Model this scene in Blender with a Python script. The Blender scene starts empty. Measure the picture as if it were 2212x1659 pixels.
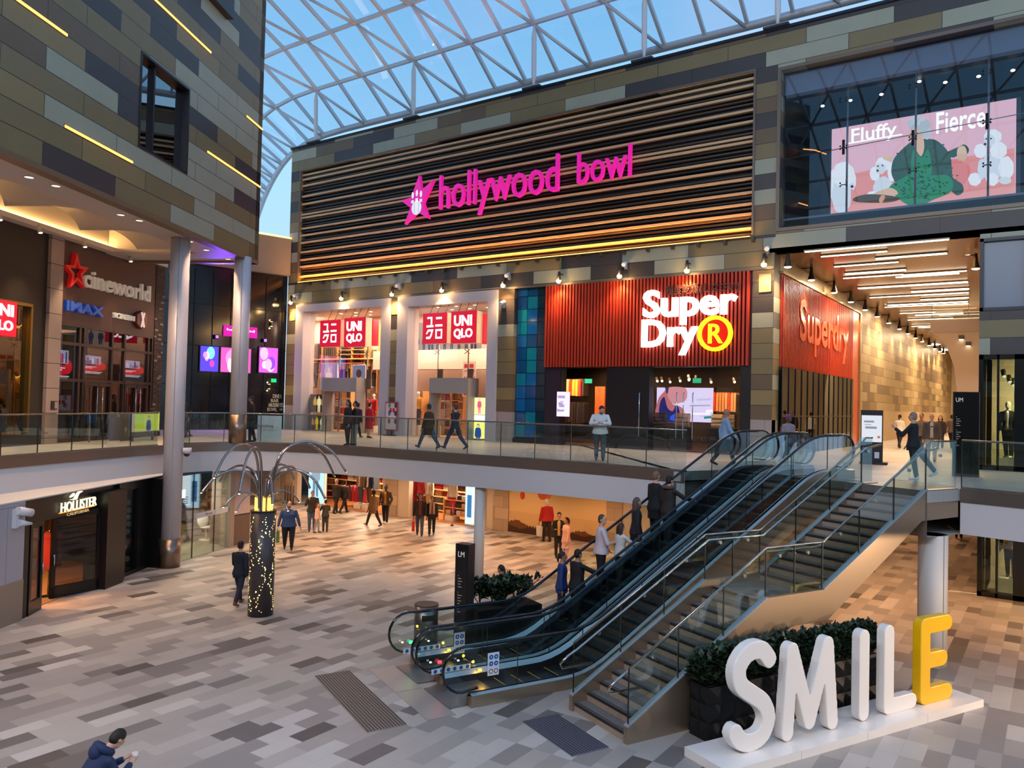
import bpy, math, random
from mathutils import Vector as V, Matrix
random.seed(7)
sc=bpy.context.scene; COL=sc.collection
PI=math.pi
# ---------------------------------------------------------------- camera model (2212x1659)
FPX=1700.0; YAW,PITCH,ROLL=34.7,1.4,1.35; HC=5.56; U=3.86
_a,_p,_r=map(math.radians,(YAW,PITCH,ROLL))
fw=V((-math.sin(_a)*math.cos(_p), math.cos(_a)*math.cos(_p), math.sin(_p)))
_rt=V((math.cos(_a),math.sin(_a),0)); _up=_rt.cross(fw)
rtv=math.cos(_r)*_rt+math.sin(_r)*_up; upv=-math.sin(_r)*_rt+math.cos(_r)*_up
cam=bpy.data.cameras.new('camera'); camo=bpy.data.objects.new('camera',cam); COL.objects.link(camo)
camo.matrix_world=Matrix(((rtv.x,upv.x,-fw.x,0),(rtv.y,upv.y,-fw.y,0),(rtv.z,upv.z,-fw.z,HC),(0,0,0,1)))
cam.sensor_fit='HORIZONTAL'; cam.sensor_width=36; cam.lens=36*FPX/2212; cam.clip_start=.05; cam.clip_end=500
sc.camera=camo
def ray(x,y): return fw+rtv*((x-1106)/FPX)+upv*(-(y-829.5)/FPX)
def onz(x,y,z=0.): d=ray(x,y); t=(z-HC)/d.z; return V((d.x*t,d.y*t,z))
def ony(x,y,Y): d=ray(x,y); t=Y/d.y; return V((d.x*t,Y,HC+d.z*t))
# ---------------------------------------------------------------- materials
def lin(c):
    if isinstance(c,str):
        c=c.lstrip('#'); c=[int(c[i:i+2],16)/255 for i in (0,2,4)]
        c=[v/12.92 if v<=.04045 else ((v+.055)/1.055)**2.4 for v in c]
    return (c[0],c[1],c[2],1)
MC={}
def nt(name):
    m=bpy.data.materials.new(name); m.use_nodes=True; t=m.node_tree; t.nodes.clear()
    return m,t.nodes,t.links
def mat(col,rough=.6,metal=0.,spec=.5,em=None,es=0.,noise=0.,name=None,coat=0.):
    key=(str(col),rough,metal,spec,str(em),es,noise,coat)
    if key in MC: return MC[key]
    m,n,l=nt(name or 'surface'); o=n.new('ShaderNodeOutputMaterial'); b=n.new('ShaderNodeBsdfPrincipled'); l.new(b.outputs[0],o.inputs[0])
    b.inputs['Base Color'].default_value=lin(col); b.inputs['Roughness'].default_value=rough; b.inputs['Metallic'].default_value=metal
    b.inputs['Specular IOR Level'].default_value=spec
    if coat: b.inputs['Coat Weight'].default_value=coat; b.inputs['Coat Roughness'].default_value=.08
    if em is not None: b.inputs['Emission Color'].default_value=lin(em); b.inputs['Emission Strength'].default_value=es
    if noise:
        tc=n.new('ShaderNodeTexCoord'); nz=n.new('ShaderNodeTexNoise'); nz.inputs['Scale'].default_value=7; nz.inputs['Detail'].default_value=4
        l.new(tc.outputs['Object'],nz.inputs['Vector']); hs=n.new('ShaderNodeHueSaturation'); hs.inputs['Color'].default_value=lin(col)
        mr=n.new('ShaderNodeMapRange'); mr.inputs[3].default_value=1-noise; mr.inputs[4].default_value=1+noise; l.new(nz.outputs[0],mr.inputs[0]); l.new(mr.outputs[0],hs.inputs['Value']); l.new(hs.outputs[0],b.inputs['Base Color'])
    MC[key]=m; return m
def emi(col,s=1.): return mat('#000000',.5,0,.2,col,s)
def glass(tint='#e8f4f0',refl=.06,key='g',rough=.0,extra=0.):
    k=('glass',tint,refl,rough,extra)
    if k in MC: return MC[k]
    m,n,l=nt('clear_glass'); o=n.new('ShaderNodeOutputMaterial'); t=n.new('ShaderNodeBsdfTransparent'); g=n.new('ShaderNodeBsdfGlossy'); mx=n.new('ShaderNodeMixShader')
    t.inputs[0].default_value=lin(tint); g.inputs['Roughness'].default_value=rough; g.inputs[0].default_value=(.9,.95,1,1)
    lw=n.new('ShaderNodeLayerWeight'); lw.inputs[0].default_value=.25; mr=n.new('ShaderNodeMapRange'); mr.inputs[3].default_value=refl; mr.inputs[4].default_value=min(1,refl+.38)
    l.new(lw.outputs['Fresnel'],mr.inputs[0]); l.new(mr.outputs[0],mx.inputs[0]); l.new(t.outputs[0],mx.inputs[1]); l.new(g.outputs[0],mx.inputs[2]); l.new(mx.outputs[0],o.inputs[0])
    MC[k]=m; return m
def mth(n,l,op,a,b=None,c=None):
    x=n.new('ShaderNodeMath'); x.operation=op
    for i,v in enumerate((a,b,c)):
        if v is None: continue
        if isinstance(v,(int,float)): x.inputs[i].default_value=v
        else: l.new(v,x.inputs[i])
    return x.outputs[0]
def bond(name,udir,pz,pl,z0,pal,weights,rough=.5,joint=.012,jcol='#2a2622',off=.5,vert=(0,0,1),u0=0.,seed=0.,randoff=0.,metal=0.,spec=.4,bump=0.):
    """panel / paver bond: rows along vert, panels along udir, colour picked per panel"""
    m,n,l=nt(name); o=n.new('ShaderNodeOutputMaterial'); b=n.new('ShaderNodeBsdfPrincipled'); l.new(b.outputs[0],o.inputs[0])
    g=n.new('ShaderNodeNewGeometry')
    def dot(v):
        x=n.new('ShaderNodeVectorMath'); x.operation='DOT_PRODUCT'; l.new(g.outputs['Position'],x.inputs[0]); x.inputs[1].default_value=v; return x.outputs['Value']
    r=mth(n,l,'DIVIDE',mth(n,l,'SUBTRACT',dot(vert),z0),pz); row=mth(n,l,'FLOOR',r); fr=mth(n,l,'SUBTRACT',r,row)
    if randoff:
        wn0=n.new('ShaderNodeTexWhiteNoise'); wn0.noise_dimensions='1D'; l.new(mth(n,l,'ADD',row,seed+3.3),wn0.inputs['W'])
        offv=mth(n,l,'DIVIDE',mth(n,l,'FLOOR',mth(n,l,'MULTIPLY',wn0.outputs[0],randoff)),randoff)
    else: offv=mth(n,l,'MULTIPLY',mth(n,l,'MODULO',mth(n,l,'ADD',row,1000),2),off)
    c=mth(n,l,'ADD',mth(n,l,'DIVIDE',mth(n,l,'SUBTRACT',dot(udir),u0),pl),offv); col=mth(n,l,'FLOOR',c); fc=mth(n,l,'SUBTRACT',c,col)
    cx=n.new('ShaderNodeCombineXYZ'); l.new(row,cx.inputs[0]); l.new(col,cx.inputs[1]); cx.inputs[2].default_value=seed
    wn=n.new('ShaderNodeTexWhiteNoise'); l.new(cx.outputs[0],wn.inputs['Vector'])
    cr=n.new('ShaderNodeValToRGB'); cr.color_ramp.interpolation='CONSTANT'; e=cr.color_ramp.elements
    tot=sum(weights); acc=0
    for i,(p,w) in enumerate(zip(pal,weights)):
        el=e[0] if i==0 else (e[1] if i==1 else e.new(acc/tot)); el.position=acc/tot; el.color=lin(p); acc+=w
    l.new(wn.outputs['Value'],cr.inputs[0])
    # joints
    ed=mth(n,l,'MINIMUM',mth(n,l,'MULTIPLY',mth(n,l,'MINIMUM',fr,mth(n,l,'SUBTRACT',1,fr)),pz),mth(n,l,'MULTIPLY',mth(n,l,'MINIMUM',fc,mth(n,l,'SUBTRACT',1,fc)),pl))
    j=mth(n,l,'LESS_THAN',ed,joint)
    nz=n.new('ShaderNodeTexNoise'); nz.inputs['Scale'].default_value=1.3; nz.inputs['Detail'].default_value=6; l.new(g.outputs['Position'],nz.inputs['Vector'])
    hs=n.new('ShaderNodeHueSaturation'); mr=n.new('ShaderNodeMapRange'); mr.inputs[3].default_value=.9; mr.inputs[4].default_value=1.1; l.new(nz.outputs[0],mr.inputs[0]); l.new(mr.outputs[0],hs.inputs['Value']); l.new(cr.outputs[0],hs.inputs['Color'])
    mx=n.new('ShaderNodeMix'); mx.data_type='RGBA'; l.new(j,mx.inputs[0]); l.new(hs.outputs[0],mx.inputs[6]); mx.inputs[7].default_value=lin(jcol)
    l.new(mx.outputs[2],b.inputs['Base Color']); b.inputs['Roughness'].default_value=rough; b.inputs['Metallic'].default_value=metal; b.inputs['Specular IOR Level'].default_value=spec
    return m
# ---------------------------------------------------------------- frames and mesh builder
class Fr:
    def __init__(s,o,u,v):
        s.o=V(o); s.u=V(u).normalized(); s.v=V(v).normalized(); s.n=s.u.cross(s.v)
    def p(s,a,b,c=0.): return s.o+s.u*a+s.v*b+s.n*c
    def sh(s,a=0,b=0,c=0): return Fr(s.p(a,b,c),s.u,s.v)
    def hit(s,x,y,c=0.):
        d=ray(x,y); q=s.p(0,0,c)-V((0,0,HC)); t=q.dot(s.n)/d.dot(s.n); w=V((0,0,HC))+d*t-s.o; return w.dot(s.u),w.dot(s.v)
W=Fr((0,0,0),(1,0,0),(0,1,0))
def wm(o):
    m=o.matrix_basis.copy()
    while o.parent: o=o.parent; m=o.matrix_basis@m
    return m
class MB:
    def __init__(s,m=None): s.v=[]; s.f=[]; s.mi=[]; s.sm=[]; s.mats=[]; s.cur=0; s.m(m) if m else None
    def m(s,m):
        if m not in s.mats: s.mats.append(m)
        s.cur=s.mats.index(m); return s
    def add(s,vs,fs,smooth=False):
        k=len(s.v); s.v+= [V(a) for a in vs]
        for f in fs: s.f.append([i+k for i in f]); s.mi.append(s.cur); s.sm.append(smooth)
        return s
    def box(s,fr,a0,a1,b0,b1,c0,c1):
        vs=[fr.p(a,b,c) for a in (a0,a1) for b in (b0,b1) for c in (c0,c1)]
        return s.add(vs,[(0,1,3,2),(4,6,7,5),(0,4,5,1),(2,3,7,6),(0,2,6,4),(1,5,7,3)])
    def prism(s,fr,pts,c0,c1,smooth=False):
        n=len(pts); vs=[fr.p(a,b,c0) for a,b in pts]+[fr.p(a,b,c1) for a,b in pts]
        s.add(vs,[tuple(range(n-1,-1,-1)),tuple(range(n,2*n))]); 
        k=len(s.v)-2*n
        for i in range(n):
            j=(i+1)%n; s.f.append([k+i,k+j,k+n+j,k+n+i]); s.mi.append(s.cur); s.sm.append(smooth)
        return s
    def poly(s,fr,pts,c=0.):
        if getattr(s,'clip',None) is not None: pts=[(a,min(max(b,s.clip[0]),s.clip[1])) for a,b in pts]
        return s.add([fr.p(a,b,c) for a,b in pts],[tuple(range(len(pts)))])
    def quad(s,fr,a0,a1,b0,b1,c=0.): return s.poly(fr,[(a0,b0),(a1,b0),(a1,b1),(a0,b1)],c)
    def tube(s,pts,r,seg=8,cap=True,smooth=True,closed=False):
        pts=[V(p) for p in pts]; n=len(pts); rr=r if isinstance(r,(list,tuple)) else [r]*n
        tn=[]
        for i in range(n):
            if closed: t=pts[(i+1)%n]-pts[i-1]
            else: t=(pts[min(i+1,n-1)]-pts[max(i-1,0)])
            tn.append(t.normalized() if t.length>1e-9 else V((0,0,1)))
        up=V((0,0,1)) if abs(tn[0].z)<.95 else V((1,0,0))
        x=tn[0].cross(up).normalized(); vs=[]
        for i in range(n):
            x=(x-tn[i]*x.dot(tn[i])).normalized(); y=tn[i].cross(x)
            ri=rr[i]; rx,ry=(ri if isinstance(ri,tuple) else (ri,ri))
            for k in range(seg):
                a=2*PI*(k+.5)/seg; vs.append(pts[i]+x*(math.cos(a)*rx)+y*(math.sin(a)*ry))
        fs=[]
        for i in range(n if closed else n-1):
            j=(i+1)%n
            for k in range(seg): fs.append((i*seg+k,j*seg+k,j*seg+(k+1)%seg,i*seg+(k+1)%seg))
        s.add(vs,fs,smooth)
        if cap and not closed:
            k=len(s.v)-n*seg
            s.f.append([k+i for i in range(seg)]); s.f.append([k+(n-1)*seg+i for i in range(seg-1,-1,-1)]); s.mi+=[s.cur]*2; s.sm+=[False]*2
        return s
    def cyl(s,p0,p1,r,seg=16,r1=None): return s.tube([p0,p1],[r,r if r1 is None else r1],seg)
    def ell(s,c,r,seg=12,rings=8,M=None):
        c=V(c); r=r if isinstance(r,(tuple,list)) else (r,r,r); vs=[]; 
        for i in range(1,rings):
            ph=PI*i/rings
            for k in range(seg):
                th=2*PI*k/seg; q=V((math.sin(ph)*math.cos(th)*r[0],math.sin(ph)*math.sin(th)*r[1],math.cos(ph)*r[2]))
                vs.append(c+((M@q) if M else q))
        top=V((0,0,r[2])); vs+= [c+((M@top) if M else top), c-((M@top) if M else top)]
        fs=[]
        for i in range(rings-2):
            for k in range(seg): fs.append((i*seg+k,(i+1)*seg+k,(i+1)*seg+(k+1)%seg,i*seg+(k+1)%seg))
        a=(rings-1)*seg
        for k in range(seg): fs.append((a,k,(k+1)%seg)); fs.append((a+1,(rings-2)*seg+(k+1)%seg,(rings-2)*seg+k))
        return s.add(vs,fs,True)
    def build(s,name,parent=None,vox=0,smooth_it=0,**tags):
        me=bpy.data.meshes.new(name); vs=s.v
        if parent is not None: im=wm(parent).inverted(); vs=[im@v for v in vs]
        me.from_pydata([tuple(v) for v in vs],[],s.f)
        for m in s.mats: me.materials.append(m)
        me.polygons.foreach_set('material_index',s.mi); me.polygons.foreach_set('use_smooth',s.sm); me.update()
        o=bpy.data.objects.new(name,me); COL.objects.link(o)
        if vox:
            md=o.modifiers.new('r','REMESH'); md.mode='VOXEL'; md.voxel_size=vox; md.use_smooth_shade=True
            if smooth_it:
                m2=o.modifiers.new('s','SMOOTH'); m2.iterations=smooth_it; m2.factor=.5
            dg=bpy.context.evaluated_depsgraph_get(); me2=bpy.data.meshes.new_from_object(o.evaluated_get(dg)); 
            o.modifiers.clear(); o.data=me2; me2.name=name; bpy.data.meshes.remove(me)
            if not me2.materials:
                for m in s.mats: me2.materials.append(m)
        if parent is not None: o.parent=parent
        return tag(o,**tags)
def tag(o,label=None,cat=None,group=None,kind=None):
    for k,v in (('label',label),('category',cat),('group',group),('kind',kind)):
        if v: o[k]=v
    return o
def thing(name,label,cat,loc=(0,0,0),rz=0.,group=None):
    o=bpy.data.objects.new(name,None); COL.objects.link(o); o.location=loc; o.rotation_euler=(0,0,rz); o.empty_display_size=.1
    bpy.context.view_layer.update() if False else None
    o.matrix_basis=Matrix.Translation(V(loc))@Matrix.Rotation(rz,4,'Z')
    return tag(o,label,cat,group)
def dup(o,loc=None,rz=None,label=None,group=None,parent=None,sc_=None):
    c=o.copy(); COL.objects.link(c)
    if parent: c.parent=parent
    if loc is not None: c.location=loc
    if rz is not None: c.rotation_euler=(0,0,rz)
    if sc_ is not None: c.scale=(sc_,sc_,sc_)
    if label: c['label']=label
    if group: c['group']=group
    for ch in KIDS(o): dup(ch,parent=c)
    return c
def KIDS(o): return [x for x in o.children]
def st(o): o['kind']='structure'; return o
# text fitted to a box of a frame
def text(s,fr,a0,a1,b0,b1,m,depth=.02,name='lettering',parent=None,bold=0.,c=0.,mb=None,shear=0.,mirror=False,keep=False):
    cu=bpy.data.curves.new('t','FONT'); cu.body=s; cu.size=1; cu.extrude=.5; cu.offset=bold; cu.shear=shear; cu.resolution_u=3
    o=bpy.data.objects.new('t',cu); COL.objects.link(o); dg=bpy.context.evaluated_depsgraph_get()
    me=bpy.data.meshes.new_from_object(o.evaluated_get(dg)); vs=[v.co.copy() for v in me.vertices]; fs=[tuple(p.vertices) for p in me.polygons]
    bpy.data.objects.remove(o); bpy.data.meshes.remove(me)
    if not vs: return None
    x0=min(v.x for v in vs); x1=max(v.x for v in vs); y0=min(v.y for v in vs); y1=max(v.y for v in vs)
    out=[]
    for v in vs:
        a=(v.x-x0)/(x1-x0); 
        if mirror: a=1-a
        if keep: h=(b1-b0)/(y1-y0); A=a0+(v.x-x0)*h
        else: A=a0+(a1-a0)*a
        B=b0+(b1-b0)*(v.y-y0)/(y1-y0); out.append(fr.p(A,B,c+(v.z+.5)*depth))
    if mb is not None: mb.m(m); mb.add(out,fs); return mb
    q=MB(m); q.add(out,fs); return q.build(name,parent)
def spline(pts,n=6,closed=True):
    out=[]; L=len(pts); rng=range(L) if closed else range(L-1)
    for i in rng:
        g=lambda k: pts[k%L] if closed else pts[max(0,min(L-1,k))]
        p0,p1,p2,p3=g(i-1),g(i),g(i+1),g(i+2)
        for k in range(n):
            t=k/n; out.append(tuple(.5*((2*p1[j])+(-p0[j]+p2[j])*t+(2*p0[j]-5*p1[j]+4*p2[j]-p3[j])*t*t+(-p0[j]+3*p1[j]-3*p2[j]+p3[j])*t**3) for j in range(len(p1))))
    if not closed: out.append(tuple(pts[-1]))
    return out
def circ(cx,cy,rx,ry=None,n=20,a0=0,a1=2*PI): ry=rx if ry is None else ry; return [(cx+rx*math.cos(a0+(a1-a0)*i/n),cy+ry*math.sin(a0+(a1-a0)*i/n)) for i in range(n if abs(a1-a0-2*PI)<1e-6 else n+1)]
def light(kind,name,loc,energy,col,size=.1,rot=None,target=None,spot=None,blend=.6,sy=None):
    d=bpy.data.lights.new(name,kind); d.energy=energy; d.color=lin(col)[:3]
    if kind=='AREA':
        d.size=size
        if sy: d.shape='RECTANGLE'; d.size_y=sy
    else: d.shadow_soft_size=size
    if kind=='SPOT': d.spot_size=math.radians(spot or 100); d.spot_blend=blend
    o=bpy.data.objects.new(name,d); COL.objects.link(o); o.location=loc
    if target is not None: o.rotation_euler=(V(target)-V(loc)).to_track_quat('-Z','Y').to_euler()
    elif rot: o.rotation_euler=rot
    return o
# ---------------------------------------------------------------- key frames
FY=28.2
FA=Fr((0,FY,0),(1,0,0),(0,0,1))                     # main facade
PH=math.radians(25); DV=V((math.sin(PH),math.cos(PH),0)); EV=V((math.cos(PH),-math.sin(PH),0))
ST=Fr((-7.19,12.60,0),DV,(0,0,1))                   # stairs/escalators: a along, b up, c across to the right
AL=math.radians(29.5); LD=V((-math.sin(AL),math.cos(AL),0))
LF=Fr((-22.758,14.905,0),LD,(0,0,1))                # left building fascia
PW=onz(114,958,U); LW=Fr((PW.x,PW.y,0),LD,(0,0,1))  # cinema wall
A2=math.radians(31.5); P2=onz(260,1250,0); HW=Fr((P2.x,P2.y,0),(-math.sin(A2),math.cos(A2),0),(0,0,1))
# common materials
WHITE=mat('#d9d6d2',.55); STEEL=mat('#a89a8c',.32,.9); CHROME=mat('#c9c9cc',.15,1); BLACK=mat('#0d0d0f',.45); DARK=mat('#1b191b',.35)
GLS=glass('#f1f8f4',.045); 
# ================================================================= world
w=bpy.data.worlds.new('dusk'); sc.world=w; w.use_nodes=True; n=w.node_tree.nodes; l=w.node_tree.links; n.clear()
wo=n.new('ShaderNodeOutputWorld'); bg=n.new('ShaderNodeBackground'); l.new(bg.outputs[0],wo.inputs[0]); g=n.new('ShaderNodeTexCoord')
sx=n.new('ShaderNodeSeparateXYZ'); l.new(g.outputs['Generated'],sx.inputs[0])
cr=n.new('ShaderNodeValToRGB'); e=cr.color_ramp.elements
e[0].position=.0; e[0].color=lin('#b4d2ea'); e[1].position=.28; e[1].color=lin('#9ccaec'); q=e.new(.45); q.color=lin('#84bae4'); q=e.new(.7); q.color=lin('#74aadb'); q=e.new(1.); q.color=lin('#6c9fd2')
l.new(sx.outputs[2],cr.inputs[0])
nz=n.new('ShaderNodeTexNoise'); nz.inputs['Scale'].default_value=2.2; nz.inputs['Detail'].default_value=4; l.new(g.outputs['Generated'],nz.inputs['Vector'])
mr=n.new('ShaderNodeMapRange'); mr.inputs[1].default_value=.48; mr.inputs[2].default_value=.72; mr.inputs[4].default_value=.6; l.new(nz.outputs[0],mr.inputs[0])
mx=n.new('ShaderNodeMix'); mx.data_type='RGBA'; l.new(mr.outputs[0],mx.inputs[0]); l.new(cr.outputs[0],mx.inputs[6]); mx.inputs[7].default_value=lin('#b4c4e6')
l.new(mx.outputs[2],bg.inputs[0]); bg.inputs[1].default_value=1.35
sc.view_settings.view_transform='Standard'; sc.view_settings.look='None'; sc.view_settings.gamma=1; sc.view_settings.exposure=0.0; sc.view_settings.use_curve_mapping=False
cy=sc.cycles; cy.use_denoising=True; cy.max_bounces=5; cy.diffuse_bounces=3; cy.glossy_bounces=3; cy.transmission_bounces=2; cy.transparent_max_bounces=16; cy.use_light_tree=True; cy.caustics_reflective=False; cy.caustics_refractive=False; cy.sample_clamp_indirect=4; cy.use_adaptive_sampling=True; cy.adaptive_threshold=.03
# ================================================================= claddings
PAL=['#9c9d89','#7c6e4d','#413d3d','#6a5843','#8a7852']; PW8=[30,28,24,12,6]
def clad(name,ud,z0=10.69,u0=0,seed=0): return bond(name,tuple(ud),.555,2.81,z0,PAL,PW8,rough=.42,joint=.009,jcol='#1d1a17',off=.5,u0=u0,seed=seed,spec=.45)
CLAD=clad('cladding_far',(1,0,0),u0=-15.73,seed=1)
CLADL=clad('cladding_left',LD,z0=10.76,seed=5)
CLADC=bond('cladding_corridor',(0,1,0),.5,2.0,5.6,['#b5a47f','#a38f69','#7d6c5a','#927c5e'],[34,36,14,16],rough=.38,joint=.012,jcol='#5a4c3a',off=.37,seed=3)
FLOORM=bond('ground_paving',(0,1,0),.345,.76,0,['#aca39b','#a09790','#8f8782','#bdb4ac','#6a6361','#59534f','#78716d'],[30,24,16,14,6,5,6],rough=.42,joint=.0015,jcol='#8a827d',vert=(1,0,0),randoff=4,seed=2,spec=.4)
DECKM=bond('deck_paving',(1,0,0),.6,1.2,0,['#b9b1aa','#b1a9a3','#c0b8b0'],[1,1,1],rough=.35,joint=.004,jcol='#8d8680',vert=(0,1,0),seed=4)
# ================================================================= floors and slabs
m=MB(FLOORM); m.box(W,-75,30,-12,95,-.3,0); st(m.build('floor'))
EDGE=[(-19.6,3.5),(-20.9,6.3),(-22.16,9.14),(-22.83,10.57),(-23.52,12.19),(-24.33,14.09),(-24.72,15.23),(-25.1,16.4),(-25.0,17.5),(-24.25,18.55),(-22.89,19.35),(-20.94,19.85),(-17.6,19.93),(-15.66,19.97),(-14.0,20.05),(-10.69,20.0),(-8.0,19.62)]
EDGE=spline(EDGE,4,False)
def stp(a,c): q=ST.p(a,0,c); return (q.x,q.y)
REDGE=[stp(9.35,1.62),(-.56,20.05),(1.2,19.3),(4,17.9),(9,14.5),(12,11),(14,7)]
REDGE=[REDGE[0]]+spline(REDGE[1:],3,False)
NOTCH=[stp(5.85,-3.95),stp(8.75,-3.95),stp(8.75,-.45),stp(8.1,-.45),stp(8.1,1.62)]
poly=EDGE+NOTCH+REDGE+[(30,7),(30,95),(-75,95),(-75,-4),(-24,-4)]
m=MB(DECKM); m.prism(W,poly,U-.25,U); st(m.build('floor_upper_deck'))
SOF=mat('#cfc5ba',.6); m=MB(SOF); m.poly(W,poly[::-1],2.86)
m.poly(W,[(-8.3,28.3),(-2,28.3),(-2,95),(-8.3,95)],2.855); st(m.build('ceiling_under_deck'))
def fascia(path,name,z0,z1,mt,off=0.,nm=None):
    m=MB(mt)
    k=[]
    for i,(x,y) in enumerate(path):
        a=V(path[max(i-1,0)]); b=V(path[min(i+1,len(path)-1)]); t=(b-a).normalized(); nn=V((t.y,-t.x)); k.append((x+nn.x*off,y+nn.y*off))
    vs=[(x,y,z) for x,y in k for z in (z0,z1)]
    inn=[(path[i][0]-(k[i][0]-path[i][0])*2,path[i][1]-(k[i][1]-path[i][1])*2) for i in range(len(path))] if off else None
    m.add(vs,[(2*i,2*i+2,2*i+3,2*i+1) for i in range(len(k)-1)],True)
    if off: 
        vs=[(x,y,z1) for q,p in zip(k,inn) for x,y in (q,p)]; m.add(vs,[(2*i,2*i+1,2*i+3,2*i+2) for i in range(len(k)-1)])
        vs=[(x,y,z0) for q,p in zip(k,path) for x,y in (q,p)]; m.add(vs,[(2*i,2*i+1,2*i+3,2*i+2) for i in range(len(k)-1)])
    return st(m.build(name))
FASC=mat('#cfcbcd',.6); TRIMM=mat('#8d8078',.3,.85)
fascia(EDGE,'trim_1',2.86,U-.26,FASC); fascia(EDGE,'trim_2',U-.28,U+.015,TRIMM,.035)
fascia(REDGE,'trim_3',2.86,U-.26,FASC); fascia(REDGE,'trim_4',U-.28,U+.015,TRIMM,.035)
fascia(NOTCH,'trim_5',2.86,U+.004,mat('#8a8079',.45,.5))
fascia([stp(8.1,-.45),stp(8.75,-.45)],'trim_6',2.86,U,mat('#b9aa98',.5))
# ================================================================= glass balustrades
POSTM=mat('#1e1f20',.4); RAILM=mat('#a39c95',.22,.9)
def balustrade(path,z0,label,name='glass_balustrade',h=1.1,sp=1.3,inset=.06,group=None,start=True):
    P=[V((x,y,0)) for x,y in path]; t=thing(name,label,'balustrade',(P[0].x,P[0].y,z0),group=group)
    # resample
    L=[0]
    for i in range(1,len(P)): L.append(L[-1]+(P[i]-P[i-1]).length)
    def at(s):
        for i in range(1,len(P)):
            if s<=L[i]+1e-6: f=(s-L[i-1])/(L[i]-L[i-1]+1e-9); return P[i-1].lerp(P[i],f)
        return P[-1]
    n=max(1,round(L[-1]/sp)); pts=[]
    for i in range(n+1):
        s=L[-1]*i/n; q=at(s); a=at(max(0,s-.2)); b=at(min(L[-1],s+.2)); tt=(b-a).normalized(); pts.append(q-V((tt.y,-tt.x,0))*inset)
    for i in range(n):
        a,b=pts[i],pts[i+1]; d=(b-a).normalized(); fr=Fr((a.x,a.y,z0),d,(0,0,1)); ln=(b-a).length
        m=MB(GLS); m.box(fr,.012,ln-.012,.01,h-.01,-.007,.007); pan=m.build('glass_panel',t)
        m=MB(POSTM); m.box(fr,-.009,.009,.0,h-.012,-.012,.012); m.build('panel_joint',pan)
    m=MB(RAILM); vs=[V((p.x,p.y,z0+h)) for p in pts]; m.tube(vs,(.022),6); m.build('top_rail',t)
    m=MB(RAILM)
    for i in range(n): 
        a,b=pts[i],pts[i+1]; fr=Fr((a.x,a.y,z0),(b-a),(0,0,1)); m.box(fr,0,(b-a).length,0,.05,-.025,.025)
    m.build('base_channel',t)
    return t
i0=[i for i,p in enumerate(EDGE) if p[1]>14.9 and p[0]>-25.3][0]
balustrade(EDGE[:i0+1],U,'glass balustrade along the cinema deck, left of the tall round column')
balustrade(EDGE[i0+1:],U,'long curved glass balustrade on the bridge in front of the red and white clothes stores')
balustrade(REDGE,U,'glass balustrade at the right end of the deck beside the black upper mall totem')
# ================================================================= columns
def column(c,r,ztop,zs,label,group=None,m1=None,m2=None,z0=0):
    t=thing('round_column',label,'column',(c[0],c[1],z0),group=group)
    if zs: m=MB(m2 or mat('#8b7768',.3,.85)); m.cyl((c[0],c[1],z0),(c[0],c[1],zs),r*1.04,32); m.build('steel_base_sleeve',t)
    m=MB(m1 or WHITE); m.cyl((c[0],c[1],zs or z0),(c[0],c[1],ztop),r,32); m.build('shaft',t)
    if r<.2: return t
    m=MB(mat('#8b8784',.5)); m.box(Fr((c[0],c[1],0),(.62,.78,0),(0,0,1)),-.012,.012,(zs or z0)+.02,ztop,-r-.003,r+.003); m.build('panel_seam',t)
    return t
COLM=mat('#c6c0c6',.38,.1)
column((-23.6,14.85),.3,10.72,.91,'tall grey round column rising from the paving past the cinema balustrade',m1=COLM)
column((-24.75,18.1),.3,10.72,1.05+U,'slimmer grey round column standing on the deck left of the bridge',m1=COLM,z0=U)
column((-15.2,20.3),.17,2.86,0,'thin white column behind the lower mall totem')
column((-2.25,19.9),.3,2.86,0,'thick white column under the deck behind the yellow letter',m1=mat('#d8d0c8',.55))
# ================================================================= left building
def wallholes(m,fr,a0,a1,b0,b1,c0,c1,holes):
    A=sorted({a0,a1}|{min(max(h[i],a0),a1) for h in holes for i in (0,1)}); B=sorted({b0,b1}|{min(max(h[i],b0),b1) for h in holes for i in (2,3)})
    for i in range(len(A)-1):
        for j in range(len(B)-1):
            x,y=(A[i]+A[i+1])/2,(B[j]+B[j+1])/2
            if any(h[0]<x<h[1] and h[2]<y<h[3] for h in holes): continue
            m.box(fr,A[i],A[i+1],B[j],B[j+1],c0,c1)
m=MB(CLADL); wallholes(m,LF,-17,4.72,10.76,27,-.35,0,[(-3.53,-.81,12.45,15.14),(-.35,1.53,18.5,22)])
CLADR=clad('cladding_return',LF.n,z0=10.76,seed=8); m.m(CLADR); rf=Fr(LF.p(4.72,0,0),-LF.n,(0,0,1)); m.box(rf,0,7,10.76,27,-.35,0)
st(m.build('wall_left'))
m=MB(mat('#7d6a50',.4,.3)); m.box(LF,-17,4.74,10.62,10.76,-.3,.02); m.box(rf,0,7,10.62,10.76,-.3,.02); st(m.build('trim_7'))
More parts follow.
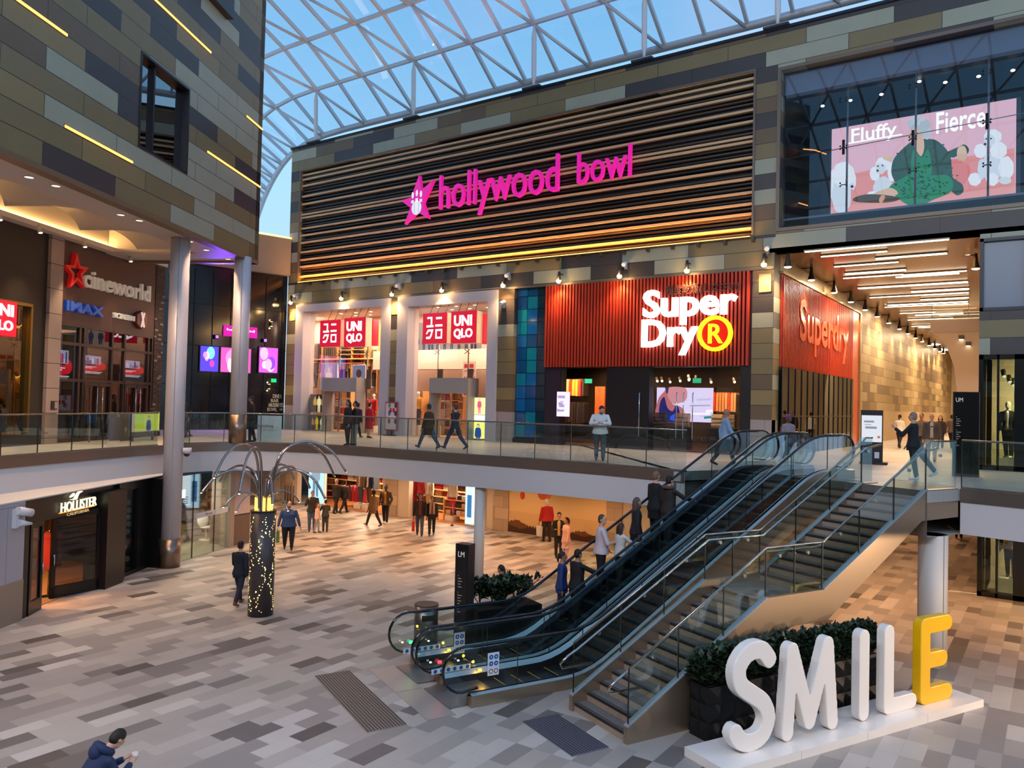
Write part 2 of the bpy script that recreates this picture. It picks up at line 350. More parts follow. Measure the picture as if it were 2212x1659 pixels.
def tinted_window(a0,a1,b0,b1,div,name,deep=.3,fm='#2b2a2c'):
    o=MB(mat(fm,.4,.5)); f=.07
    o.box(LF,a0,a0+f,b0,b1,-deep,.02); o.box(LF,a1-f,a1,b0,b1,-deep,.02); o.box(LF,a0+f,a1-f,b0,b0+f,-deep,.02); o.box(LF,a0+f,a1-f,b1-f,b1,-deep,.02)
    for d in div: o.box(LF,d-.04,d+.04,b0+f,b1-f,-deep,-.1)
    w_=st(o.build(name)); g=MB(glass('#1b2a55',.30)); g.box(LF,a0+f,a1-f,b0+f,b1-f,-.22,-.2); g.build('pane',w_); g=MB(mat('#3a1620',.5)); g.box(LF,a0,a1,b0,b1,-1.6,-1.5); g.build('dark_room_wall',w_)
tinted_window(-3.53,-.81,12.45,15.14,[-2.62],'window_1')
m=MB(mat('#15171c',.35)); m.box(LF,-.35,1.53,18.5,22,-.3,.25); st(m.build('window_2'))
for i,(a0,a1,z) in enumerate([(-10.5,-6.65,14.09),(-6.61,-3.78,11.92),(-4.2,.45,16.87),(.43,4.70,13.58),(3.29,4.72,15.81)]):
    t=thing('light_strip','%s'%['amber light strip at the top left corner of the panelled wall','amber light strip below the tinted window','long amber light strip above the tinted window','amber light strip lower right on the panelled wall, reaching its corner','short amber light strip by the upper right corner of the panelled wall'][i],'light strip',LF.p((a0+a1)/2,z,0))
    q=MB(mat('#6b5435',.4,.4)); q.box(LF,a0-.02,a1+.02,z-.05,z+.05,.0,.012); q.build('housing',t)
    q=MB(emi('#ffb655',3.2)); q.box(LF,a0,a1,z-.03,z+.03,.0,.03); q.build('diffuser',t)
# soffit: flat border, scalloped coffer, cove
SOFW=mat('#ece0cc',.6)
m=MB(mat('#d6c8bb',.5)); m.box(LF,-17,4.7,10.70,10.76,-1.55,-.02); m.box(LF,3.1,4.7,10.70,10.76,-6.6,-1.55); st(m.build('ceiling_left_border'))
m=MB(SOFW); m.box(LF,-17,3.1,11.9,11.96,-6,-1.5); m.box(LF,-17,3.1,10.76,11.9,-1.58,-1.55); m.box(LF,3.05,3.1,10.76,11.9,-6,-1.55); m.box(LF,-17,3.1,10.74,10.9,-5.15,-4.7); m.box(LW,-14,6.6,10.9,11.9,.0,.14); st(m.build('ceiling_left_coffer'))
def wavy():
    m=MB(mat('#d6c6ae',.55)); na,nc=110,10; vs=[]; fs=[]
    for i in range(na+1):
        a=-15+17.6*i/na
        for j in range(nc+1):
            t=j/nc; c=-1.6-(2.2+.35*math.sin(a*1.9+.6))*t; ph=a*2.05
            z=10.78+(.36+.36*math.sin(ph)+.08*math.sin(2*ph))*(t**1.3)
            vs.append(LF.p(a,z,c))
    for i in range(na):
        for j in range(nc): k=i*(nc+1)+j; fs.append((k,k+1,k+nc+2,k+nc+1))
    m.add(vs,fs,True); return m
t=wavy().build('wavy_ceiling_panel'); tag(t,'scalloped cream ceiling panel glowing under the panelled block, above the cinema deck','ceiling panel')
t=MB(emi('#ffc880',60.)); t.box(LF,-15,3.0,10.9,10.94,-5.0,-4.9); tag(t.build('cove_light'),'warm cove light hidden behind the scalloped ceiling by the cinema sign wall','cove light')
k=0
for a,dc in [(-8.1,0),(-6.6,0),(-5.85,1),(-2.85,0),(-2.15,1),(.2,0),(.85,1),(2.3,0),(4.0,0)]:
    c=-.85 if not dc else -.7
    t=thing('downlight',['recessed downlight in the panelled block soffit'][0],'downlight',LF.p(a,10.7,c),group='downlights in the soffit of the panelled block')
    q=MB(mat('#c8bcae',.4)); q.tube([LF.p(a+.11*math.cos(x),10.692,c+.11*math.sin(x)) for x in [2*PI*j/16 for j in range(16)]],.012,5,closed=True); q.build('rim',t)
    q=MB(emi('#fff0dc',3)); q.poly(Fr(LF.p(a,10.695,c),LF.u,LF.n),circ(0,0,.1)); q.build('lens',t)
    if k%2<2: light('SPOT','downlight_beam',LF.p(a,10.66,c),420,'#ffd0a0',.08,target=LF.p(a,0,c),spot=110)
    k+=1
# purple corner: glow of the screens, given by added violet lamps
# ================================================================= cinema wall (frame LW, viewer side = +c)
SIGNM=mat('#4a2f2b',.5); BROWN=mat('#3a2c28',.4,.3)
m=MB(SIGNM); m.box(LW,0.05,5.95,7.95,11.9,-.3,0); st(m.build('wall_cinema_sign'))
m=MB(mat('#221d18',.6,noise=.3)); m.box(LW,-14,-.55,8.35,11.9,-.3,0); m.box(LW,-1.25,-.55,U,8.35,-.3,0); m.box(LW,-14,-1.25,U,U+.45,-.3,0); m.box(LW,-14,-6,U+.45,8.35,-.3,0); st(m.build('wall_dark_shopfront'))
STONE=bond('stone_pillar',tuple(LD),.82,3,U+.2,['#9a8680','#a18d86'],[1,1],rough=.5,joint=.012,jcol='#4b403c',off=0)
m=MB(STONE); m.box(LW,-.58,.05,U,11.9,-.3,.12); st(m.build('wall_cinema_pillar'))
BRK=bond('dark_brick',tuple(LD),.09,.25,U,['#3a302d','#231d1c','#4a3e39','#8c7f77','#2d2624'],[5,5,3,1.6,4],rough=.6,joint=.008,jcol='#171413',seed=9)
m=MB(BRK); m.box(LW,5.95,6.62,U,11.9,-.3,.02); st(m.build('wall_cinema_brick'))
# storefront glazing
t=thing('cinema_storefront','dark framed glass storefront with double doors under the cinema sign','storefront',LW.p(3,U,0))
m=MB(BROWN)
for a in (.05,1.2,1.45,3.1,3.9,5.55,5.83): m.box(LW,a,a+.1,U,7.95,-.12,0)
for z in (5.95,7.2,7.85): m.box(LW,.05,5.95,z,z+.1,-.12,0)
m.box(LW,.05,5.95,U,U+.12,-.12,0); m.build('frame',t)
m=MB(glass('#d9d6d6',.06)); m.box(LW,.1,5.9,U+.1,7.9,-.07,-.06); m.build('glazing',t)
for a in (1.55,2.35,4.0,4.8):
    d=MB(BROWN); d.box(LW,a,a+.06,U+.05,5.9,-.05,.03); d.box(LW,a+.7,a+.76,U+.05,5.9,-.05,.03); d.box(LW,a,a+.76,5.82,5.92,-.05,.03); d.box(LW,a,a+.76,U+.05,U+.25,-.05,.03); dd=d.build('door_leaf',t)
    h=MB(CHROME); x=a+.62 if a in(1.55,4.0) else a+.13; h.tube([LW.p(x,U+.75,.03),LW.p(x,U+.75,.1),LW.p(x,U+1.9,.1),LW.p(x,U+1.9,.03)],.022,6); h.build('pull_handle',dd)
# lobby behind
m=MB(mat('#2a1c1a',.6)); m.box(LW,-.6,6.6,U,8.2,-7.2,-7); m.box(LW,-.6,-.5,U,8.2,-7,-.3); m.box(LW,6.5,6.6,U,8.2,-7,-.3); st(m.build('wall_cinema_lobby'))
m=MB(mat('#4a3028',.5)); m.box(LW,-.6,6.6,8.0,8.1,-7.2,-.3); st(m.build('ceiling_cinema_lobby'))
light('AREA','lobby_lamp',LW.p(3,7.9,-3),160,'#ffb080',2.5,target=LW.p(3,0,-3))
def scr(a0,a1,b0,b1,c,label,seed,grp='film screens in the cinema lobby'):
    r=random.Random(seed); t=thing('film_screen',label,'screen',LW.p((a0+a1)/2,b0,c),group=grp)
    m=MB(BLACK); m.box(LW,a0-.04,a1+.04,b0-.04,b1+.04,c-.08,c-.01); m.build('casing',t)
    h=b1-b0; w_=a1-a0
    m=MB(emi('#14060a',.6)); m.quad(LW,a0,a1,b0,b1,c)
    m.m(emi('#e01428',1.6)); m.poly(LW,[(a0+w_*x,b0+h*y) for x,y in [(0,.22),(.05,.5),(.6,.55),(.8,.72),(.98,.62),(1,.42),(.85,.3),(.4,.24)]],c+.004)
    m.m(emi('#b9c0ea',1.3)); m.quad(LW,a0+.08*w_,a0+.78*w_,b0+.58*h,b0+.97*h,c+.008)
    for k_ in range(6): m.m(emi(r.choice(['#5a3a6a','#f0e8ff','#3a4a8a','#c04060','#8aa0d8']),1.2)); x=a0+w_*(.1+.1*k_); m.quad(LW,x,x+.09*w_,b0+.6*h,b0+h*(.7+.25*r.random()),c+.012)
    for y,w2 in ((.44,.6),(.38,.4),(.2,.9),(.14,.8)): m.m(emi('#f4eaf4',1.5)); m.quad(LW,a0+.12*w_,a0+.12*w_+w2*w_*.8,b0+y*h,b0+(y+.035)*h,c+.014)
    m.build('picture',t)
def SA_(x0,y0,x1,y1): a,b=LW.hit(x0,y0,-.5); c_,d=LW.hit(x1,y1,-.5); return a,c_,d,b
scr(*SA_(118,752,154,830),-.5,'film screen at the left edge of the cinema glazing, half cut by the stone pillar',1)
scr(*SA_(176,765,228,815),-.5,'middle red and white film screen behind the cinema glazing',2)
scr(*SA_(266,776,310,822),-.5,'right-hand film screen behind the cinema glazing, nearest the brick pier',3)
for i,a in enumerate((-3.6,-1.9,.3,3.0,5.9)):
    p=LW.p(a,10.66,.62); t=thing('ledge_spotlight','small pale spotlight under the ceiling ledge above the cinema deck, '+['leftmost','second from the left','by the stone pillar','over the cinema name','by the brick pier'][i],'spotlight',p)
    m=MB(mat('#cfc4b4',.4)); m.tube([p,p+V((0,0,.1))],.03,8); m.tube([p+V((0,0,.02)),p+V((0,0,-.16))+LW.n*.06],[.06,.08],12); m.build('body',t); m=MB(emi('#fff0d8',4)); m.ell(p+V((0,0,-.165))+LW.n*.06,(.06,.06,.02),10,6); m.build('lens',t)
    light('SPOT','ledge_beam',p+V((0,0,-.22))+LW.n*.07,620 if i<3 else 380,'#ffd9a4',.05,target=LW.p(a,U,1.6),spot=75)
# cinema signs
RED=mat('#c21f1b',.4,em='#c01512',es=.25)
def star(cx,cy,R,r_,rot=PI/2,n=5): return [(cx+(R if i%2==0 else r_)*math.cos(rot+PI*i/n),cy+(R if i%2==0 else r_)*math.sin(rot+PI*i/n)) for i in range(2*n)]
t=thing('cinema_star','red outlined star beside the white cinema name','sign',LW.p(1,9.3,.1))
m=MB(RED); sc0=LW.hit(164,588,.1); s1=star(sc0[0],sc0[1],.66,.28,PI/2+.1); s2=star(sc0[0],sc0[1],.40,.17,PI/2+.1)
for i in range(10):
    j=(i+1)%10; m.prism(LW,[s1[i],s1[j],s2[j],s2[i]],.0,.16)
m.build('star_outline',t)
t=thing('cinema_name_sign','white three dimensional lettering reading cineworld','sign',LW.p(3.5,8.8,.1))
ca,cb=LW.hit(183,621,.12); cc2,cd=LW.hit(326,651,.12); ce=LW.hit(208,586,.12)[1]; text('cineworld',LW,ca,cc2,(cb+cd)/2,ce,mat('#d9cdbd',.5,em='#ffe9d0',es=.12),.12,'lettering',t,.012)
t=thing('imax_sign','blue three dimensional IMAX lettering under the cinema name','sign',LW.p(1.5,8.2,.1))
ca,cb=LW.hit(144,672,.12); cc2,cd=LW.hit(225,683,.12); ce=LW.hit(146,648,.12)[1]; text('IMAX',LW,ca,cc2,(cb+cd)/2,ce,mat('#1d4a9c',.4,em='#1d55c0',es=.25),.12,'lettering',t,.03)
t=thing('screen_x_sign','small white SCREEN lettering with a dark red X hexagon','sign',LW.p(4,8.2,.1))
ca,cb=LW.hit(246,687,.08); cc2,cd=LW.hit(292,693,.08); ce=LW.hit(246,674,.08)[1]; text('SCREEN',LW,ca,cc2,(cb+cd)/2,ce,mat('#dcd2c6',.5,em='#fff0e0',es=.2),.08,'lettering',t,.02)
hxa,hxb=LW.hit(306,691,.1); hx=[(hxa+.4*math.cos(PI/2+PI/3*i),hxb+.36*math.sin(PI/2+PI/3*i)) for i in range(6)]; XF=LW.sh(hxa-5.1,hxb-8.41,-.06)
m=MB(mat('#7a2c2a',.4)); m.prism(LW,hx,.02,.13); m.build('hexagon',t)
m=MB(mat('#f0e2d8',.5,em='#ffe0d0',es=.5)); 
for s_ in (-1,1): m.prism(XF,[(5.1-.14*s_,8.7),(5.1-.05*s_,8.7),(5.1+.02*s_,8.42),(5.1-.05*s_,8.12),(5.1-.14*s_,8.12),(5.1-.04*s_,8.42)] if s_>0 else [(5.1+.14,8.7),(5.1+.05,8.7),(5.08,8.42),(5.1+.05,8.12),(5.1+.14,8.12),(5.14,8.42)],.2,.23)
m.build('x_mark',t)
# gold window of the neighbouring shop + red lit sign + lamps
GOLD=mat('#8a6c34',.35,.8)
t=thing('gold_shop_window','tall gold framed shop window at the far left of the cinema deck','shop window',LW.p(-3,U+.4,0))
m=MB(GOLD); m.box(LW,-1.33,-1.25,U+.42,8.35,-.2,.06); m.box(LW,-6,-1.25,8.25,8.35,-.2,.06); m.box(LW,-6,-1.25,U+.38,U+.46,-.2,.06); m.box(LW,-3.2,-3.15,U+.45,8.3,-.15,.0); m.build('frame',t)
m=MB(glass('#b5a678',.09)); m.box(LW,-6,-1.3,U+.45,8.3,-.1,-.09); m.build('glazing',t)
m=MB(mat('#5f5030',.7)); m.box(LW,-6,-.6,U,8.4,-3.5,-3.4); m.box(LW,-.65,-.6,U,8.4,-3.5,-.3); st(m.build('wall_gold_shop'))
m=MB(mat('#6b5a38',.7)); m.box(LW,-6,-.6,8.3,8.35,-3.5,-.3); st(m.build('ceiling_gold_shop'))
RS=mat('#d4142c',.4,em='#e0142e',es=.9)
t=thing('red_lit_store_sign','red lit store sign cut by the left edge of the picture','sign',LW.p(-2.6,7.2,.3))
m=MB(RS); m.box(LW,-3.7,-2.35,7.22,8.26,.05,.35); m.build('box',t)
text('UNI',LW,-3.5,-2.5,7.8,8.16,emi('#fff4f8',2.2),.02,'white_lettering',t,.03,c=.352); text('QLO',LW,-3.5,-2.5,7.32,7.68,emi('#fff4f8',2.2),.02,'white_lettering',t,.03,c=.352)
for i,(x,y) in enumerate([(43,702),(44,780),(40,811)]):
    a,b=LW.hit(x,y,-.6); t=thing('track_spotlight','small track spotlight in the gold shop window, %s'%['highest','middle','lowest'][i]+' of three','spotlight',LW.p(a,b,-.6))
    m=MB(mat('#3a3024',.5)); m.cyl(LW.p(a,b,-.6),LW.p(a-.2,b+.1,-.6),.05,10); m.build('body',t)
    m=MB(emi('#ffd98a',12 if i!=1 else 3)); m.ell(LW.p(a,b,-.6),.05,10,6); m.build('bulb',t)
    if i!=1: light('POINT','track_glow',LW.p(a+.1,b-.05,-.7),35,'#ffc65e',.05)
light('AREA','gold_shop_lamp',LW.p(-3,8.1,-2),110,'#ffc765',1.5,target=LW.p(-3,0,-2))
# rest of upper left: far dark wall with screens
dw0=onz(390,928,U); dw1=V((-34.63,28.22,U)); DW=Fr((dw0.x,dw0.y,0),(dw1-dw0),(0,0,1)); dwl=(dw1-dw0).length
BLK=mat('#0b0b12',.12,0,.6)
m=MB(BLK); m.box(DW,-6,dwl,U,12.2,-.3,0); st(m.build('wall_far_left_dark'))
m=MB(mat('#8f8478',.6)); m.box(DW,-8,dwl,12.2,DW.hit(590,510,.3)[1],-.5,.3); st(m.build('trim_8'))
m=MB(emi('#ffc87a',3)); zz=DW.hit(590,510,.3)[1]; m.box(DW,2,dwl,zz,zz+.09,-.1,.32); tag(m.build('roof_edge_light'),'warm light line on the roof edge seen between the two panelled buildings','light strip')
def dpx(x,y): return DW.hit(x,y,.05)
# dark storefront mullions, screens
t=thing('bowling_storefront','black glazed storefront between the round column and the pale clothes store','storefront',DW.p(2,U,0))
m=MB(mat('#1a1a22',.3,.6))
for i in range(8): x=-.5+i*.95; m.box(DW,x,x+.03,U,12,0,.04)
for z in (6.1,8.1,10.2): m.box(DW,-3,dwl,z,z+.04,0,.04)
m.build('frame',t)
def screen(x0,y0,x1,y1,label,cols,nm='lit_screen',cat='screen',grp=None,es=2.2):
    a0,b1=dpx(x0,y0); a1,b0=dpx(x1,y1); t=thing(nm,label,cat,DW.p((a0+a1)/2,b0,.06),group=grp); r=random.Random(x0)
    m=MB(BLACK); m.box(DW,a0-.05,a1+.05,b0-.05,b1+.05,.04,.09); m.build('casing',t)
    m=MB(emi(cols[0],es)); m.quad(DW,a0,a1,b0,b1,.095)
    for k_ in range(5):
        m.m(emi(cols[1+k_%(len(cols)-1)],es)); cx=a0+(a1-a0)*r.uniform(.25,.75); cz=b0+(b1-b0)*r.uniform(.25,.8); rr=(a1-a0)*r.uniform(.1,.24)
        m.poly(DW,[(min(a1,max(a0,p)),min(b1,max(b0,q_))) for p,q_ in circ(cx,cz,rr,rr*1.5,14)],.098+.003*k_)
    m.build('picture',t)
screen(433,747,470,803,'left lit screen on the black storefront, blue and violet',['#4a3ae0','#e07ad8','#6ad0ff','#c83a9a','#f0b0e0'])
screen(477,750,540,806,'middle pair of lit screens on the black storefront, behind the slim column',['#d04a9a','#f0c0e8','#ff7ab0','#fff0ff'])
screen(560,750,598,806,'right lit screen on the black storefront, pink and white',['#c44ad0','#ffe0ff','#ff9ad8','#7a3ae0'])
a0,b1=dpx(483,702); a1,b0=dpx(554,731); t=thing('pink_entrance_sign','magenta lit entrance sign on the black storefront, behind the slim column','sign',DW.p((a0+a1)/2,b0,.06))
m=MB(emi('#d01aa0',1.4)); m.box(DW,a0,a1,b0,b1,.04,.12); m.build('box',t); text('hollywood',DW,a0+.15,a1-.15,b0+.25,b1-.15,emi('#ffe8ff',2),.02,'lettering',t,.01,c=.12)
for i,(x,y) in enumerate([(586,700),(581,835)]):
    a,b=dpx(x,y); t=thing('wall_lamp','up and down wall lamp on the black storefront, %s one'%['upper','lower'][i],'wall lamp',DW.p(a,b,.05))
    m=MB(mat('#2a2a2a',.4)); m.box(DW,a-.05,a+.05,b-.12,b+.12,.01,.14); m.build('body',t); m=MB(emi('#ffd080',10)); m.box(DW,a-.04,a+.04,b+.121,b+.13,.02,.12); m.box(DW,a-.04,a+.04,b-.13,b-.121,.02,.12); m.build('lens',t)
    light('POINT','wall_lamp_glow',DW.p(a,b+.22,.15),12,'#ffc870',.03); light('POINT','wall_lamp_glow',DW.p(a,b-.22,.15),12,'#ffc870',.03)
a,b=dpx(591,822); m=MB(emi('#20c070',1.6)); m.box(DW,a-.14,a+.14,b-.1,b+.1,.05,.09); tag(m.build('exit_sign'),'small green exit sign on the black storefront','sign')
t=thing('diner_lettering','faint stacked white lettering on the black storefront by the pale clothes store','sign',DW.p(dwl-1,5,.05))
for s_,(x0,y0,x1,y1) in zip(['DINER','BAR','AMUSEMENTS','BOWL  >>'],[(590,850,609,858),(586,860,603,867),(580,869,612,877),(578,879,611,886)]):
    p,q=dpx(x0,y1); r_,s2=dpx(x1,y0); text(s_,DW,p,r_,q-.05,s2-.05,mat('#8a8578',.5,em='#c9b890',es=.25),.01,'lettering',t,.01,c=.01)
for i_,a_ in enumerate((1.6,4.2)):  # lamps added on the storefront in place of the violet screen glow
    t=thing('added_violet_lamp',['added violet lamp giving the glow of the lit screens, left one','added violet lamp giving the glow of the lit screens, right one'][i_],'wall lamp',DW.p(a_,8.6,.1))
    m=MB(BLACK); m.box(DW,a_-.1,a_+.1,8.5,8.7,.05,.2); m.build('body',t); m=MB(emi('#8a50ff',4)); m.box(DW,a_-.07,a_+.07,8.53,8.67,.2,.21); m.build('lens',t)
    light('SPOT','added_violet_beam',DW.p(a_,8.6,.25),2500,'#7a48ff',.05,target=DW.p(a_-.5,12.2,6.5),spot=60); light('SPOT','added_violet_beam',DW.p(a_,8.6,.25),900,'#9a6aff',.05,target=DW.p(a_-1.5,U,2.5),spot=50)
# ================================================================= main facade
def X(x,y=800): return ony(x,y,FY).x
def PZ(x,y): q=ony(x,y,FY); return q.x,q.z
ZT=19.15; ZO=10.6                       # parapet, head of the shop openings
SL=(-33.72,-9.12,11.84,17.84)           # slat panel
BW=(-8.14,3.0,12.0,17.65)               # big window upper right
UQ1=(-33.72,-26.82,U,10.56); UQ2=(-26.30,-20.35,U,10.56); BG=(-19.5,-17.88,U,10.56); SD=(-17.88,-9.06,U,10.58); CO=(-8.3,-1.98,U,11.15)
m=MB(CLAD); wallholes(m,FA,-34.55,12,U+1.32,ZT,-.45,0,[SL,BW,UQ1,UQ2,BG,SD,CO,(-1.98,12,U,11.2),(-34.55,-33.72,U,10.56),(-26.82,-26.30,U,10.56),(-20.35,-19.5,U,10.56),(-9.06,-8.3,U,10.56)])
st(m.build('wall_far'))
PIERM=bond('cladding_pier',(1,0,0),.555,60,10.69,PAL,[26,26,30,18,10],rough=.42,joint=.009,jcol='#1d1a17',off=0,u0=-50,seed=21)
m=MB(PIERM)
for a,b in ((-34.55,-33.72),(-26.82,-26.30),(-20.35,-19.5),(-9.06,-8.3)): m.box(FA,a,b,U+1.32,10.56,-.45,0)
m.box(FA,SL[1]+.08,BW[0]-.12,11.7,17.9,-.45,0.004); m.box(FA,-34.55,SL[0]-.08,11.7,17.9,-.45,.004); st(m.build('wall_far_piers'))
# side return of the facade at its left end, corridor corner
m=MB(clad('cladding_far_return',(0,1,0),seed=2)); m.add([(-34.55,FY+.3,U),(-34.55,FY+.3,ZT),(-44,37,ZT),(-44,37,U)],[(0,1,2,3)]); st(m.build('wall_far_return'))
PST=bond('pier_stone',(1,0,0),.6,.9,U+1.32,['#a79a96','#a1948f'],[1,1],rough=.5,joint=.006,jcol='#6b605c')
m=MB(PST)
for a,b in ((-34.55,-33.72),(-26.82,-26.30),(-20.35,-19.5),(-9.06,-8.3)): m.box(FA,a,b,U,U+1.32,-.45,0)
st(m.build('trim_9'))
m=MB(mat('#1c2430',.4,.4)); m.box(FA,-34.6,12,ZT,ZT+.1,-.5,.08); st(m.build('trim_10'))
m=MB(mat('#6b5f55',.4,.3)); m.box(FA,-34.3,-8.3,10.56,10.64,0,.05); m.box(FA,SL[0]-.08,SL[1]+.08,SL[3],SL[3]+.08,0,.05); m.box(FA,SL[0]-.08,SL[0],SL[2],SL[3],0,.05); m.box(FA,SL[1],SL[1]+.08,SL[2],SL[3],0,.05)
m.box(FA,BW[0]-.12,BW[1],BW[2]-.12,BW[2],0,.05); m.box(FA,BW[0]-.12,BW[1],BW[3],BW[3]+.12,0,.05); m.box(FA,BW[0]-.12,BW[0],BW[2],BW[3],0,.05); st(m.build('trim_11'))
# --- slat panel
t=thing('slatted_screen','huge screen of horizontal brown slats with pale battens, behind the pink bowling name','slatted screen',FA.p(-21.4,SL[2],0))
m=MB(mat('#161210',.6)); m.box(FA,SL[0],SL[1],SL[2],SL[3],-.45,-.38); m.build('backing',t)
m=MB(mat('#3a2d26',.45,noise=.15)); z=SL[2]+.1; k=0
DKB=mat('#241d1a',.4); DKC=mat('#4a382b',.45)
LSL=[17.64,17.40,17.06,16.48,16.06,15.49,15.32,14.73,14.36,13.96,13.45,13.03,12.66,12.13]
while z<SL[3]-.05:
    if all(abs(z-q)>.1 for q in LSL):
        m.m([mat('#3a2d26',.45,noise=.15),DKB,DKC][(k*7+k//3)%3]); m.tube([FA.p(SL[0],z,-.2),FA.p(SL[1],z,-.2)],.055,6,True,False)
    z+=.155; k+=1
m.build('dark_slats',t)
m=MB(mat('#c2a47e',.45,noise=.08))
for q in LSL: m.box(FA,SL[0],SL[1],q-.045,q+.045,-.25,-.06)
m.build('pale_battens',t)
m=MB(mat('#191411',.5)); 
for i in range(1,9): a=SL[0]+24.6*i/9; m.box(FA,a-.008,a+.008,SL[2],SL[3],-.3,-.24)
m.build('panel_seams',t)
t=thing('led_strip','warm light strip along the foot of the slatted screen','light strip',FA.p(-21.4,11.84,0))
m=MB(emi('#ffb45a',4)); m.box(FA,SL[0]+.05,SL[1]-.05,11.78,11.82,.06,.09); m.build('diffuser',t)
m=MB(mat('#4a3b2e',.4)); m.box(FA,SL[0]+.05,SL[1]-.05,11.74,11.78,.0,.12)
for i in range(24): a=SL[0]+1+i*1.03; m.box(FA,a-.05,a+.05,11.6,11.76,.02,.2)
m.build('bracket_tray',t)
for i in range(8): light('AREA','slat_wash',FA.p(SL[0]+1.54+i*3.075,11.84,.16),85,'#ffa84c',3.0,target=FA.p(SL[0]+1.54+i*3.075,14.5,-.1),sy=.04)
# --- hollywood bowl sign
PINK=mat('#d81f9c',.35,em='#f01fa0',es=.55); PINKS=mat('#ff5a6a',.4,em='#ff4a70',es=.5)
t=thing('bowling_name_sign','large magenta lettering reading hollywood bowl on the slatted screen','sign',FA.p(-18.8,14.3,.1))
text('hollywood',FA,-23.75,-17.25,14.0,16.1,PINK,.16,'lettering',t,.0,c=.1); text('bowl',FA,-16.35,-13.9,14.65,15.97,PINK,.16,'lettering',t,.0,c=.1)
t=thing('bowling_star_sign','magenta star with white bowling pins, left of the bowling name','sign',FA.p(-25.1,14.2,.1))
m=MB(PINK); cx,cz=-25.1,14.95; m.prism(FA,[(-26.12,15.23),(-25.45,15.3),(-25.0,16.3),(-24.85,15.55),(-24.1,15.95),(-24.7,14.95),(-24.35,14.15),(-25.05,14.55),(-25.85,14.05),(-25.5,14.8)],.08,.28); m.build('star',t)
m=MB(mat('#f2eef4',.4,em='#ffffff',es=.5))
for dx in (-.26,0,.26):
    h=.0 if dx else .07; m.poly(FA,circ(cx+dx,15.38+h,.075,.16,12),.285); m.quad(FA,cx+dx-.08,cx+dx+.08,15.0+h,15.14+h,.285)
m.poly(FA,circ(cx,14.75,.31,.34,18),.285); m.build('pins_and_ball',t)
m=MB(mat('#b8a8bc',.4)); 
for dx in (-.12,.12): m.poly(FA,[(cx+dx-.01,14.47),(cx+dx+.01,14.47),(cx+dx*1.2+.01,15.02),(cx+dx*1.2-.01,15.02)],.29)
m.build('ball_lines',t)
# --- facade spotlights
proto=None
SPX=[-33.9,-30.0,-26.5,-23.37,-19.9,-17.06,-14.25,-11.44,-8.56]
where=['above the left edge of the left store window','over the middle of the left store window','over the pier between the two store windows','over the middle of the right store window','over the pier beside the blue glass','over the left end of the red fins','over the middle of the red fins','over the red fins above the white letters','over the corner pier of the corridor']
for i,x in enumerate(SPX):
    if proto is None:
        proto=t=thing('wall_spotlight','x','spotlight',FA.p(x,10.66,.3),group='spotlights above the shop fronts')
        m=MB(mat('#2a2522',.4)); m.cyl(FA.p(x,11.0,.0),FA.p(x,11.0,.3),.025,8); m.cyl(FA.p(x,11.08,.3),FA.p(x,10.72,.33),.05,12,.09); m.build('lamp_body',t)
        m=MB(emi('#ffdf9c',22)); m.ell(FA.p(x,10.68,.335),(.1,.1,.09),12,8); m.build('bulb',t)
    else: t=dup(proto,loc=FA.p(x,10.66,.3))
    t['label']='dark spotlight with a glowing warm bulb '+where[i]
    light('SPOT','spot_beam',FA.p(x,10.54,.34),420,'#ffc987',.06,target=FA.p(x,U,.7),spot=125,blend=.9); light('POINT','spot_halo',FA.p(x,10.66,.5),30,'#ffc27a',.05)
cp=None
for x,z,wh in [(-33.6,11.15,'at the left end of the store facade'),(-26.2,11.2,'between the two store windows'),(-19.75,11.22,'beside the blue glass'),(-14.1,11.25,'over the middle of the red fins'),(-8.5,11.35,'over the corridor corner'),(-20.0,10.0,'under the spotlight beside the right store window')]:
    if cp is None:
        cp=t=thing('security_camera','x','camera',FA.p(x,z,.3)); m=MB(mat('#d6d6da',.35)); m.cyl(FA.p(x,z,.1),FA.p(x+.06,z-.14,.42),.085,14); m.ell(FA.p(x,z,.1),.085,12,6); m.build('camera_body',t); m=MB(mat('#b8b8bc',.4)); m.box(FA,x-.03,x+.03,z-.26,z-.05,0,.16); m.build('bracket',t)
    else: t=dup(cp,loc=FA.p(x,z,.3))
    t['label']='white security camera '+wh
m=MB(mat('#a08a62',.5)); 
for x in (-34.1,-26.55,-8.6): m.box(FA,x-.22,x+.22,9.75,10.4,0,.03)
st(m.build('trim_12'))
# --- roof of facade seen as parapet only; uniqlo openings
FRW=mat('#bdb8bd',.5)
def portal(a0,a1,iw0,iw1,top,n):
    m=MB(FRW); m.box(FA,a0,iw0,U,10.56,-.7,.12); m.box(FA,iw1,a1,U,10.56,-.7,.12); m.box(FA,iw0,iw1,top,10.56,-.7,.12)
    st(m.build('trim_%d'%n))
portal(-33.72,-26.82,-33.1,-27.38,10.18,13); portal(-26.30,-20.35,-25.62,-20.86,10.08,14)
INW=mat('#e2cfc0',.7)
m=MB(INW); m.box(W,-39.5,-20.2,32.4,32.6,U,10.7); m.add([(-33.9,28.75,U),(-33.9,28.75,10.7),(-39.0,32.5,10.7),(-39.0,32.5,U)],[(0,1,2,3)]); m.box(W,-20.3,-20.1,28.9,32.6,U,10.7); st(m.build('wall_clothes_store'))
m=MB(mat('#e0d2c8',.7)); m.prism(W,[(-33.9,28.7),(-20.1,28.7),(-20.1,32.6),(-39.0,32.6)],10.3,10.45); st(m.build('ceiling_clothes_store'))
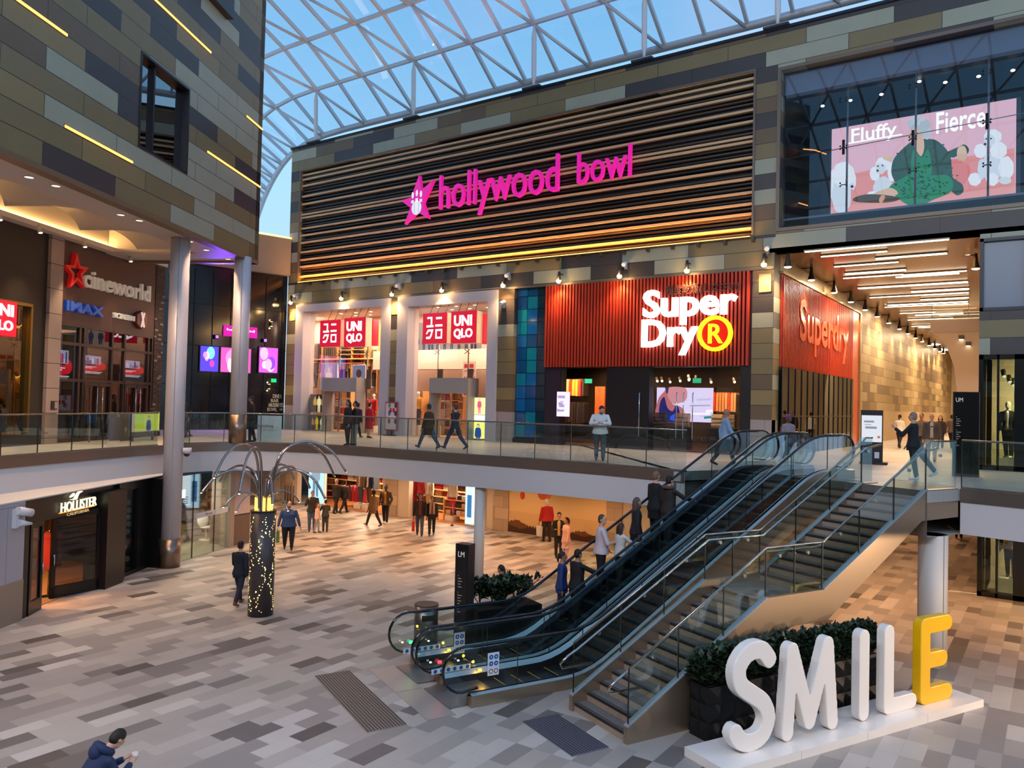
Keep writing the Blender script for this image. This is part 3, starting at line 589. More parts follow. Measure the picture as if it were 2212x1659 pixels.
m=MB(mat('#a07a5c',.4)); m.prism(W,[(-33.9,28.7),(-20.1,28.7),(-20.1,32.5),(-38.8,32.5)],U,U+.02); st(m.build('floor_clothes_store'))
k=0
for i in range(5):
    for j in range(3):
        for bx in (-32.6,-25.6):
            x=bx+i*1.15; y=29.2+j*1.1; m=MB(emi('#fff2e0',9)); m.poly(Fr((x,y,10.29),(1,0,0),(0,-1,0)),circ(0,0,.09,n=12)); o=m.build('ceiling_downlight'); tag(o,'round ceiling downlight inside the clothes store window','downlight','ceiling downlights in the clothes store')
for x,y in ((-35.6,31.1),(-31,30.4),(-26.8,30.4),(-22.6,30.2)): light('AREA','store_lamp',(x,y,10.2),750,'#ffdcc4',2.5,target=(x,y,0),sy=1.6)
# glazing with steel posts and spider fittings
def storeglass(a0,a1,posts,label):
    t=thing('store_glazing',label,'shop window',FA.p((a0+a1)/2,U,-.3))
    m=MB(glass('#f4efea',.035)); m.box(FA,a0,a1,U,10.2,-.42,-.4); m.build('pane',t)
    m=MB(mat('#7a6e62',.3,.8))
    for p in posts: m.tube([FA.p(p,U,-.55),FA.p(p,8.25,-.55)],.035,8)
    m.build('steel_posts',t)
    for p in posts:
        for z in (6.45,7.9):
            q=MB(mat('#3c3834',.3,.8)); 
            for dx in (-.16,.16):
                for dz in (-.1,.1): q.tube([FA.p(p,z,-.5),FA.p(p+dx,z+dz,-.44)],.018,5)
            q.build('spider_fitting',t)
        q=MB(mat('#8b7a6a',.4)); q.box(FA,p-.02,p+.32,6.1,7.1,-.56,-.52); q.build('patch_plate',t)
storeglass(-33.1,-27.38,[-30.9,-28.9],'tall clear glazing of the left clothes store window with steel posts')
storeglass(-25.62,-20.86,[-24.2,-22.4],'tall clear glazing of the right clothes store window with steel posts')
# doors glass boxes with grey heads
for a0,a1,lab in [(-31.4,-29.0,'left'),(-24.1,-21.9,'right')]:
    t=thing('glass_door_portal','glass door portal with grey head panel in the %s clothes store window'%lab,'door portal',FA.p((a0+a1)/2,U,-.4))
    m=MB(mat('#a39d95',.4,.1)); m.box(FA,a0,a1+.1,5.95,6.65,-.6,.18); m.box(FA,a0,a0+.08,U,5.95,-.6,.15); m.box(FA,a1,a1+.08,U,5.95,-.6,.15); m.build('head_panel',t)
    m=MB(CHROME); 
    for x in (a0+.9,a0+1.3): m.tube([FA.p(x,U+.6,.1),FA.p(x,U+2,.1)],.02,6)
    m.build('pull_handle',t)
# uniqlo hanging cubes
UR=mat('#d31f35',.35,em='#e01530',es=.6); UW=emi('#fff6fa',2.6)
def kata(m,fr,a,b,w_,h,c):
    def R(x0,x1,y0,y1): m.quad(fr,a+w_*x0,a+w_*x1,b+h*y0,b+h*y1,c)
    def P(p): m.poly(fr,[(a+w_*x,b+h*y) for x,y in p],c)
    # yu
    R(.04,.36,.92,1.0); R(.27,.36,.62,1.0); R(0,.44,.54,.63)
    # ni
    R(.60,.96,.89,.98); R(.56,1.0,.56,.65)
    # ku
    P([(.1,.44),(.44,.44),(.34,.14),(.24,.02),(0,.02),(0,.11),(.2,.12),(.27,.2),(.32,.35),(.12,.35),(.07,.24),(-.02,.24)])
    # ro
    R(.58,.66,.02,.44); R(.92,1.0,.02,.44); R(.66,.92,.36,.44); R(.66,.92,.02,.1)
def cube(a0,a1,b0,b1,kind,label,wires):
    t=thing('hanging_sign_cube',label,'sign',FA.p((a0+a1)/2,b0,.3),group=None)
    m=MB(mat('#d9b79a',.5,em='#ffcfa8',es=.25)); m.box(FA,a0+.01,a1,b0,b1,-.1,.33); m.build('box',t); m=MB(UR); m.box(FA,a0,a1+.005,b0-.01,b1+.01,.33,.36); m.build('front_panel',t)
    w_,h=a1-a0,b1-b0
    if kind=='k': m=MB(UW); kata(m,FA,a0+.16*w_,b0+.14*h,.66*w_,.74*h,.364); m.build('lettering',t)
    else:
        text('UNI',FA,a0+.12*w_,a1-.17*w_,b0+.54*h,b0+.88*h,UW,.01,'lettering',t,.035,c=.362); text('QLO',FA,a0+.12*w_,a1-.14*w_,b0+.12*h,b0+.46*h,UW,.01,'lettering',t,.035,c=.362)
    for x in wires: m=MB(mat('#5a5450',.4,.6)); m.tube([FA.p(a0+w_*x,b1,.2),FA.p(a0+w_*x,b1+.75,-.2)],.015,5); m.build('hanging_rod',t)
for (px0,py0,px1,py1,k_,lab,wr) in [(692,693,734,748,'k','left red sign cube with white katakana in the left store window',(.25,.6,.95)),(744,688,788,748,'u','red sign cube with white Latin lettering in the left store window',(.2,.5,.85)),(914,678,964,741,'k','red sign cube with white katakana in the right store window',(.2,.5,.85)),(975,674,1028,740,'u','red sign cube with white Latin lettering in the right store window',(.2,.5,.85))]:
    a0,b1=FA.hit(px0,py0,.36); a1,b0=FA.hit(px1,py1,.36); cube(a0,a1,b0,b1,k_,lab,wr)
for px0,px1,py0,py1,lab in [(800,805,690,746,'left'),(1040,1044,677,742,'right')]:
    a0,b1=FA.hit(px0,py0,-.2); a1,b0=FA.hit(px1,py1,-.2); o=MB(UR); o.box(FA,a0-.1,a1,b0,b1,-.6,-.2); o=o.build('hanging_sign_cube'); tag(o,'plain red side of a hanging sign cube at the right of the %s store window'%lab,'sign')
# --- flat figure posters
def figure(m,fr,cx,b0,h,cols,c,r=None):
    """printed standing figure: cols = (skin, hair, top, bottom)"""
    sk,ha,tp,bt=cols; s=h
    m.m(bt); m.poly(fr,[(cx-.1*s,b0),(cx-.02*s,b0),(cx,b0+.4*s),(cx+.03*s,b0),(cx+.11*s,b0),(cx+.11*s,b0+.5*s),(cx-.11*s,b0+.5*s)],c)
    m.m(tp); m.poly(fr,spline([(cx-.14*s,b0+.42*s),(cx+.14*s,b0+.42*s),(cx+.17*s,b0+.62*s),(cx+.13*s,b0+.8*s),(cx,b0+.84*s),(cx-.13*s,b0+.8*s),(cx-.17*s,b0+.62*s)],3),c+.003)
    m.m(ha); m.poly(fr,circ(cx,b0+.915*s,.075*s,.085*s,14),c+.005); m.m(sk); m.poly(fr,circ(cx,b0+.9*s,.055*s,.07*s,14),c+.008)
def poster(fr,a0,a1,b0,b1,c,label,bgc,figs,es=1.5,nm='light_box',cat='poster',extra=None,frame='#e8e4e0',depth=.12,grp=None):
    t=thing(nm,label,cat,fr.p((a0+a1)/2,b0,c),group=grp)
    m=MB(mat(frame,.4)); m.box(fr,a0-.03,a1+.03,b0-.03,b1+.03,c-depth,c-.004); m.build('frame',t)
    m=MB(emi(bgc,es)); m.quad(fr,a0,a1,b0,b1,c)
    m.clip=(b0,b1)
    for (cx,bb,h,cols) in figs: figure(m,fr,a0+(a1-a0)*cx,b0+(b1-b0)*bb,(b1-b0)*h,[emi(q,es) for q in cols],c+.004)
    m.clip=None
    if extra: extra(m,fr,a0,a1,b0,b1,c)
    m.build('picture',t); return t
def box_px(x0,y0,x1,y1,c=0.): a0,b1=FA.hit(x0,y0,c); a1,b0=FA.hit(x1,y1,c); return a0,a1,b0,b1
a0,a1,b0,b1=box_px(671,852,704,891,-.5)
poster(FA,a0,a1,b0,b1,-.5,'lit picture panel of people in coats, upper left in the left store window','#2c2a18',[(.3,.05,.85,('#e8b890','#1a1208','#c9a020','#201c10')),(.55,0,.95,('#f0d0a0','#2a1c10','#f0e8c0','#e8e0b0')),(.8,.05,.85,('#e8b890','#1a1208','#b08a20','#201c10'))])
a0,a1,b0,b1=box_px(668,897,701,929,-.5)
poster(FA,a0,a1,b0,b1,-.5,'lit picture panel of a yellow garment, lower left in the left store window','#3a3830',[(.25,.0,.8,('#e8b890','#1a1208','#c06a50','#1c1c1c')),(.5,.0,.95,('#f0d0a0','#2a1c10','#e0b81c','#e0b81c')),(.8,.0,.9,('#e8b890','#1a1208','#c9d0c0','#b0b8a8'))])
a0,a1,b0,b1=box_px(1016,859,1052,896,-.35)
poster(FA,a0,a1,b0,b1,-.35,'lit yellow poster of a figure in a pink hooded jacket, right store window','#f5e79a',[(.55,.05,.9,('#f0c8a8','#c04a6a','#c8506c','#d86a80'))])
a0,a1,b0,b1=box_px(1015,909,1051,948,-.35)
poster(FA,a0,a1,b0,b1,-.35,'lit yellow poster of a dark haired child in a blue jacket, right store window','#f2ea7a',[(.5,-.5,1.35,('#f0c8a8','#1c120c','#25408a','#20306a'))])
a0,a1,b0,b1=box_px(1016,896,1051,909,-.35)
t=thing('kids_lettering_panel','white lit strip with pale lettering between two yellow posters','sign',FA.p(a0,b0,-.35)); m=MB(emi('#eef4f0',1.3)); m.box(FA,a0,a1,b0,b1,-.42,-.35); m.build('panel',t); text('UNIQLO KIDS',FA,a0+.08,a1-.08,b0+.12,b1-.12,mat('#6aa0a8',.5),.005,'lettering',t,c=-.349)
a0,a1,b0,b1=box_px(832,868,856,940,.25)
t=thing('store_poster_stand','white poster stand with red frame before the pier between the store windows','poster stand',FA.p((a0+a1)/2,U,.5))
m=MB(mat('#b03a44',.4)); m.box(FA,a0,a1,U+.25,b1,.2,.24); m.build('frame',t); m=MB(mat('#d8d0cc',.5)); m.box(FA,a0+.05,a1-.05,U+.3,b1-.06,.24,.25)
m.m(mat('#c02a38',.5)); m.quad(FA,a0+.3,a0+.45,b1-.5,b1-.3,.252); m.quad(FA,a0+.5,a0+.65,b1-.5,b1-.3,.252)
for i in range(3):
    for j in range(2): m.m(mat(['#8a5a30','#2a3a5a','#5a7a9a','#3a3a3a','#9a8a7a','#6a3a3a'][i*2+j],.6)); m.poly(FA,circ(a0+.3+.4*j,U+.7+.38*i,.09,.13,10),.252)
m.build('print',t); m=MB(BLACK); m.box(FA,(a0+a1)/2-.3,(a0+a1)/2+.3,U,U+.04,.0,.45); m.box(FA,(a0+a1)/2-.03,(a0+a1)/2+.03,U,U+.3,.18,.2); m.build('foot',t)
# wall art at the back of the stores
SH=mat('#d9a868',.5); GREYP=mat('#c9b6a4',.6)
def bx(x0,y0,x1,y1,Y):
    a=ony(x0,y0,Y); b=ony(x1,y1,Y); return a.x,b.x,b.z,a.z
Y1=31.9; F1=Fr((0,Y1,0),(1,0,0),(0,0,1))
def garment(m,fr,a,b,w_,h,c,col,d=.1):
    m.m(col); m.prism(fr,[(a-.5*w_,b),(a+.5*w_,b),(a+.45*w_,b+.7*h),(a+.62*w_,b+.55*h),(a+.66*w_,b+.62*h),(a+.3*w_,b+.93*h),(a+.1*w_,b+h),(a-.1*w_,b+h),(a-.3*w_,b+.93*h),(a-.66*w_,b+.62*h),(a-.62*w_,b+.55*h),(a-.45*w_,b+.7*h)],c,c+d)
def shelf_unit(a0,a1,b0,b1,rows,label,fr=F1,c=0.,d=.5,name='wall_shelving'):
    t=thing(name,label,'shelving',fr.p((a0+a1)/2,b0,c)); m=MB(SH)
    for i in range(rows+1): z=b0+(b1-b0)*i/rows; m.box(fr,a0,a1,z-.02,z+.02,c,c+d)
    m.box(fr,a0-.03,a0,b0,b1,c,c+d); m.box(fr,a1,a1+.03,b0,b1,c,c+d); m.build('boards',t); return t
R=random.Random(3)
def stacks(a0,a1,b0,b1,rows,fr,c,cols,grp,label,dens=.42,d=.3,fill=.75):
    n=max(1,int((a1-a0)/dens)); protos={}
    for i in range(rows):
        z=b0+(b1-b0)*i/rows+.02; hh=(b1-b0)/rows*fill
        for j in range(n):
            a=a0+(a1-a0)*(j+.5)/n; w_=(a1-a0)/n*.42; col=R.choice(cols)
            m=MB(mat(col,.8)); kk=max(2,int(hh/.07))
            for q in range(kk): m.box(fr,a-w_,a+w_,z+hh*q/kk,z+hh*(q+.86)/kk,c+.05,c+d+.03*(q%2))
            tag(m.build('folded_clothes_stack'),label,'clothes',grp)
def hang(a0,a1,zr,h,fr,c,cols,grp,label,n):
    for j in range(n):
        a=a0+(a1-a0)*(j+.5)/n; m=MB(mat(R.choice(cols),.8)); w_=(a1-a0)/n*R.uniform(.6,.95)
        m.prism(fr,[(a-.5*w_,zr-h),(a+.5*w_,zr-h*R.uniform(.95,1.02)),(a+.42*w_,zr-.1*h),(a+.1*w_,zr),(a-.1*w_,zr),(a-.42*w_,zr-.1*h)],c,c+.42); tag(m.build('hanging_garment'),label,'garment',grp)
DKC_=['#1d1a1a','#2c2624','#3a3836','#4b3b2c','#20242c','#5a5048']; BRT=['#b5273a','#c9a083','#e6d8cc','#2c2a30','#8a3a30','#6a7a8a','#d9b08a']
# left store back wall
def BX(x0,y0,x1,y1,fr=F1): return bx(x0,y0,x1,y1,fr.o.y)
a0,a1,b0,b1=BX(673,742,706,780); hang(a0,a1,b1-.05,b1-b0,F1,.05,DKC_,'coats on the upper rail of the left store window, first bay','dark coat hanging on the upper rail, first bay of the left store window',8)
a0,a1,b0,b1=BX(710,745,740,782); hang(a0,a1,b1-.05,b1-b0,F1,.05,['#4a3828','#2a2420','#3a3028'],'coats on the upper rail of the left store window, second bay','brown coat hanging on the upper rail, second bay of the left store window',7)
a0,a1,b0,b1=BX(802,755,826,790); hang(a0,a1,b1-.05,b1-b0,F1,.05,['#9a6a38','#a87440','#4a5038'],'tan coats on the upper rail, right bay of the left store window','tan coat hanging on the upper rail, right bay of the left store window',4)
a0,a1,b0,b1=BX(745,748,800,785); shelf_unit(a0,a1,b0,b1,4,'wooden wall shelves stacked with dark clothes high in the left store window'); stacks(a0,a1,b0,b1,4,F1,.0,['#2a3040','#20242e','#b02030','#383c48'],'folded clothes on the high shelves of the left store window','folded dark clothes on the high shelves of the left store window',.5)
m=MB(SH)
a0,a1,b0,b1=BX(673,778,828,850); m.box(F1,a0,a1,b1-.04,b1+.03,0,.6)
for x in (673,708,741,772,800,828): q=ony(x,800,Y1).x; m.box(F1,q-.03,q+.03,b0,b1+1.9,0,.5)
tag(m.build('display_bay_frame'),'wooden display bay frame along the back of the left store window','display frame')
BLUEP='#7a8fc4'
for (x0,y0,x1,y1,cols,lab,bg_) in [(709,786,741,858,('#e8b8a0','#c09070','#e6c8bc','#d8c0b0'),'blue poster of a figure in a pale knit, left store window','#8498c8'),(777,790,802,850,('#4a2c20','#3a2018','#cfa8a8','#cfa8a8'),'blue portrait poster of a person in a pale hood, left store window','#7a88bc')]:
    a0,a1,b0,b1=BX(x0,y0,x1,y1); poster(F1,a0,a1,b0,b1,.52,lab,bg_,[(.5,-.9 if x0>750 else -.1,1.75 if x0>750 else 1.,cols)],es=.9)
# right store window: frieze, banner
a0,a1,b0,b1=BX(905,744,1056,756); m=MB(INW); m.box(F1,a0-2.5,a1+1,b0-1.0,b0,.2,.9); st(m.build('ceiling_store_bulkhead')) 
t=thing('fashion_frieze','wide printed frieze of seated models high in the right store window','poster',F1.p((a0+a1)/2,b0,.6)); m=MB(emi('#dcc4b4',.8)); a0,a1,b0,b1=BX(905,700,1056,757); m.quad(F1,a0,a1,b0,b1,.62)
for i in range(9):
    x=a0+(a1-a0)*(.1+.1*i); hh=(b1-b0)*(.95 if i in (2,8) else .45); figure(m,F1,x,b0,hh*1.2,[emi(q,.8) for q in (R.choice(['#e8b890','#7a4a30']),'#2a1c14',R.choice(['#2a3c78','#6a3a28','#b07038','#3a4a8a','#d0a080']),'#25336a')],.63+.004*i)
m.build('print',t)
a0,a1,b0,b1=BX(1040,785,1056,858); t=thing('hanging_banner','white banner with red lettering at the right edge of the right store window','banner',F1.p(a0,b0,1.5)); m=MB(mat('#f0e2d8',.6)); m.box(F1,a0,a1+.3,b0,b1,1.5,1.52); m.build('cloth',t)
for s_,y0,y1 in (('UNIQLO',.7,.76),('NOW',.48,.58),('OPEN',.34,.44)): text(s_,F1,a0+.1,a1+.25,b0+(b1-b0)*y0,b0+(b1-b0)*y1,mat('#c0303c',.6),.005,'lettering',t,.02,c=1.522)
m=MB(mat('#c0303c',.6)); m.quad(F1,a0+.1,a0+.35,b0+(b1-b0)*.82,b0+(b1-b0)*.93,1.523); m.quad(F1,a0+.42,a0+.67,b0+(b1-b0)*.82,b0+(b1-b0)*.93,1.523); m.quad(F1,a0+.1,a0+.35,b0+(b1-b0)*.05,b0+(b1-b0)*.18,1.523); m.build('emblem',t)
# lower displays in both windows
def ground_display(a0,a1,cols,side):
    a0=ony(a0,900,31.).x; a1=ony(a1,900,31.).x; fr=Fr((0,31.0,0),(1,0,0),(0,0,1)); shelf_unit(a0,a1,U,U+2.2,5,'low wooden shelves of folded clothes, %s'%side,fr); stacks(a0,a1,U,U+2.2,5,fr,0,cols,'folded clothes on the low shelves, '+side,'folded clothes on the low wooden shelves, '+side,.42)
ground_display(706,728,BRT,'left bay of the left store window'); ground_display(733,770,BRT,'middle bay of the left store window'); ground_display(900,925,['#2c2a30','#e6d8cc','#d9b08a'],'left bay of the right store window'); ground_display(942,985,['#b5273a','#a02838','#e6d8cc','#8a5a3a'],'middle bay of the right store window'); ground_display(988,1012,['#c9a083','#a87848','#e6d8cc'],'right bay of the right store window')
# --- blue glass strip
t=thing('blue_tiled_glass','tall strip of blue green glass panes left of the red fins','glazed wall',FA.p(-18.7,U,-.1))
for i in range(3):
    for j in range(12):
        z0=U+.25+.535*j*1.04; m=MB(mat(['#0e7f96','#0c62a0','#0a4c80'][(i+j*2+j//3)%3] if i<2 else '#08303f',.06,0,.9)); m.box(FA,-19.46+.53*i,-18.96+.53*i,z0,z0+.53,-.25,-.22); m.build('glass_pane',t)
m=MB(mat('#071014',.4)); m.box(FA,-19.5,-17.88,U,10.56,-.45,-.26)
m.box(FA,-19.5,-17.88,U,U+.2,-.26,-.1); m.build('backing',t)
# --- superdry
REDF=mat('#b03420',.45); 
t=thing('red_fin_fascia','wide fascia of vertical red fins above the dark store entrance','fascia',FA.p(-13.5,7.13,0))
m=MB(mat('#2a0e0c',.5)); m.box(FA,-17.88,-9.06,7.13,10.56,-.3,-.12); m.build('backing',t)
m=MB(REDF); n_=60
for i in range(n_): a=-17.85+i*(8.75/n_); m.box(FA,a,a+.078,7.12,10.55,-.12,.08)
m.build('fins',t)
t=thing('store_name_sign','big white glowing lettering reading Super Dry on the red fins','sign',FA.p(-11.5,7.6,.2))
SWH=emi('#fafcff',4.5)
def fitp(x0,y0,x1,y1,c=.25): a0,b1=FA.hit(x0,y0,c); a1,b0=FA.hit(x1,y1,c); return a0,a1,b0,b1
zb=FA.hit(1470,696,.25)[1]; a0=FA.hit(1388,660,.25)[0]; a1=FA.hit(1592,650,.25)[0]
sa,sb=FA.hit(1388,660,.25); sc1,sd=FA.hit(1592,650,.25); text('Super',FA,sa,sc1,FA.hit(1480,701,.25)[1],FA.hit(1410,626,.25)[1],SWH,.14,'lettering',t,.028,c=.12)
text('Dry',FA,sa-.03,FA.hit(1506,720,.25)[0],FA.hit(1470,767,.25)[1],FA.hit(1400,690,.25)[1],SWH,.14,'lettering',t,.028,c=.12)
t=thing('registered_mark_sign','glowing yellow ring with a letter R on a red disc beside the store name','sign',FA.p(-10.4,7.9,.2))
rc=FA.hit(1543,720,.25); cx,cz,r0=rc[0],rc[1],.655; YEL=emi('#ffe41a',3.2)
m=MB(YEL); o=circ(cx,cz,r0,n=40); i_=circ(cx,cz,r0*.8,n=40)
for k in range(40): j=(k+1)%40; m.prism(FA,[o[k],o[j],i_[j],i_[k]],.12,.26)
m.build('ring',t); m=MB(emi('#e01808',1.2)); m.prism(FA,i_,.1,.14); m.build('disc',t); text('R',FA,cx-.25,cx+.29,cz-.36,cz+.36,YEL,.1,'letter',t,.01,c=.14)
t=thing('japanese_lettering_sign','row of dull brown Japanese characters above the glowing store name','sign',FA.p(-11,9.9,.2))
text('極度乾燥(しなさい)',FA,-12.35,-9.5,9.78,10.22,mat('#6b4038',.5,.3),.05,'lettering',t,.01,c=.1)
# dark entrance block
DKS=mat('#18151a',.4); PUR=mat('#2c2030',.35)
m=MB(DKS); wallholes(m,FA,-17.88,-9.06,U,7.13,-.5,-.05,[(X(1210,850),X(1308,850),U,7.1),(X(1401,850),X(1598,850),U,7.1)]); 
st(m.build('wall_dark_entrance')); m=MB(PUR); m.box(FA,-17.8,X(1209,850),U,7.0,-.05,-.03); st(m.build('trim_15'))
m=MB(mat('#1d1614',.6)); m.box(W,-21,-9.0,34.5,34.7,U,8); m.box(W,-21.0,-20.9,28.7,34.7,U,8); m.box(W,-9.1,-9.0,28.7,34.7,U,8); st(m.build('wall_dark_store'))
m=MB(mat('#1d181a',.7)); m.box(W,-21,-9.0,28.7,34.7,7.6,7.7); st(m.build('ceiling_dark_store')); m=MB(mat('#4a3628',.45)); m.box(W,-21,-9.0,28.7,34.7,U,U+.02); st(m.build('floor_dark_store'))
for i in range(16):
    x=R.uniform(-17,-9.5); y=R.uniform(29.5,33.5); z=6.75; t=thing('track_spotlight','small bright track spotlight under the dark store ceiling','spotlight',(x,y,z),group='track spotlights in the dark store'); m=MB(mat('#d8c8b0',.4)); m.cyl((x,y,z+.1),(x+.08,y-.1,z-.06),.05,8); m.build('body',t); m=MB(emi('#ffe0b0',14)); m.ell((x+.09,y-.11,z-.07),.05,8,6); m.build('bulb',t)
for x,y,e_ in ((-15.6,29.0,130),(-17.2,29.2,130),(-14.3,29.0,100),(-12,28.9,100),(-10.2,29.0,130),(-11,31.5,90),(-17.5,32,90)): light('SPOT','store_beam',(x,y,7.4),e_*4,'#ffbc7c',.06,target=(x,y+2.,U+1.2),spot=110)
F2=Fr((0,33.6,0),(1,0,0),(0,0,1)); F3=Fr((0,30.6,0),(1,0,0),(0,0,1))
OR=['#c8431e','#d9892a','#a83220','#e0c9a0','#2a2420','#c23a4a','#e6b04a']; DD=['#15141a','#201c22','#2c262a','#3a2a26']
def P_(x0,y0,x1,y1,fr): return bx(x0,y0,x1,y1,fr.o.y)
a0,a1,b0,b1=P_(1212,820,1272,856,F3); hang(a0,a1,b1,b1-b0,F3,.0,OR,'bright jackets hung high in the left opening of the dark store','bright jacket on the high rail, left opening of the dark store',9)
m=MB(BLACK); m.tube([F3.p(a0,b1+.02,.2),F3.p(a1,b1+.02,.2)],.015,6); m.box(F3,a0,a1,b0-.12,b0-.08,0,.4); tag(m.build('garment_rail'),'black rail and shelf holding the bright jackets in the dark store','rail')
a0,a1,b0,b1=P_(1225,868,1272,915,F3); hang(a0,a1,b1,b1-b0,F3,.0,DD,'dark jackets on the low rail of the dark store','dark patterned jacket on the low rail, left opening of the dark store',8)
a0,a1,b0,b1=P_(1288,835,1306,950,F3); o=MB(mat('#a8542a',.5,noise=.5)); o.box(F3,a0,a1,U,b1,0,.1); tag(o.build('brick_panel'),'orange perforated wall panel inside the left opening of the dark store','panel')
a0,a1,b0,b1=P_(1253,900,1283,928,Fr((0,29.4,0),(1,0,0),(0,0,1))); fr=Fr((0,29.2,0),(1,0,0),(0,0,1))
o=MB(mat('#8a7a50',.6)); o.box(fr,-14.9,-13.7,U,U+.85,-.3,.3); tag(o.build('wooden_display_crate'),'wooden display crate at the doorway of the dark store','crate')
stacks(-14.9,-13.7,U+.87,U+1.5,1,fr,-.25,['#d8c080','#e6d8b0','#c8a050'],'folded clothes on the wooden crate','stack of pale folded clothes on the wooden crate in the dark store doorway',.42,fill=1.)
a0,a1,b0,b1=box_px(1202,846,1227,900,.1); t=thing('portrait_screen','bright portrait screen on the purple pier left of the dark store doorway','screen',FA.p(a0,b0,.1)); m=MB(emi('#d8c8ee',1.6)); m.box(FA,a0,a1,b0,b1,-.02,.05)
for i in range(8): m.m(emi(R.choice(['#9a8ab0','#f4ecff','#6a5a80','#b8a8d0']),1.5)); z=b0+(b1-b0)*(.1+.09*i); x=a0+R.uniform(.02,.2); m.quad(FA,x,min(a1,x+R.uniform(.15,.4)),z,z+.12,.052+.001*i)
m.build('picture',t)
# big video wall
a0,a1,b0,b1=P_(1419,837,1540,913,F3); t=thing('video_wall','large video wall showing a model in a blue top inside the dark store','screen',F3.p((a0+a1)/2,b0,0)); w_=a1-a0; h=b1-b0
m=MB(BLACK); m.box(F3,a0-.05,a1+.05,b0-.05,b1+.05,-.2,-.01); m.build('casing',t)
def PP(col,pts,c,es=1.7): m.m(emi(col,es)); m.poly(F3,[(a0+w_*x,b0+h*y) for x,y in pts],c)
m=MB(); PP('#dcd4f4',[(0,0),(1,0),(1,1),(0,1)],.0)
PP('#8a7ac0',[(0,.2),(.15,.0),(.0,0)],.002); PP('#b26a70',spline([(0,0),(.02,.6),(.12,.85),(.2,.95),(.24,.7),(.3,.5),(.42,.45),(.5,.3),(.45,0)],3),.004); PP('#c98a90',spline([(.2,.75),(.2,1),(.5,1),(.55,.8),(.52,.62),(.42,.55),(.3,.52)],3),.008); PP('#30285a',[(.15,1),(.22,1),(.2,.8),(.17,.85)],.01)
PP('#1c2464',spline([(.08,0),(.06,.5),(.14,.72),(.2,.4),(.3,.3),(.36,.5),(.42,.3),(.4,0)],3),.012); PP('#2a4ac8',spline([(.25,.05),(.3,.2),(.4,.18),(.38,.02)],3),.014,2)
for x,y,a,b in [(.55,.2,.4,.08),(.6,.45,.35,.06),(.72,.62,.25,.08),(.78,.15,.2,.05),(.88,.28,.12,.1)]: PP(['#9aa0b8','#f4f4ff','#b8c0d8'][int(a*10)%3],[(x,y),(min(1,x+a),y+.03),(min(1,x+a),y+b),(x,y+b-.02)],.016+x*.002,1.8)
PP('#2a8a80',[(.85,.1),(1,.13),(1,.2),(.85,.17)],.02)
m.build('picture',t)
# right opening clothes and tables
a0,a1,b0,b1=P_(1400,838,1415,870,F3); hang(a0,a1,b1,b1-b0,F3,0,OR,'bright garments at the left edge of the right opening of the dark store','bright garment beside the video wall, left edge of the right opening',4)
a0,a1,b0,b1=P_(1548,848,1598,890,F3); hang(a0,a1,b1,b1-b0,F3,0,['#d8a060','#e0b880','#8a4a20','#c8431e'],'amber lit garments right of the video wall','amber lit garment right of the video wall in the dark store',8)
fr=Fr((0,29.7,0),(1,0,0),(0,0,1)); 
for (x0,x1,lab,cl) in [(1403,1440,'left of the video wall',['#c8b090','#3a3a2a']),(1455,1490,'in front of the video wall',['#b0a080','#c8b898']),(1535,1590,'right of the doors',['#c8b080','#8a7a50','#e0d0a0'])]:
    a0=ony(x0,920,29.7).x; a1=ony(x1,920,29.7).x; o=MB(mat('#1c1618',.6)); o.box(fr,a0,a1,U,U+.9,-.3,.3); tag(o.build('display_table'),'dark display table of folded clothes '+lab,'table'); stacks(a0,a1,U+.92,U+1.45,1,fr,-.25,cl,'folded clothes on the table '+lab,'folded clothes on the dark table '+lab,.38,fill=1.)
for x in (1385,1465,1480,1500): a=ony(x,900,28.3).x; m=MB(CHROME); m.tube([(a,28.15,U+.5),(a,28.1,U+.55),(a,28.1,U+2.2),(a,28.15,U+2.25)],.02,6); tag(m.build('door_pull_handle'),'long steel pull handle of the dark store glass doors','handle','pull handles on the dark store doors')
o=MB(glass('#e8e6e8',.04)); o.box(FA,X(1401,850),X(1598,850),U,7.1,-.3,-.28); tag(o.build('store_glass_doors'),'frameless glass doors of the right opening under the glowing store name','door')
for (x,y) in ((1269,823),(1504,822)): a=FA.hit(x,y,-.3); m=MB(emi('#3fc08a',1.5)); m.box(FA,a[0]-.16,a[0]+.16,a[1]-.09,a[1]+.09,-.4,-.35); tag(m.build('exit_sign'),'green exit sign in the %s opening of the dark store'%('left' if x<1400 else 'right'),'sign')
# ================================================================= big window with billboard, upper right
m=MB(mat('#10131f',.5)); m.box(FA,BW[0],BW[1],BW[2],BW[3],-6,-5.8); m.box(FA,BW[0]-.1,BW[0],BW[2],BW[3],-6,-.45); m.box(FA,BW[0],BW[1],BW[2]-.05,BW[2]+.35,-6,-.45); m.m(mat('#9a9ca8',.6)); m.box(FA,BW[0],BW[1],BW[3]-.75,BW[3],-.75,-.45); m.box(FA,BW[0],BW[1],BW[2]-.05,BW[2]+.42,-.9,-.45); m.m(mat('#1a1c28',.6)); m.box(FA,BW[0],BW[1],BW[3]-.1,BW[3],-6,-.75); st(m.build('wall_window_room'))
m=MB(glass('#e6eaf0',.035)); m.box(FA,BW[0],BW[1],BW[2],BW[3],-.3,-.28); o=st(m.build('window_3')); 
m=MB(mat('#a8a4a0',.3,.6))
for px in (1822,1972,2132): a=ony(px,300,FY).x; m.tube([FA.p(a,BW[2]+.3,-.6),FA.p(a,17.45,-.6)],.035,8)
m.tube([FA.p(BW[0],14.55,-.35),FA.p(BW[1],15.0,-.35)],.015,5); m.build('mullion_posts',o)
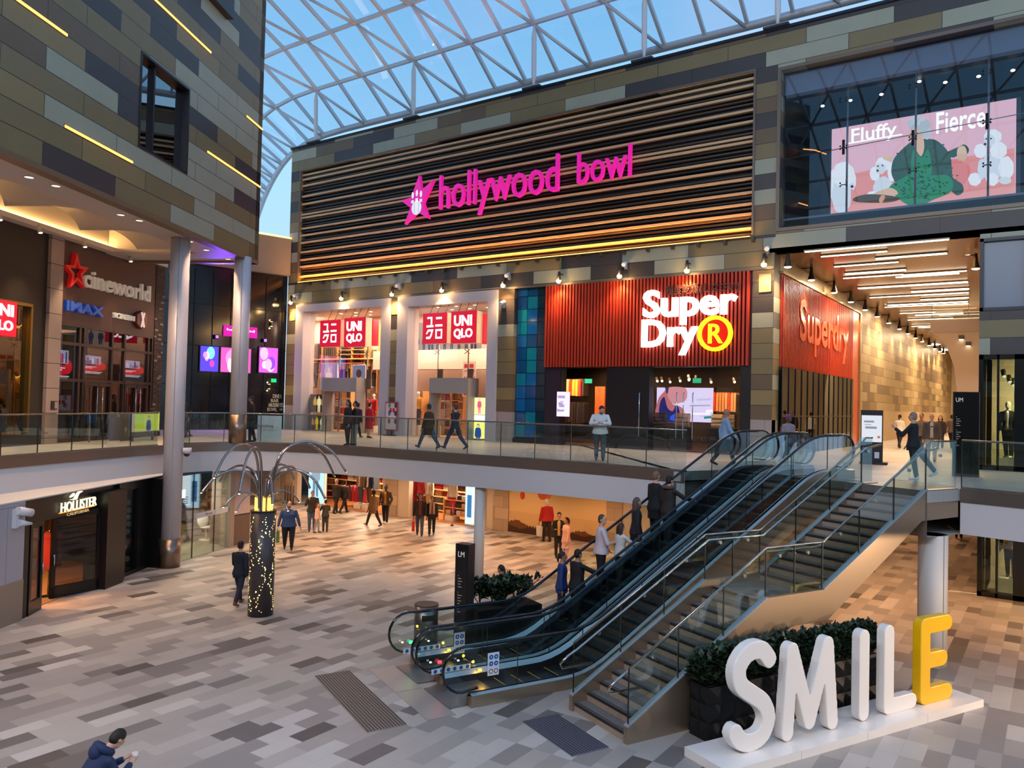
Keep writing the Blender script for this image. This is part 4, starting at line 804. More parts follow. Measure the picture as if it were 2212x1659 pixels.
for px,ys in ((1822,(215,318,398)),(1972,(185,298,368)),(2132,(155,262,355))):
    for y in ys:
        a,b=FA.hit(px,y,-.3); q=MB(mat('#2a2426',.35,.6)); 
        for dx in (-.1,.1): q.ell(FA.p(a+dx,b+.04,-.27),.03,8,5); q.ell(FA.p(a+dx,b-.06,-.27),.03,8,5)
        if y==ys[1]: q.tube([FA.p(a,b-.25,-.3),FA.p(a,b+.25,-.3)],.045,8)
        q.tube([FA.p(a-.1,b,-.35),FA.p(a+.1,b,-.35)],.02,5); q.build('spider_fitting',o)
F5=Fr((0,FY+1.2,0),(1,0,0),(0,0,1))
a0,b1=F5.hit(1797,280); a1,b0=F5.hit(2194,424); b1=F5.hit(2192,212)[1]*.5+b1*.5; b0=F5.hit(1797,466)[1]*.5+b0*.5
t=thing('lit_billboard','bright pink lit billboard of a white haired woman in green on a sofa with poodles','billboard',F5.p((a0+a1)/2,b0,0)); w_=a1-a0; h=b1-b0
m=MB(mat('#3a2c24',.4)); m.box(F5,a0-.05,a1+.12,b0-.05,b1+.03,-.35,-.01); m.build('casing',t)
def C_(x,y):   # crop pixels (1612..2212 x 0..450, x3.687) -> board fraction
    p=F5.hit(1612+x*.27125,y*.27125); return p
def Q(col,pts,c,es=1.15,sp=4): c=c*3; m.m(emi(col,es)); m.poly(F5,[(min(a1,max(a0,p[0])),min(b1,max(b0,p[1]))) for p in (spline([C_(*q) for q in pts],sp) if sp else [C_(*q) for q in pts])],c)
m=MB(emi('#f2c0cc',1.15)); m.quad(F5,a0,a1,b0,b1,0)
Q('#f29c96',[(680,1420),(1010,1350),(1180,1330),(1630,1270),(2135,1180),(2140,1560),(680,1720)],.004,sp=0)
Q('#ee8a84',[(1630,1280),(1700,1280),(1790,1350),(1720,1480),(1650,1400)],.006); Q('#f4a8a0',[(680,1640),(1100,1600),(1500,1570),(2140,1470),(2140,1560),(680,1720)],.007,sp=0)
def puff(cx,cy,rx,ry,col,c,es=1.15):
    Q(col,[(cx+rx*math.cos(a)*(1+.07*(k%2)),cy+ry*math.sin(a)*(1+.07*(k%2))) for k,a in enumerate([2*PI*q/14 for q in range(14)])],c,es,3)
DW1,DW2='#dfe8ee','#f6fafc'; EY='#2c2a34'
# poodle at the left edge
for (x,y,rx,ry,cc) in [(760,1560,75,140,DW1),(775,1390,85,95,DW2),(700,1470,45,120,DW2),(850,1440,25,70,DW2),(800,1450,48,55,DW1),(830,1480,30,28,DW1)]: puff(x,y,rx,ry,cc,.010+.0006*(x%7))
puff(845,1488,12,11,EY,.016); puff(798,1440,7,6,EY,.016)
# poodle beside the knee
for k,(x,y,rx,ry,cc) in enumerate([(1090,1500,75,90,DW1),(1010,1570,50,45,DW2),(1150,1540,50,60,DW1),(1090,1310,55,55,DW2),(1025,1385,38,55,DW2),(1160,1370,32,75,DW2),(1075,1345,38,42,DW1),(1058,1365,24,20,DW1)]): puff(x,y,rx,ry,cc,.0100+.0008*k)
puff(1048,1362,9,9,EY,.018); puff(1050,1326,7,6,EY,.018); puff(1088,1322,7,6,EY,.018)
# poodle at the right
for k,(x,y,rx,ry,cc) in enumerate([(1960,1330,85,110,DW1),(2070,1340,60,90,DW2),(1820,1430,50,50,DW2),(1960,1430,48,50,DW2),(2060,1440,50,28,DW1),(1875,1350,30,80,DW1),(1965,1090,68,55,DW2),(1865,1205,48,55,DW2),(2010,1200,65,65,DW2),(1940,1120,42,44,DW1),(1918,1145,28,22,DW1)]): puff(x,y,rx,ry,cc,.0100+.0006*k)
puff(1903,1152,11,10,EY,.019); puff(1912,1110,7,6,EY,.019); puff(1950,1108,8,6,EY,.019)
COAT='#3a5a4e'
Q(COAT,[(1190,1250),(1280,1160),(1330,1130),(1440,1110),(1530,1130),(1620,1230),(1640,1350),(1650,1420),(1720,1470),(1730,1530),(1680,1560),(1620,1520),(1500,1500),(1250,1500),(1170,1420),(1160,1330)],.0210)
Q(COAT,[(1600,1220),(1700,1170),(1740,1155),(1775,1190),(1760,1230),(1700,1240),(1640,1260)],.0214)
rr_=random.Random(8)
for i_ in range(150):
    x=rr_.uniform(1175,1720); y=rr_.uniform(1130,1540)
    if (x-1430)**2/285**2+(y-1340)**2/215**2<1: puff(x,y,9,5,rr_.choice(['#2a4438','#4a6c5e','#345448']),.0218+i_*.000004)
GR_='#2f8a5e'
Q(GR_,[(1330,1200),(1400,1260),(1450,1190),(1480,1330),(1470,1400),(1400,1410),(1320,1390)],.0240)
Q(GR_,[(1140,1500),(1250,1420),(1330,1390),(1480,1400),(1600,1400),(1650,1460),(1620,1540),(1480,1600),(1380,1650),(1300,1640),(1220,1590)],.0243)
for i_ in range(240):
    x=rr_.uniform(1160,1640); y=rr_.uniform(1210,1630)
    ok=((x-1395)**2/75**2+(y-1310)**2/95**2<1) or ((x-1400)**2/225**2+(y-1500)**2/95**2<1)
    if ok: s_=rr_.uniform(7,15); Q('#14402e',[(x-s_,y),(x,y-s_*.5),(x+s_,y+s_*.2),(x,y+s_*.5)],.0250,sp=0)
Q('#e8c0a0',[(1330,1100),(1405,1100),(1420,1180),(1395,1250),(1350,1190),(1330,1140)],.0262)
puff(1385,1010,82,72,'#b9c6ca',.0266); puff(1440,1060,32,55,'#c9d4d6',.0268)
puff(1350,1085,44,62,'#e6bf9f',.0272)
puff(1370,965,60,36,'#cdd7d9',.0276); puff(1420,1010,40,40,'#bac6ca',.0278); puff(1310,990,24,28,'#c2ced2',.0278)
Q('#6a4a40',[(1308,1070),(1330,1064),(1330,1072),(1309,1077)],.0284,sp=0); Q('#6a4a40',[(1345,1066),(1372,1062),(1371,1070),(1346,1073)],.0284,sp=0)
Q('#a8483e',[(1318,1118),(1352,1112),(1348,1124),(1322,1127)],.0284,sp=0); Q('#d0a285',[(1326,1075),(1338,1074),(1334,1100),(1322,1100)],.0283,sp=0)
Q('#e8c8a8',[(1680,1240),(1690,1180),(1740,1170),(1760,1230),(1740,1290),(1700,1270)],.0262)
for k in range(4): Q('#dcb494',[(1690+18*k,1230),(1700+18*k,1230),(1700+16*k,1290),(1690+16*k,1286)],.0266,sp=0)
Q('#e8c0a0',[(1010,1550),(1150,1500),(1210,1550),(1080,1580),(1000,1590)],.0256); Q('#57503f',[(870,1575),(990,1550),(1200,1570),(1210,1600),(1080,1620),(870,1610)],.0258); Q('#e0a888',[(1060,1600),(1080,1560),(1110,1570),(1080,1625)],.0262)
Q('#e8c8a8',[(1090,1250),(1150,1245),(1170,1270),(1150,1290),(1100,1275)],.0262)
m.build('picture',t)
def slanted(s_,p0,p1,hh,c=.04):
    A=F5.hit(*p0); B=F5.hit(*p1); fr=Fr(F5.p(A[0],A[1],0),F5.p(B[0],B[1],0)-F5.p(A[0],A[1],0),(0,0,1)); text(s_,F5,A[0],B[0],A[1],A[1]+hh,emi('#ffffff',1.6),.004,'lettering',t,.012,c=c+.06)
slanted('Fluffy',(1840,318),(1938,300),.62); slanted('Fierce',(2023,292),(2130,272),.72)
A=F5.hit(1830,314); B=F5.hit(1950,294); q=MB(emi('#ffffff',1.6)); q.poly(F5,[(A[0],A[1]),(B[0],B[1]),(B[0],B[1]+.05),(A[0],A[1]+.05)],.112); q.build('strike_line',t)
k=0
for x,y in [(1777,229),(1837,217),(1904,204),(1986,176),(2042,178),(2114,165),(2188,152)]:
    p=ony(x,y,FY+3); m=MB(emi('#fff0d8',9)); m.ell(p,(.07,.07,.04),8,6); tag(m.build('ceiling_downlight'),'tiny ceiling downlight behind the dark window above the billboard','downlight','ceiling downlights behind the billboard window')
for (pa,pb) in [((1690,324),(1720,322)),((1735,322),(1785,333)),((1688,434),(1745,444))]:
    A=ony(*pa,FY+2.5); B=ony(*pb,FY+2.5); m=MB(emi('#ff8a3a',3)); m.tube([A,(A+B)/2+V((0,0,.06)),B],.02,5); tag(m.build('neon_line'),'orange neon line glowing behind the dark window left of the billboard','light strip','orange neon lines left of the billboard')
# ================================================================= corridor (upper)
m=MB(CLADC); m.box(W,-8.5,-8.3,FY+.01,86,U+1.75,11.15); st(m.build('wall_corridor_left'))
m=MB(mat('#c9b08a',.5)); m.box(W,-8.5,-8.3,FY+.01,86,U,U+1.75); st(m.build('wall_corridor_dado'))
m=MB(bond('cladding_corner',(0,1,0),.555,60,10.69,PAL,PW8,rough=.42,joint=.009,jcol='#1d1a17',off=0,u0=-50,seed=21)); m.box(W,-8.299,-8.285,FY+.0,28.95,U+1.32,11.15); st(m.build('wall_corridor_corner'))
m=MB(mat('#8d6b4c',.28,.35)); m.box(W,-8.5,12,FY+.0,86,11.15,11.3); st(m.build('ceiling_corridor'))
m=MB(mat('#dcc6a4',.6)); m.box(W,-9,4,86,86.3,0,12); st(m.build('wall_corridor_end'))
m=MB(mat('#d0bda0',.6)); m.box(W,-1.98,-1.8,FY+.4,86,U,11.15); st(m.build('wall_corridor_right'))
# red side screen of the corner store
SR=Fr((-8.28,0,0),(0,1,0),(0,0,1))
t=thing('red_side_screen','glossy orange red ribbed side screen of the corner store facing the corridor','fascia',SR.p(34,7,0))
OR_=mat('#cf4322',.25,0,.6); OR2=mat('#a33018',.3,0,.6)
m=MB(OR_); m.box(SR,41.1,42.6,U,10.5,0,.06); m.box(SR,29.0,42.6,7.12,10.5,0,.03); m.build('panel',t)
m=MB(OR2)
for i in range(62): a=29.1+i*.19; m.box(SR,a,a+.06,7.15,10.45,.03,.1)
m.build('ribs',t)
m=MB(mat('#9a8a5a',.3,.7)); m.box(SR,28.9,42.9,10.5,10.6,0,.12); m.box(SR,42.6,42.8,U,10.6,0,.12); m.build('brass_edge',t)
t=thing('side_store_name_sign','faint pale reflection-like store lettering on the red side screen','sign',SR.p(33,7.6,.1)); text('Superdry',SR,31.2,39.8,7.75,9.9,mat('#cf5a38',.15,.2),.03,'lettering',t,.02,c=.1)
t=thing('side_store_window','dark green side window of the corner store along the corridor','shop window',SR.p(34,U,0))
m=MB(mat('#10140f',.5)); m.box(SR,28.9,41.1,U,7.12,-.0,.01)
for i in range(22): m.m(mat(R.choice(['#3a4a34','#4a5a3c','#2c3a2a','#1c2838']),.7)); a=29.2+i*.53; m.box(SR,a,a+.35,U+.5+R.uniform(0,.6),7.0,.01,.03)
m.m(mat('#3a2020',.7))
for i in range(10): a=29.5+i*.8; m.box(SR,a,a+.5,U+1.0,U+1.9,.03,.05)
m.build('curtained_display',t); m=MB(glass('#7a9484',.14)); m.box(SR,28.9,41.1,U,7.12,.1,.11); m.build('pane',t)
m=MB(DARK)
for i in range(14): a=28.9+i*.9; m.box(SR,a,a+.04,U,7.12,.1,.14)
m.box(SR,28.9,41.1,5.3,5.34,.1,.14); m.build('mullions',t)
# conical wall lamps
cp=None
for i,(x,y) in enumerate([(1702,556),(1753,590),(1802,620),(1838,643),(1869,662),(1895,683),(1920,698),(1943,711),(1961,724),(1978,735),(1992,745),(2007,757),(2019,765),(2030,771),(2038,775)]):
    d=ray(x,y); tt=-7.9/d.x; p=V((-7.9,d.y*tt,HC+d.z*tt)); p.z=10.62
    if cp is None:
        cp=t=thing('conical_wall_lamp','x','lamp',p,group='conical lamps along the left corridor wall'); m=MB(mat('#2a211a',.4)); m.tube([p+V((0,0,.55)),p+V((0,0,.3)),p+V((0,0,.02))],[.05,.07,.15],12,False); m.tube([p+V((0,0,.5)),p+V((-.38,0,.5))],.02,6); m.build('shade',t)
        m=MB(emi('#ffe6b8',12)); m.ell(p+V((0,0,.03)),(.13,.13,.05),12,6); m.build('bulb',t)
    else: t=dup(cp,loc=p)
    t['label']='dark conical lamp on the left corridor wall, '+('nearest the facade corner' if i==0 else 'further in along the row'); 
    if i>0: t['group']='conical lamps further along the left corridor wall'
    else: del t['group']
    if i<14 and i%1==0: light('SPOT','cone_beam',p+V((.02,0,-.05)),380 if i<9 else 520,'#ffd4a0',.08,target=p+V((-.15,0,-5)),spot=100,blend=.8)
for (x,y,lb) in [(2090,520,'upper'),(2108,563,'lower')]:
    p=ony(x,y,31); t=dup(cp,loc=V((p.x,31,p.z-.3)),label='dark conical lamp on the right side of the corridor mouth, %s one'%lb); 
    if 'group' in t: del t['group']
    light('SPOT','cone_beam',V((p.x,31,p.z-.4)),300,'#ffc276',.08,target=V((p.x,31,0)),spot=100)
# linear ceiling lights
FC=Fr((0,0,11.12),(1,0,0),(0,-1,0))
lines=[(1738,543,2050,517,1),(1773,553,1917,543,1),(1893,559,2045,546,2),(1803,576,1940,565,1),(1826,591,1957,583,2.6),(1822,601,1950,592,1),(1935,598,2072,590,2),(1950,595,2087,583,1),(1855,623,2090,608,2.6),(1970,631,2092,622,2.6),(1880,643,2092,631,1),(1990,648,2092,641,1),(1915,657,2092,653,2),(1911,663,2092,655,1),(1945,677,2020,673,1),(1978,681,2080,676,2),(1960,690,2060,688,1.4),(1970,705,2010,703,1),(1985,708,2010,706,1)]
for i,(x0,y0,x1,y1,wd) in enumerate(lines):
    A=onz(x0,y0,11.1); B=onz(x1,y1,11.1); y=(A.y+B.y)/2; xa=max(-8.1,A.x); xb=min(-1.9,B.x)
    t=thing('linear_ceiling_light','%s warm linear light across the corridor ceiling'%('long thin' if i==0 else 'bright'),'ceiling light',((xa+xb)/2,y,11.12),group=None if i==0 else 'linear lights further along the corridor ceiling')
    if i==0: t['label']='long thin linear light nearest the mouth of the corridor ceiling'
    else: t['label']='bright warm linear light set into the corridor ceiling'
    wdd=.045*wd*(y/34); m=MB(mat('#8a7a60',.4)); m.box(W,xa-.03,xb+.03,y-wdd-.03,y+wdd+.03,11.1,11.148); m.build('trim_ring',t); m=MB(emi('#ffe8c4',6.5)); m.box(W,xa,xb,y-wdd,y+wdd,11.07,11.1); m.build('diffuser',t)
for i,y in enumerate((66,72,78)):
    x=-4.6; p=ony([1989,2013,2032][i],[725,741,753][i],y); m=MB(emi('#fff0d0',5)); m.ell(p,(.75*y/70,.75,.22),16,8); tag(m.build('dome_light'),'round dome light hanging deep in the corridor','ceiling light','dome lights deep in the corridor')
for y in (36,48,62,76): light('AREA','corridor_ceiling_lamp',(-5,y,11.04),850,'#ffdcb0',5,target=(-5,y,0),sy=.3)
# mezzanine block, cube lamps
F45=Fr((0,45,0),(1,0,0),(0,0,1))
m=MB(mat('#b9a58e',.55)); m.prism(F45,[(-4.08,U),(-2.0,U),(-2.0,9.65),(-5.31,9.65),(-4.9,9.4),(-4.6,9.0),(-4.25,7.96),(-4.1,6.69)],-8,0); st(m.build('wall_mezzanine')); m=MB(mat('#a59385',.5)); m.box(F45,-5.31,-2,9.65,10.3,-8,.02); st(m.build('trim_16'))
balustrade([(-5.25,45),(-2.0,45)],10.3,'glass balustrade of the mezzanine deep in the corridor')
for i,(x,y) in enumerate([(2077,729),(2092,743)]):
    a,b=F45.hit(x,y); t=thing('cube_wall_lamp','small black cube lamp on the pale mezzanine wall, %s'%['left','right'][i],'wall lamp',F45.p(a,b,.1)); m=MB(mat('#201a18',.4)); m.box(F45,a-.11,a+.11,b-.1,b+.1,.0,.22); m.build('body',t); m=MB(emi('#fff0c8',6)); m.box(F45,a-.09,a+.09,b-.12,b-.1,.02,.2); m.build('lens',t)
# right upper block
m=MB(CLAD); m.box(FA,-1.98,12,7.4,8.75,-.4,0); m.box(FA,-1.98,12,11.0,11.2,-.4,0); st(m.build('wall_right_block'))
m=MB(mat('#1b2430',.4)); 
for a in (-1.98,-.78,.6,2): m.box(FA,a,a+.1,8.75,11.0,-.3,.03)
m.box(FA,-1.98,12,8.75,8.85,-.3,.03); m.box(FA,-1.98,12,10.9,11.0,-.3,.03); o=st(m.build('window_4')); m=MB(mat('#7d8794',.35,0,.6)); m.box(FA,-1.88,-.78,8.85,10.9,-.2,-.1); m.build('frosted_pane',o); m=MB(glass('#8898a8',.2)); m.box(FA,-.68,12,8.85,10.9,-.2,-.18); m.build('pane',o)
m=MB(mat('#5a5044',.6)); m.box(FA,-1.9,12,7.4,11,-3.4,-3.3); st(m.build('wall_right_room'))
def shopfront(z0,z1,name,label,nn):
    t=thing('black_framed_shopfront',label,'shopfront',FA.p(0,z0,0))
    m=MB(mat('#0b0e0f',.2,0,.6))
    for a,w_ in ((-1.98,.12),(-1.5,.06),(-1.05,.28),(-.12,.1),(1.2,.1),(2.6,.1)): m.box(FA,a,a+w_,z0,z1,-.2,.05)
    m.box(FA,-1.98,9,z1-.15,z1,-.2,.05); m.box(FA,-1.98,9,z0,z0+.15,-.2,.05); m.box(FA,-.77,9,z0+.15,z0+.75,-.2,.02); m.build('frame',t)
    m=MB(glass('#a0aaa0',.07)); m.box(FA,-1.98,9,z0,z1,-.12,-.11); m.build('glazing',t)
    m=MB(mat('#c9b79c',.7)); m.box(FA,-1.9,9,z0,z1,-3,-2.9); m.box(FA,-1.9,-1.8,z0,z1,-2.9,-.3); m.box(FA,-1.9,9,z1,z1+.05,-3,-.3); st(m.build(name))
    return t
shopfront(U,7.4,'wall_right_shop_upper','black framed upper shopfront at the right edge with mannequins inside',0); shopfront(.0,2.86,'wall_right_shop_lower','black framed lower shopfront at the right edge under the deck',0)
light('AREA','shop_lamp',(.6,29.0,7.25),2000,'#ffe0b4',1.5,target=(.6,29.9,U)); light('AREA','shop_lamp',(.6,29.0,2.8),1500,'#ffe0b4',1.5,target=(.6,29.9,0))
for i,(x,y) in enumerate([(2166,806),(2178,818),(2186,825)]):
    p=ony(x,y,29.6); m=MB(mat('#16130f',.4)); m.cyl(p+V((0,0,.1)),p+V((.05,-.1,-.1)),.07,10); m.m(emi('#ffe8c0',6)); m.ell(p+V((.05,-.1,-.1)),.06,8,6); tag(m.build('track_spotlight'),'black track spotlight in the upper right shop window','spotlight','track spotlights of the right shop')
# ================================================================= lower left: black clothes shop (frame HW), nail bar
BLKF=mat('#0c0b0c',.35,0,.5)
m=MB(bond('grey_pier',tuple(HW.u),3,9,-.2,['#a7a3ab','#9f9ca5'],[1,1],joint=.004)); m.box(HW,-6.2,-4.55,1.0,2.9,-.6,.1); m.m(mat('#94816f',.45)); m.box(HW,-6.2,-4.55,0,1.0,-.6,.12); st(m.build('wall_lower_left'))
m=MB(mat('#15130f',.5)); m.box(HW,-12,-6.2,0,2.9,-.6,0); st(m.build('wall_lower_left_edge'))
m=MB(BLKF); wallholes(m,HW,-4.55,2.45,0,2.9,-.35,0,[(-4.3,-1.35,0,2.28),(0.05,.9,.12,2.62)]); m.box(HW,-4.55,-4.3,0,2.9,-.6,.05); m.box(HW,-1.35,-.42,0,2.75,0,.32); m.box(HW,-.42,-.0,0,2.9,-.1,.12); st(m.build('wall_black_shop'))
m=MB(FASC); m.box(HW,-12,3.0,2.9,2.93,-3.2,.12); st(m.build('trim_18'))
# room behind
m=MB(mat('#5a3c2a',.7)); m.box(HW,-6,2.4,0,2.9,-5.2,-5); m.box(HW,-6,-5.9,0,2.9,-5,-.6); m.box(HW,2.3,2.4,0,2.9,-5,-.3); st(m.build('wall_black_shop_room'))
m=MB(mat('#8a7458',.35)); m.box(HW,-6,2.4,.0,.015,-5,-.3); st(m.build('floor_black_shop'))
for a,c,e_ in ((-3.6,-1.5,60),(-2.2,-2.2,60),(.5,-1,30)): light('SPOT','shop_beam',HW.p(a,2.75,c),e_*9,'#ffae6a',.06,target=HW.p(a,0,c),spot=120)
def door(a0,a1,z1,c,label,ang,name='shop_door'):
    o=HW.p(a0,0,c); rot=Matrix.Rotation(math.radians(ang),4,'Z'); fr=Fr(o,rot.to_3x3()@HW.u,(0,0,1)); w_=a1-a0
    t=thing(name,label,'door',o); m=MB(BLKF); m.box(fr,0,.12,0,z1,-.04,.04); m.box(fr,w_-.12,w_,0,z1,-.04,.04); m.box(fr,.12,w_-.12,z1-.15,z1,-.04,.04); m.box(fr,.12,w_-.12,0,.32,-.04,.04); m.build('frame',t)
    m=MB(glass('#c8beb0',.05)); m.box(fr,.12,w_-.12,.3,z1-.15,-.01,.01); m.build('pane',t)
    m=MB(CHROME); m.cyl(fr.p(w_-.06,.9,.06),fr.p(w_-.06,1.2,.06),.02,8); m.build('handle',t)
door(-4.25,-3.5,2.3,.02,'black framed shop door left of the entrance, standing slightly open',12)
door(-1.4,-2.6,2.3,.05,'black framed shop door right of the entrance, folded outwards',-24)
t=thing('gold_shop_sign','warm lit lettering reading HOLLISTER with a bird above and CALIFORNIA below','sign',HW.p(-2.3,2.4,.05))
GL=emi('#fff0c8',1.6); text('HOLLISTER',HW,-3.1,-1.5,2.40,2.66,GL,.03,'lettering',t,.0,c=.05); text('CALIFORNIA',HW,-2.8,-1.8,2.27,2.35,mat('#8a7a58',.4,em='#ffd890',es=.4),.02,'small_lettering',t,c=.03)
m=MB(GL); bird=[(0,0),(.22,.02),(.3,.12),(.45,.3),(.62,.34),(.74,.3),(.55,.24),(.46,.1),(.42,0),(.3,-.04)]
m.prism(HW,spline([(-2.75+x*.75,2.7+y*.55) for x,y in bird],3),.05,.09); m.prism(HW,spline([(-2.75+x*.75,2.72+y*.55) for x,y in [(.0,.08),(.1,.2),(.25,.26),(.2,.12)]],3),.05,.09); m.build('bird_emblem',t)
m=MB(emi('#ffa53a',1.3)); m.box(HW,-3.1,-1.5,2.375,2.40,.005,.04); m.build('halo_strip',t)
# contents
fr=HW.sh(0,0,-1.3)
m=MB(mat('#3a1d12',.6)); m.box(fr,-4.2,-3.1,0,.55,-.9,.0); m.box(fr,-4.2,-2.7,.9,.95,-1.2,-.2); m.box(fr,-4.1,-4.0,0,.9,-1.2,-.2); m.box(fr,-2.8,-2.7,0,.9,-1.2,-.2); tag(m.build('display_table'),'dark wooden display table inside the black shop entrance','table')
def hstack(fr,a0,a1,b,c,cols,grp,label,n,hh=.12):
    for i in range(n):
        a=a0+(a1-a0)*(i+.5)/n; w_=(a1-a0)/n*.42; m=MB(mat(R.choice(cols),.85)); 
        for q in range(3): m.box(fr,a-w_,a+w_,b+hh*q/3,b+hh*(q+.85)/3,c-.15,c+.15+.02*(q%2))
        tag(m.build('folded_clothes_stack'),label,'clothes',grp)
WARM=['#e0b06a','#f0d8b0','#c07a3a','#6a2a20','#8a8a5a','#b04a2a']
hstack(fr,-4.15,-3.15,.56,-.3,WARM,'folded clothes low in the black shop entrance','folded clothes on the low table inside the black shop',4,.2); hstack(fr,-4.15,-2.75,.96,-.5,WARM,'folded clothes on the high table of the black shop','folded clothes on the high table inside the black shop',6,.18); hstack(fr,-4.15,-2.75,.96,-.9,WARM,'folded clothes on the high table of the black shop','folded clothes on the high table inside the black shop',6,.18)
hang(-4.2,-3.0,1.95,.65,HW,-2.9,['#7a1f1c','#d8b070','#4a1410','#c04030','#2a2a2a'],'clothes on the back rail of the black shop','garment on the back rail inside the black shop',9)
hang(-2.6,-2.1,1.75,.95,HW,-.9,['#8a2020','#a02c24'],'red garments beside the black shop door','red garment hanging beside the right door of the black shop',2)
m=MB(CHROME); m.cyl(HW.p(-2.35,0,-.7),HW.p(-2.35,1.8,-.7),.02,8); m.cyl(HW.p(-2.35,0,-.7),HW.p(-2.35,.03,-.7),.16,16); tag(m.build('garment_stand'),'chrome garment stand behind the right door of the black shop','stand')
t=thing('garment_window_display','draped dark red and cream garments in the narrow window of the black shop','clothes',HW.p(.5,.2,-.4)); m=MB(mat('#6a1620',.8)); m.prism(HW,spline([(.1,1.1),(.15,1.85),(.3,2.05),(.5,2.0),(.7,1.7),(.65,1.0),(.4,.9)],3),-.6,-.35); m.build('red_top',t); m=MB(mat('#cfc0a6',.8)); m.prism(HW,spline([(.15,.35),(.15,1.0),(.4,1.15),(.75,.95),(.8,.5),(.5,.3)],3),-.58,-.34); m.build('cream_skirt',t)
for i,z in enumerate((.45,1.3,1.52,1.74,1.95,2.2)): m=MB(mat('#e4dccc',.5,em='#fff0d0',es=.2)); m.ell(HW.p(.72-.04*(i%2),z,-.2),(.07,.07,.09),10,6); tag(m.build('paper_ornament'),'white paper ornament hanging in the narrow window of the black shop','ornament','ornaments in the narrow black shop window')
m=MB(glass('#98a8b0',.10)); m.box(HW,.05,.9,.12,2.62,-.1,-.09); o=m.build('narrow_shop_window'); tag(o,'narrow tall window of the black shop beside the round column','window')
# white CCTV-like projectors on the grey pier
t=thing('wall_projector','white projector lamps on the grey pier at the left edge','lamp',HW.p(-4.75,2.5,.2)); m=MB(mat('#d5d3da',.35)); m.cyl(HW.p(-5.0,2.72,.22),HW.p(-4.62,2.62,.3),.1,16); m.cyl(HW.p(-4.95,2.42,.22),HW.p(-4.62,2.36,.32),.09,16,.03); m.box(HW,-5.02,-4.92,2.3,2.75,.1,.2); m.build('body',t)
# nail bar glass + pillar
n0=onz(384,1215); n1=onz(500,1180); NW=Fr((n0.x,n0.y,0),(n1-n0),(0,0,1)); nl=(n1-n0).length
t=thing('nail_bar_glazing','tall clear glass front of the pale nail bar between column and grey pier','shop window',NW.p(nl/2,0,0))
m=MB(glass('#f0f4f0',.07)); m.box(NW,-.35,nl-.1,0,2.86,-.02,0); m.build('pane',t)
m=MB(POSTM)
for a in (-.5,.75,2.0): m.box(NW,a,a+.012,0,2.86,-.03,.01)
m.build('joints',t); m=MB(mat('#dcd6d2',.5)); m.box(NW,.9,nl-.15,1.32,1.5,.002,.008); m.build('white_band',t); text('Noon',NW,1.45,1.85,1.36,1.47,mat('#4a4648',.5),.003,'band_lettering',t,c=.009)
m=MB(mat('#8e7f72',.5)); m.box(NW,nl-.3,nl+.0,0,2.86,-.3,.08); st(m.build('trim_17'))
p0=onz(496,1179); p1=onz(533,1171); PF=Fr((p0.x,p0.y,0),(p1-p0),(0,0,1)); pl=(p1-p0).length
m=MB(mat('#a89a98',.5)); m.box(PF,-.05,pl,1.12,2.86,-.9,.1); m.m(mat('#5f4f46',.4)); m.box(PF,-.05,pl,0,1.12,-.92,.12); m.m(BLACK); m.box(PF,-.06,pl+.01,1.1,1.14,-.93,.125); st(m.build('wall_nail_pier'))
m=MB(mat('#b8b09c',.7)); m.box(NW,-1.2,nl+1,0,2.86,-4.2,-4); m.m(BLKF); m.box(NW,-1.0,-.4,0,2.86,-4,0); st(m.build('wall_nail_bar')); m=MB(mat('#8d8468',.3)); m.box(NW,-1.2,nl+1,0,.012,-4,0); st(m.build('floor_nail_bar'))
light('AREA','nail_bar_lamp',NW.p(1.6,2.8,-2),260,'#fff0d6',1.6,target=NW.p(1.6,0,-2))
for a,c,b in [(.9,-2.2,1.8),(1.6,-2.6,1.9),(2.3,-1.8,1.75)]: m=MB(emi('#f4fff8',5)); m.box(NW,a,a+.5,b,b+.3,c,c+.03); tag(m.build('lit_ceiling_panel'),'bright lit panel inside the nail bar','light panel','lit panels inside the nail bar')
proto=None
for i,(x,y,lb) in enumerate([(402,1200,'nearest the round column'),(470,1168,'deeper in, near the grey pier')]):
    p=onz(x,y); p=p+(-NW.n)*.5
    if proto is None:
        proto=t=thing('white_swivel_chair','x','chair',p); m=MB(mat('#e8e4e0',.4)); m.tube([p,p+V((0,0,.03))],.26,18); m.tube([p+V((0,0,.03)),p+V((0,0,.42))],[.05,.025],10); m.build('pedestal_foot',t)
        m=MB(mat('#efeae6',.4)); m.ell(p+V((0,0,.5)),(.25,.25,.08),16,8); m.build('seat',t); m=MB(mat('#efeae6',.4)); m.ell(p+V((-.1,-.16,.78)),(.22,.08,.27),16,8); m.build('backrest',t)
    else: t=dup(proto,loc=p,rz=.8)
    t['label']='white round backed swivel chair in the nail bar, '+lb
p=onz(430,1180)+(-NW.n)*1.2; m=MB(mat('#a05a28',.5)); m.box(Fr((p.x,p.y,0),NW.u,(0,0,1)),-.5,.3,0,.75,-.3,.3); m.m(BLACK); m.box(Fr((p.x,p.y,0),NW.u,(0,0,1)),.3,.9,.7,.74,-.3,.3); tag(m.build('manicure_desk'),'small orange brown desk inside the nail bar','desk')
p=onz(385,1190)+(-NW.n)*.5; m=MB(emi('#c8e4ff',3)); m.box(Fr((p.x,p.y,0),NW.u,(0,0,1)),.0,.03,1.1,1.9,-.3,0); tag(m.build('lit_slim_screen'),'slim vertical lit screen in the nail bar by the round column','screen')
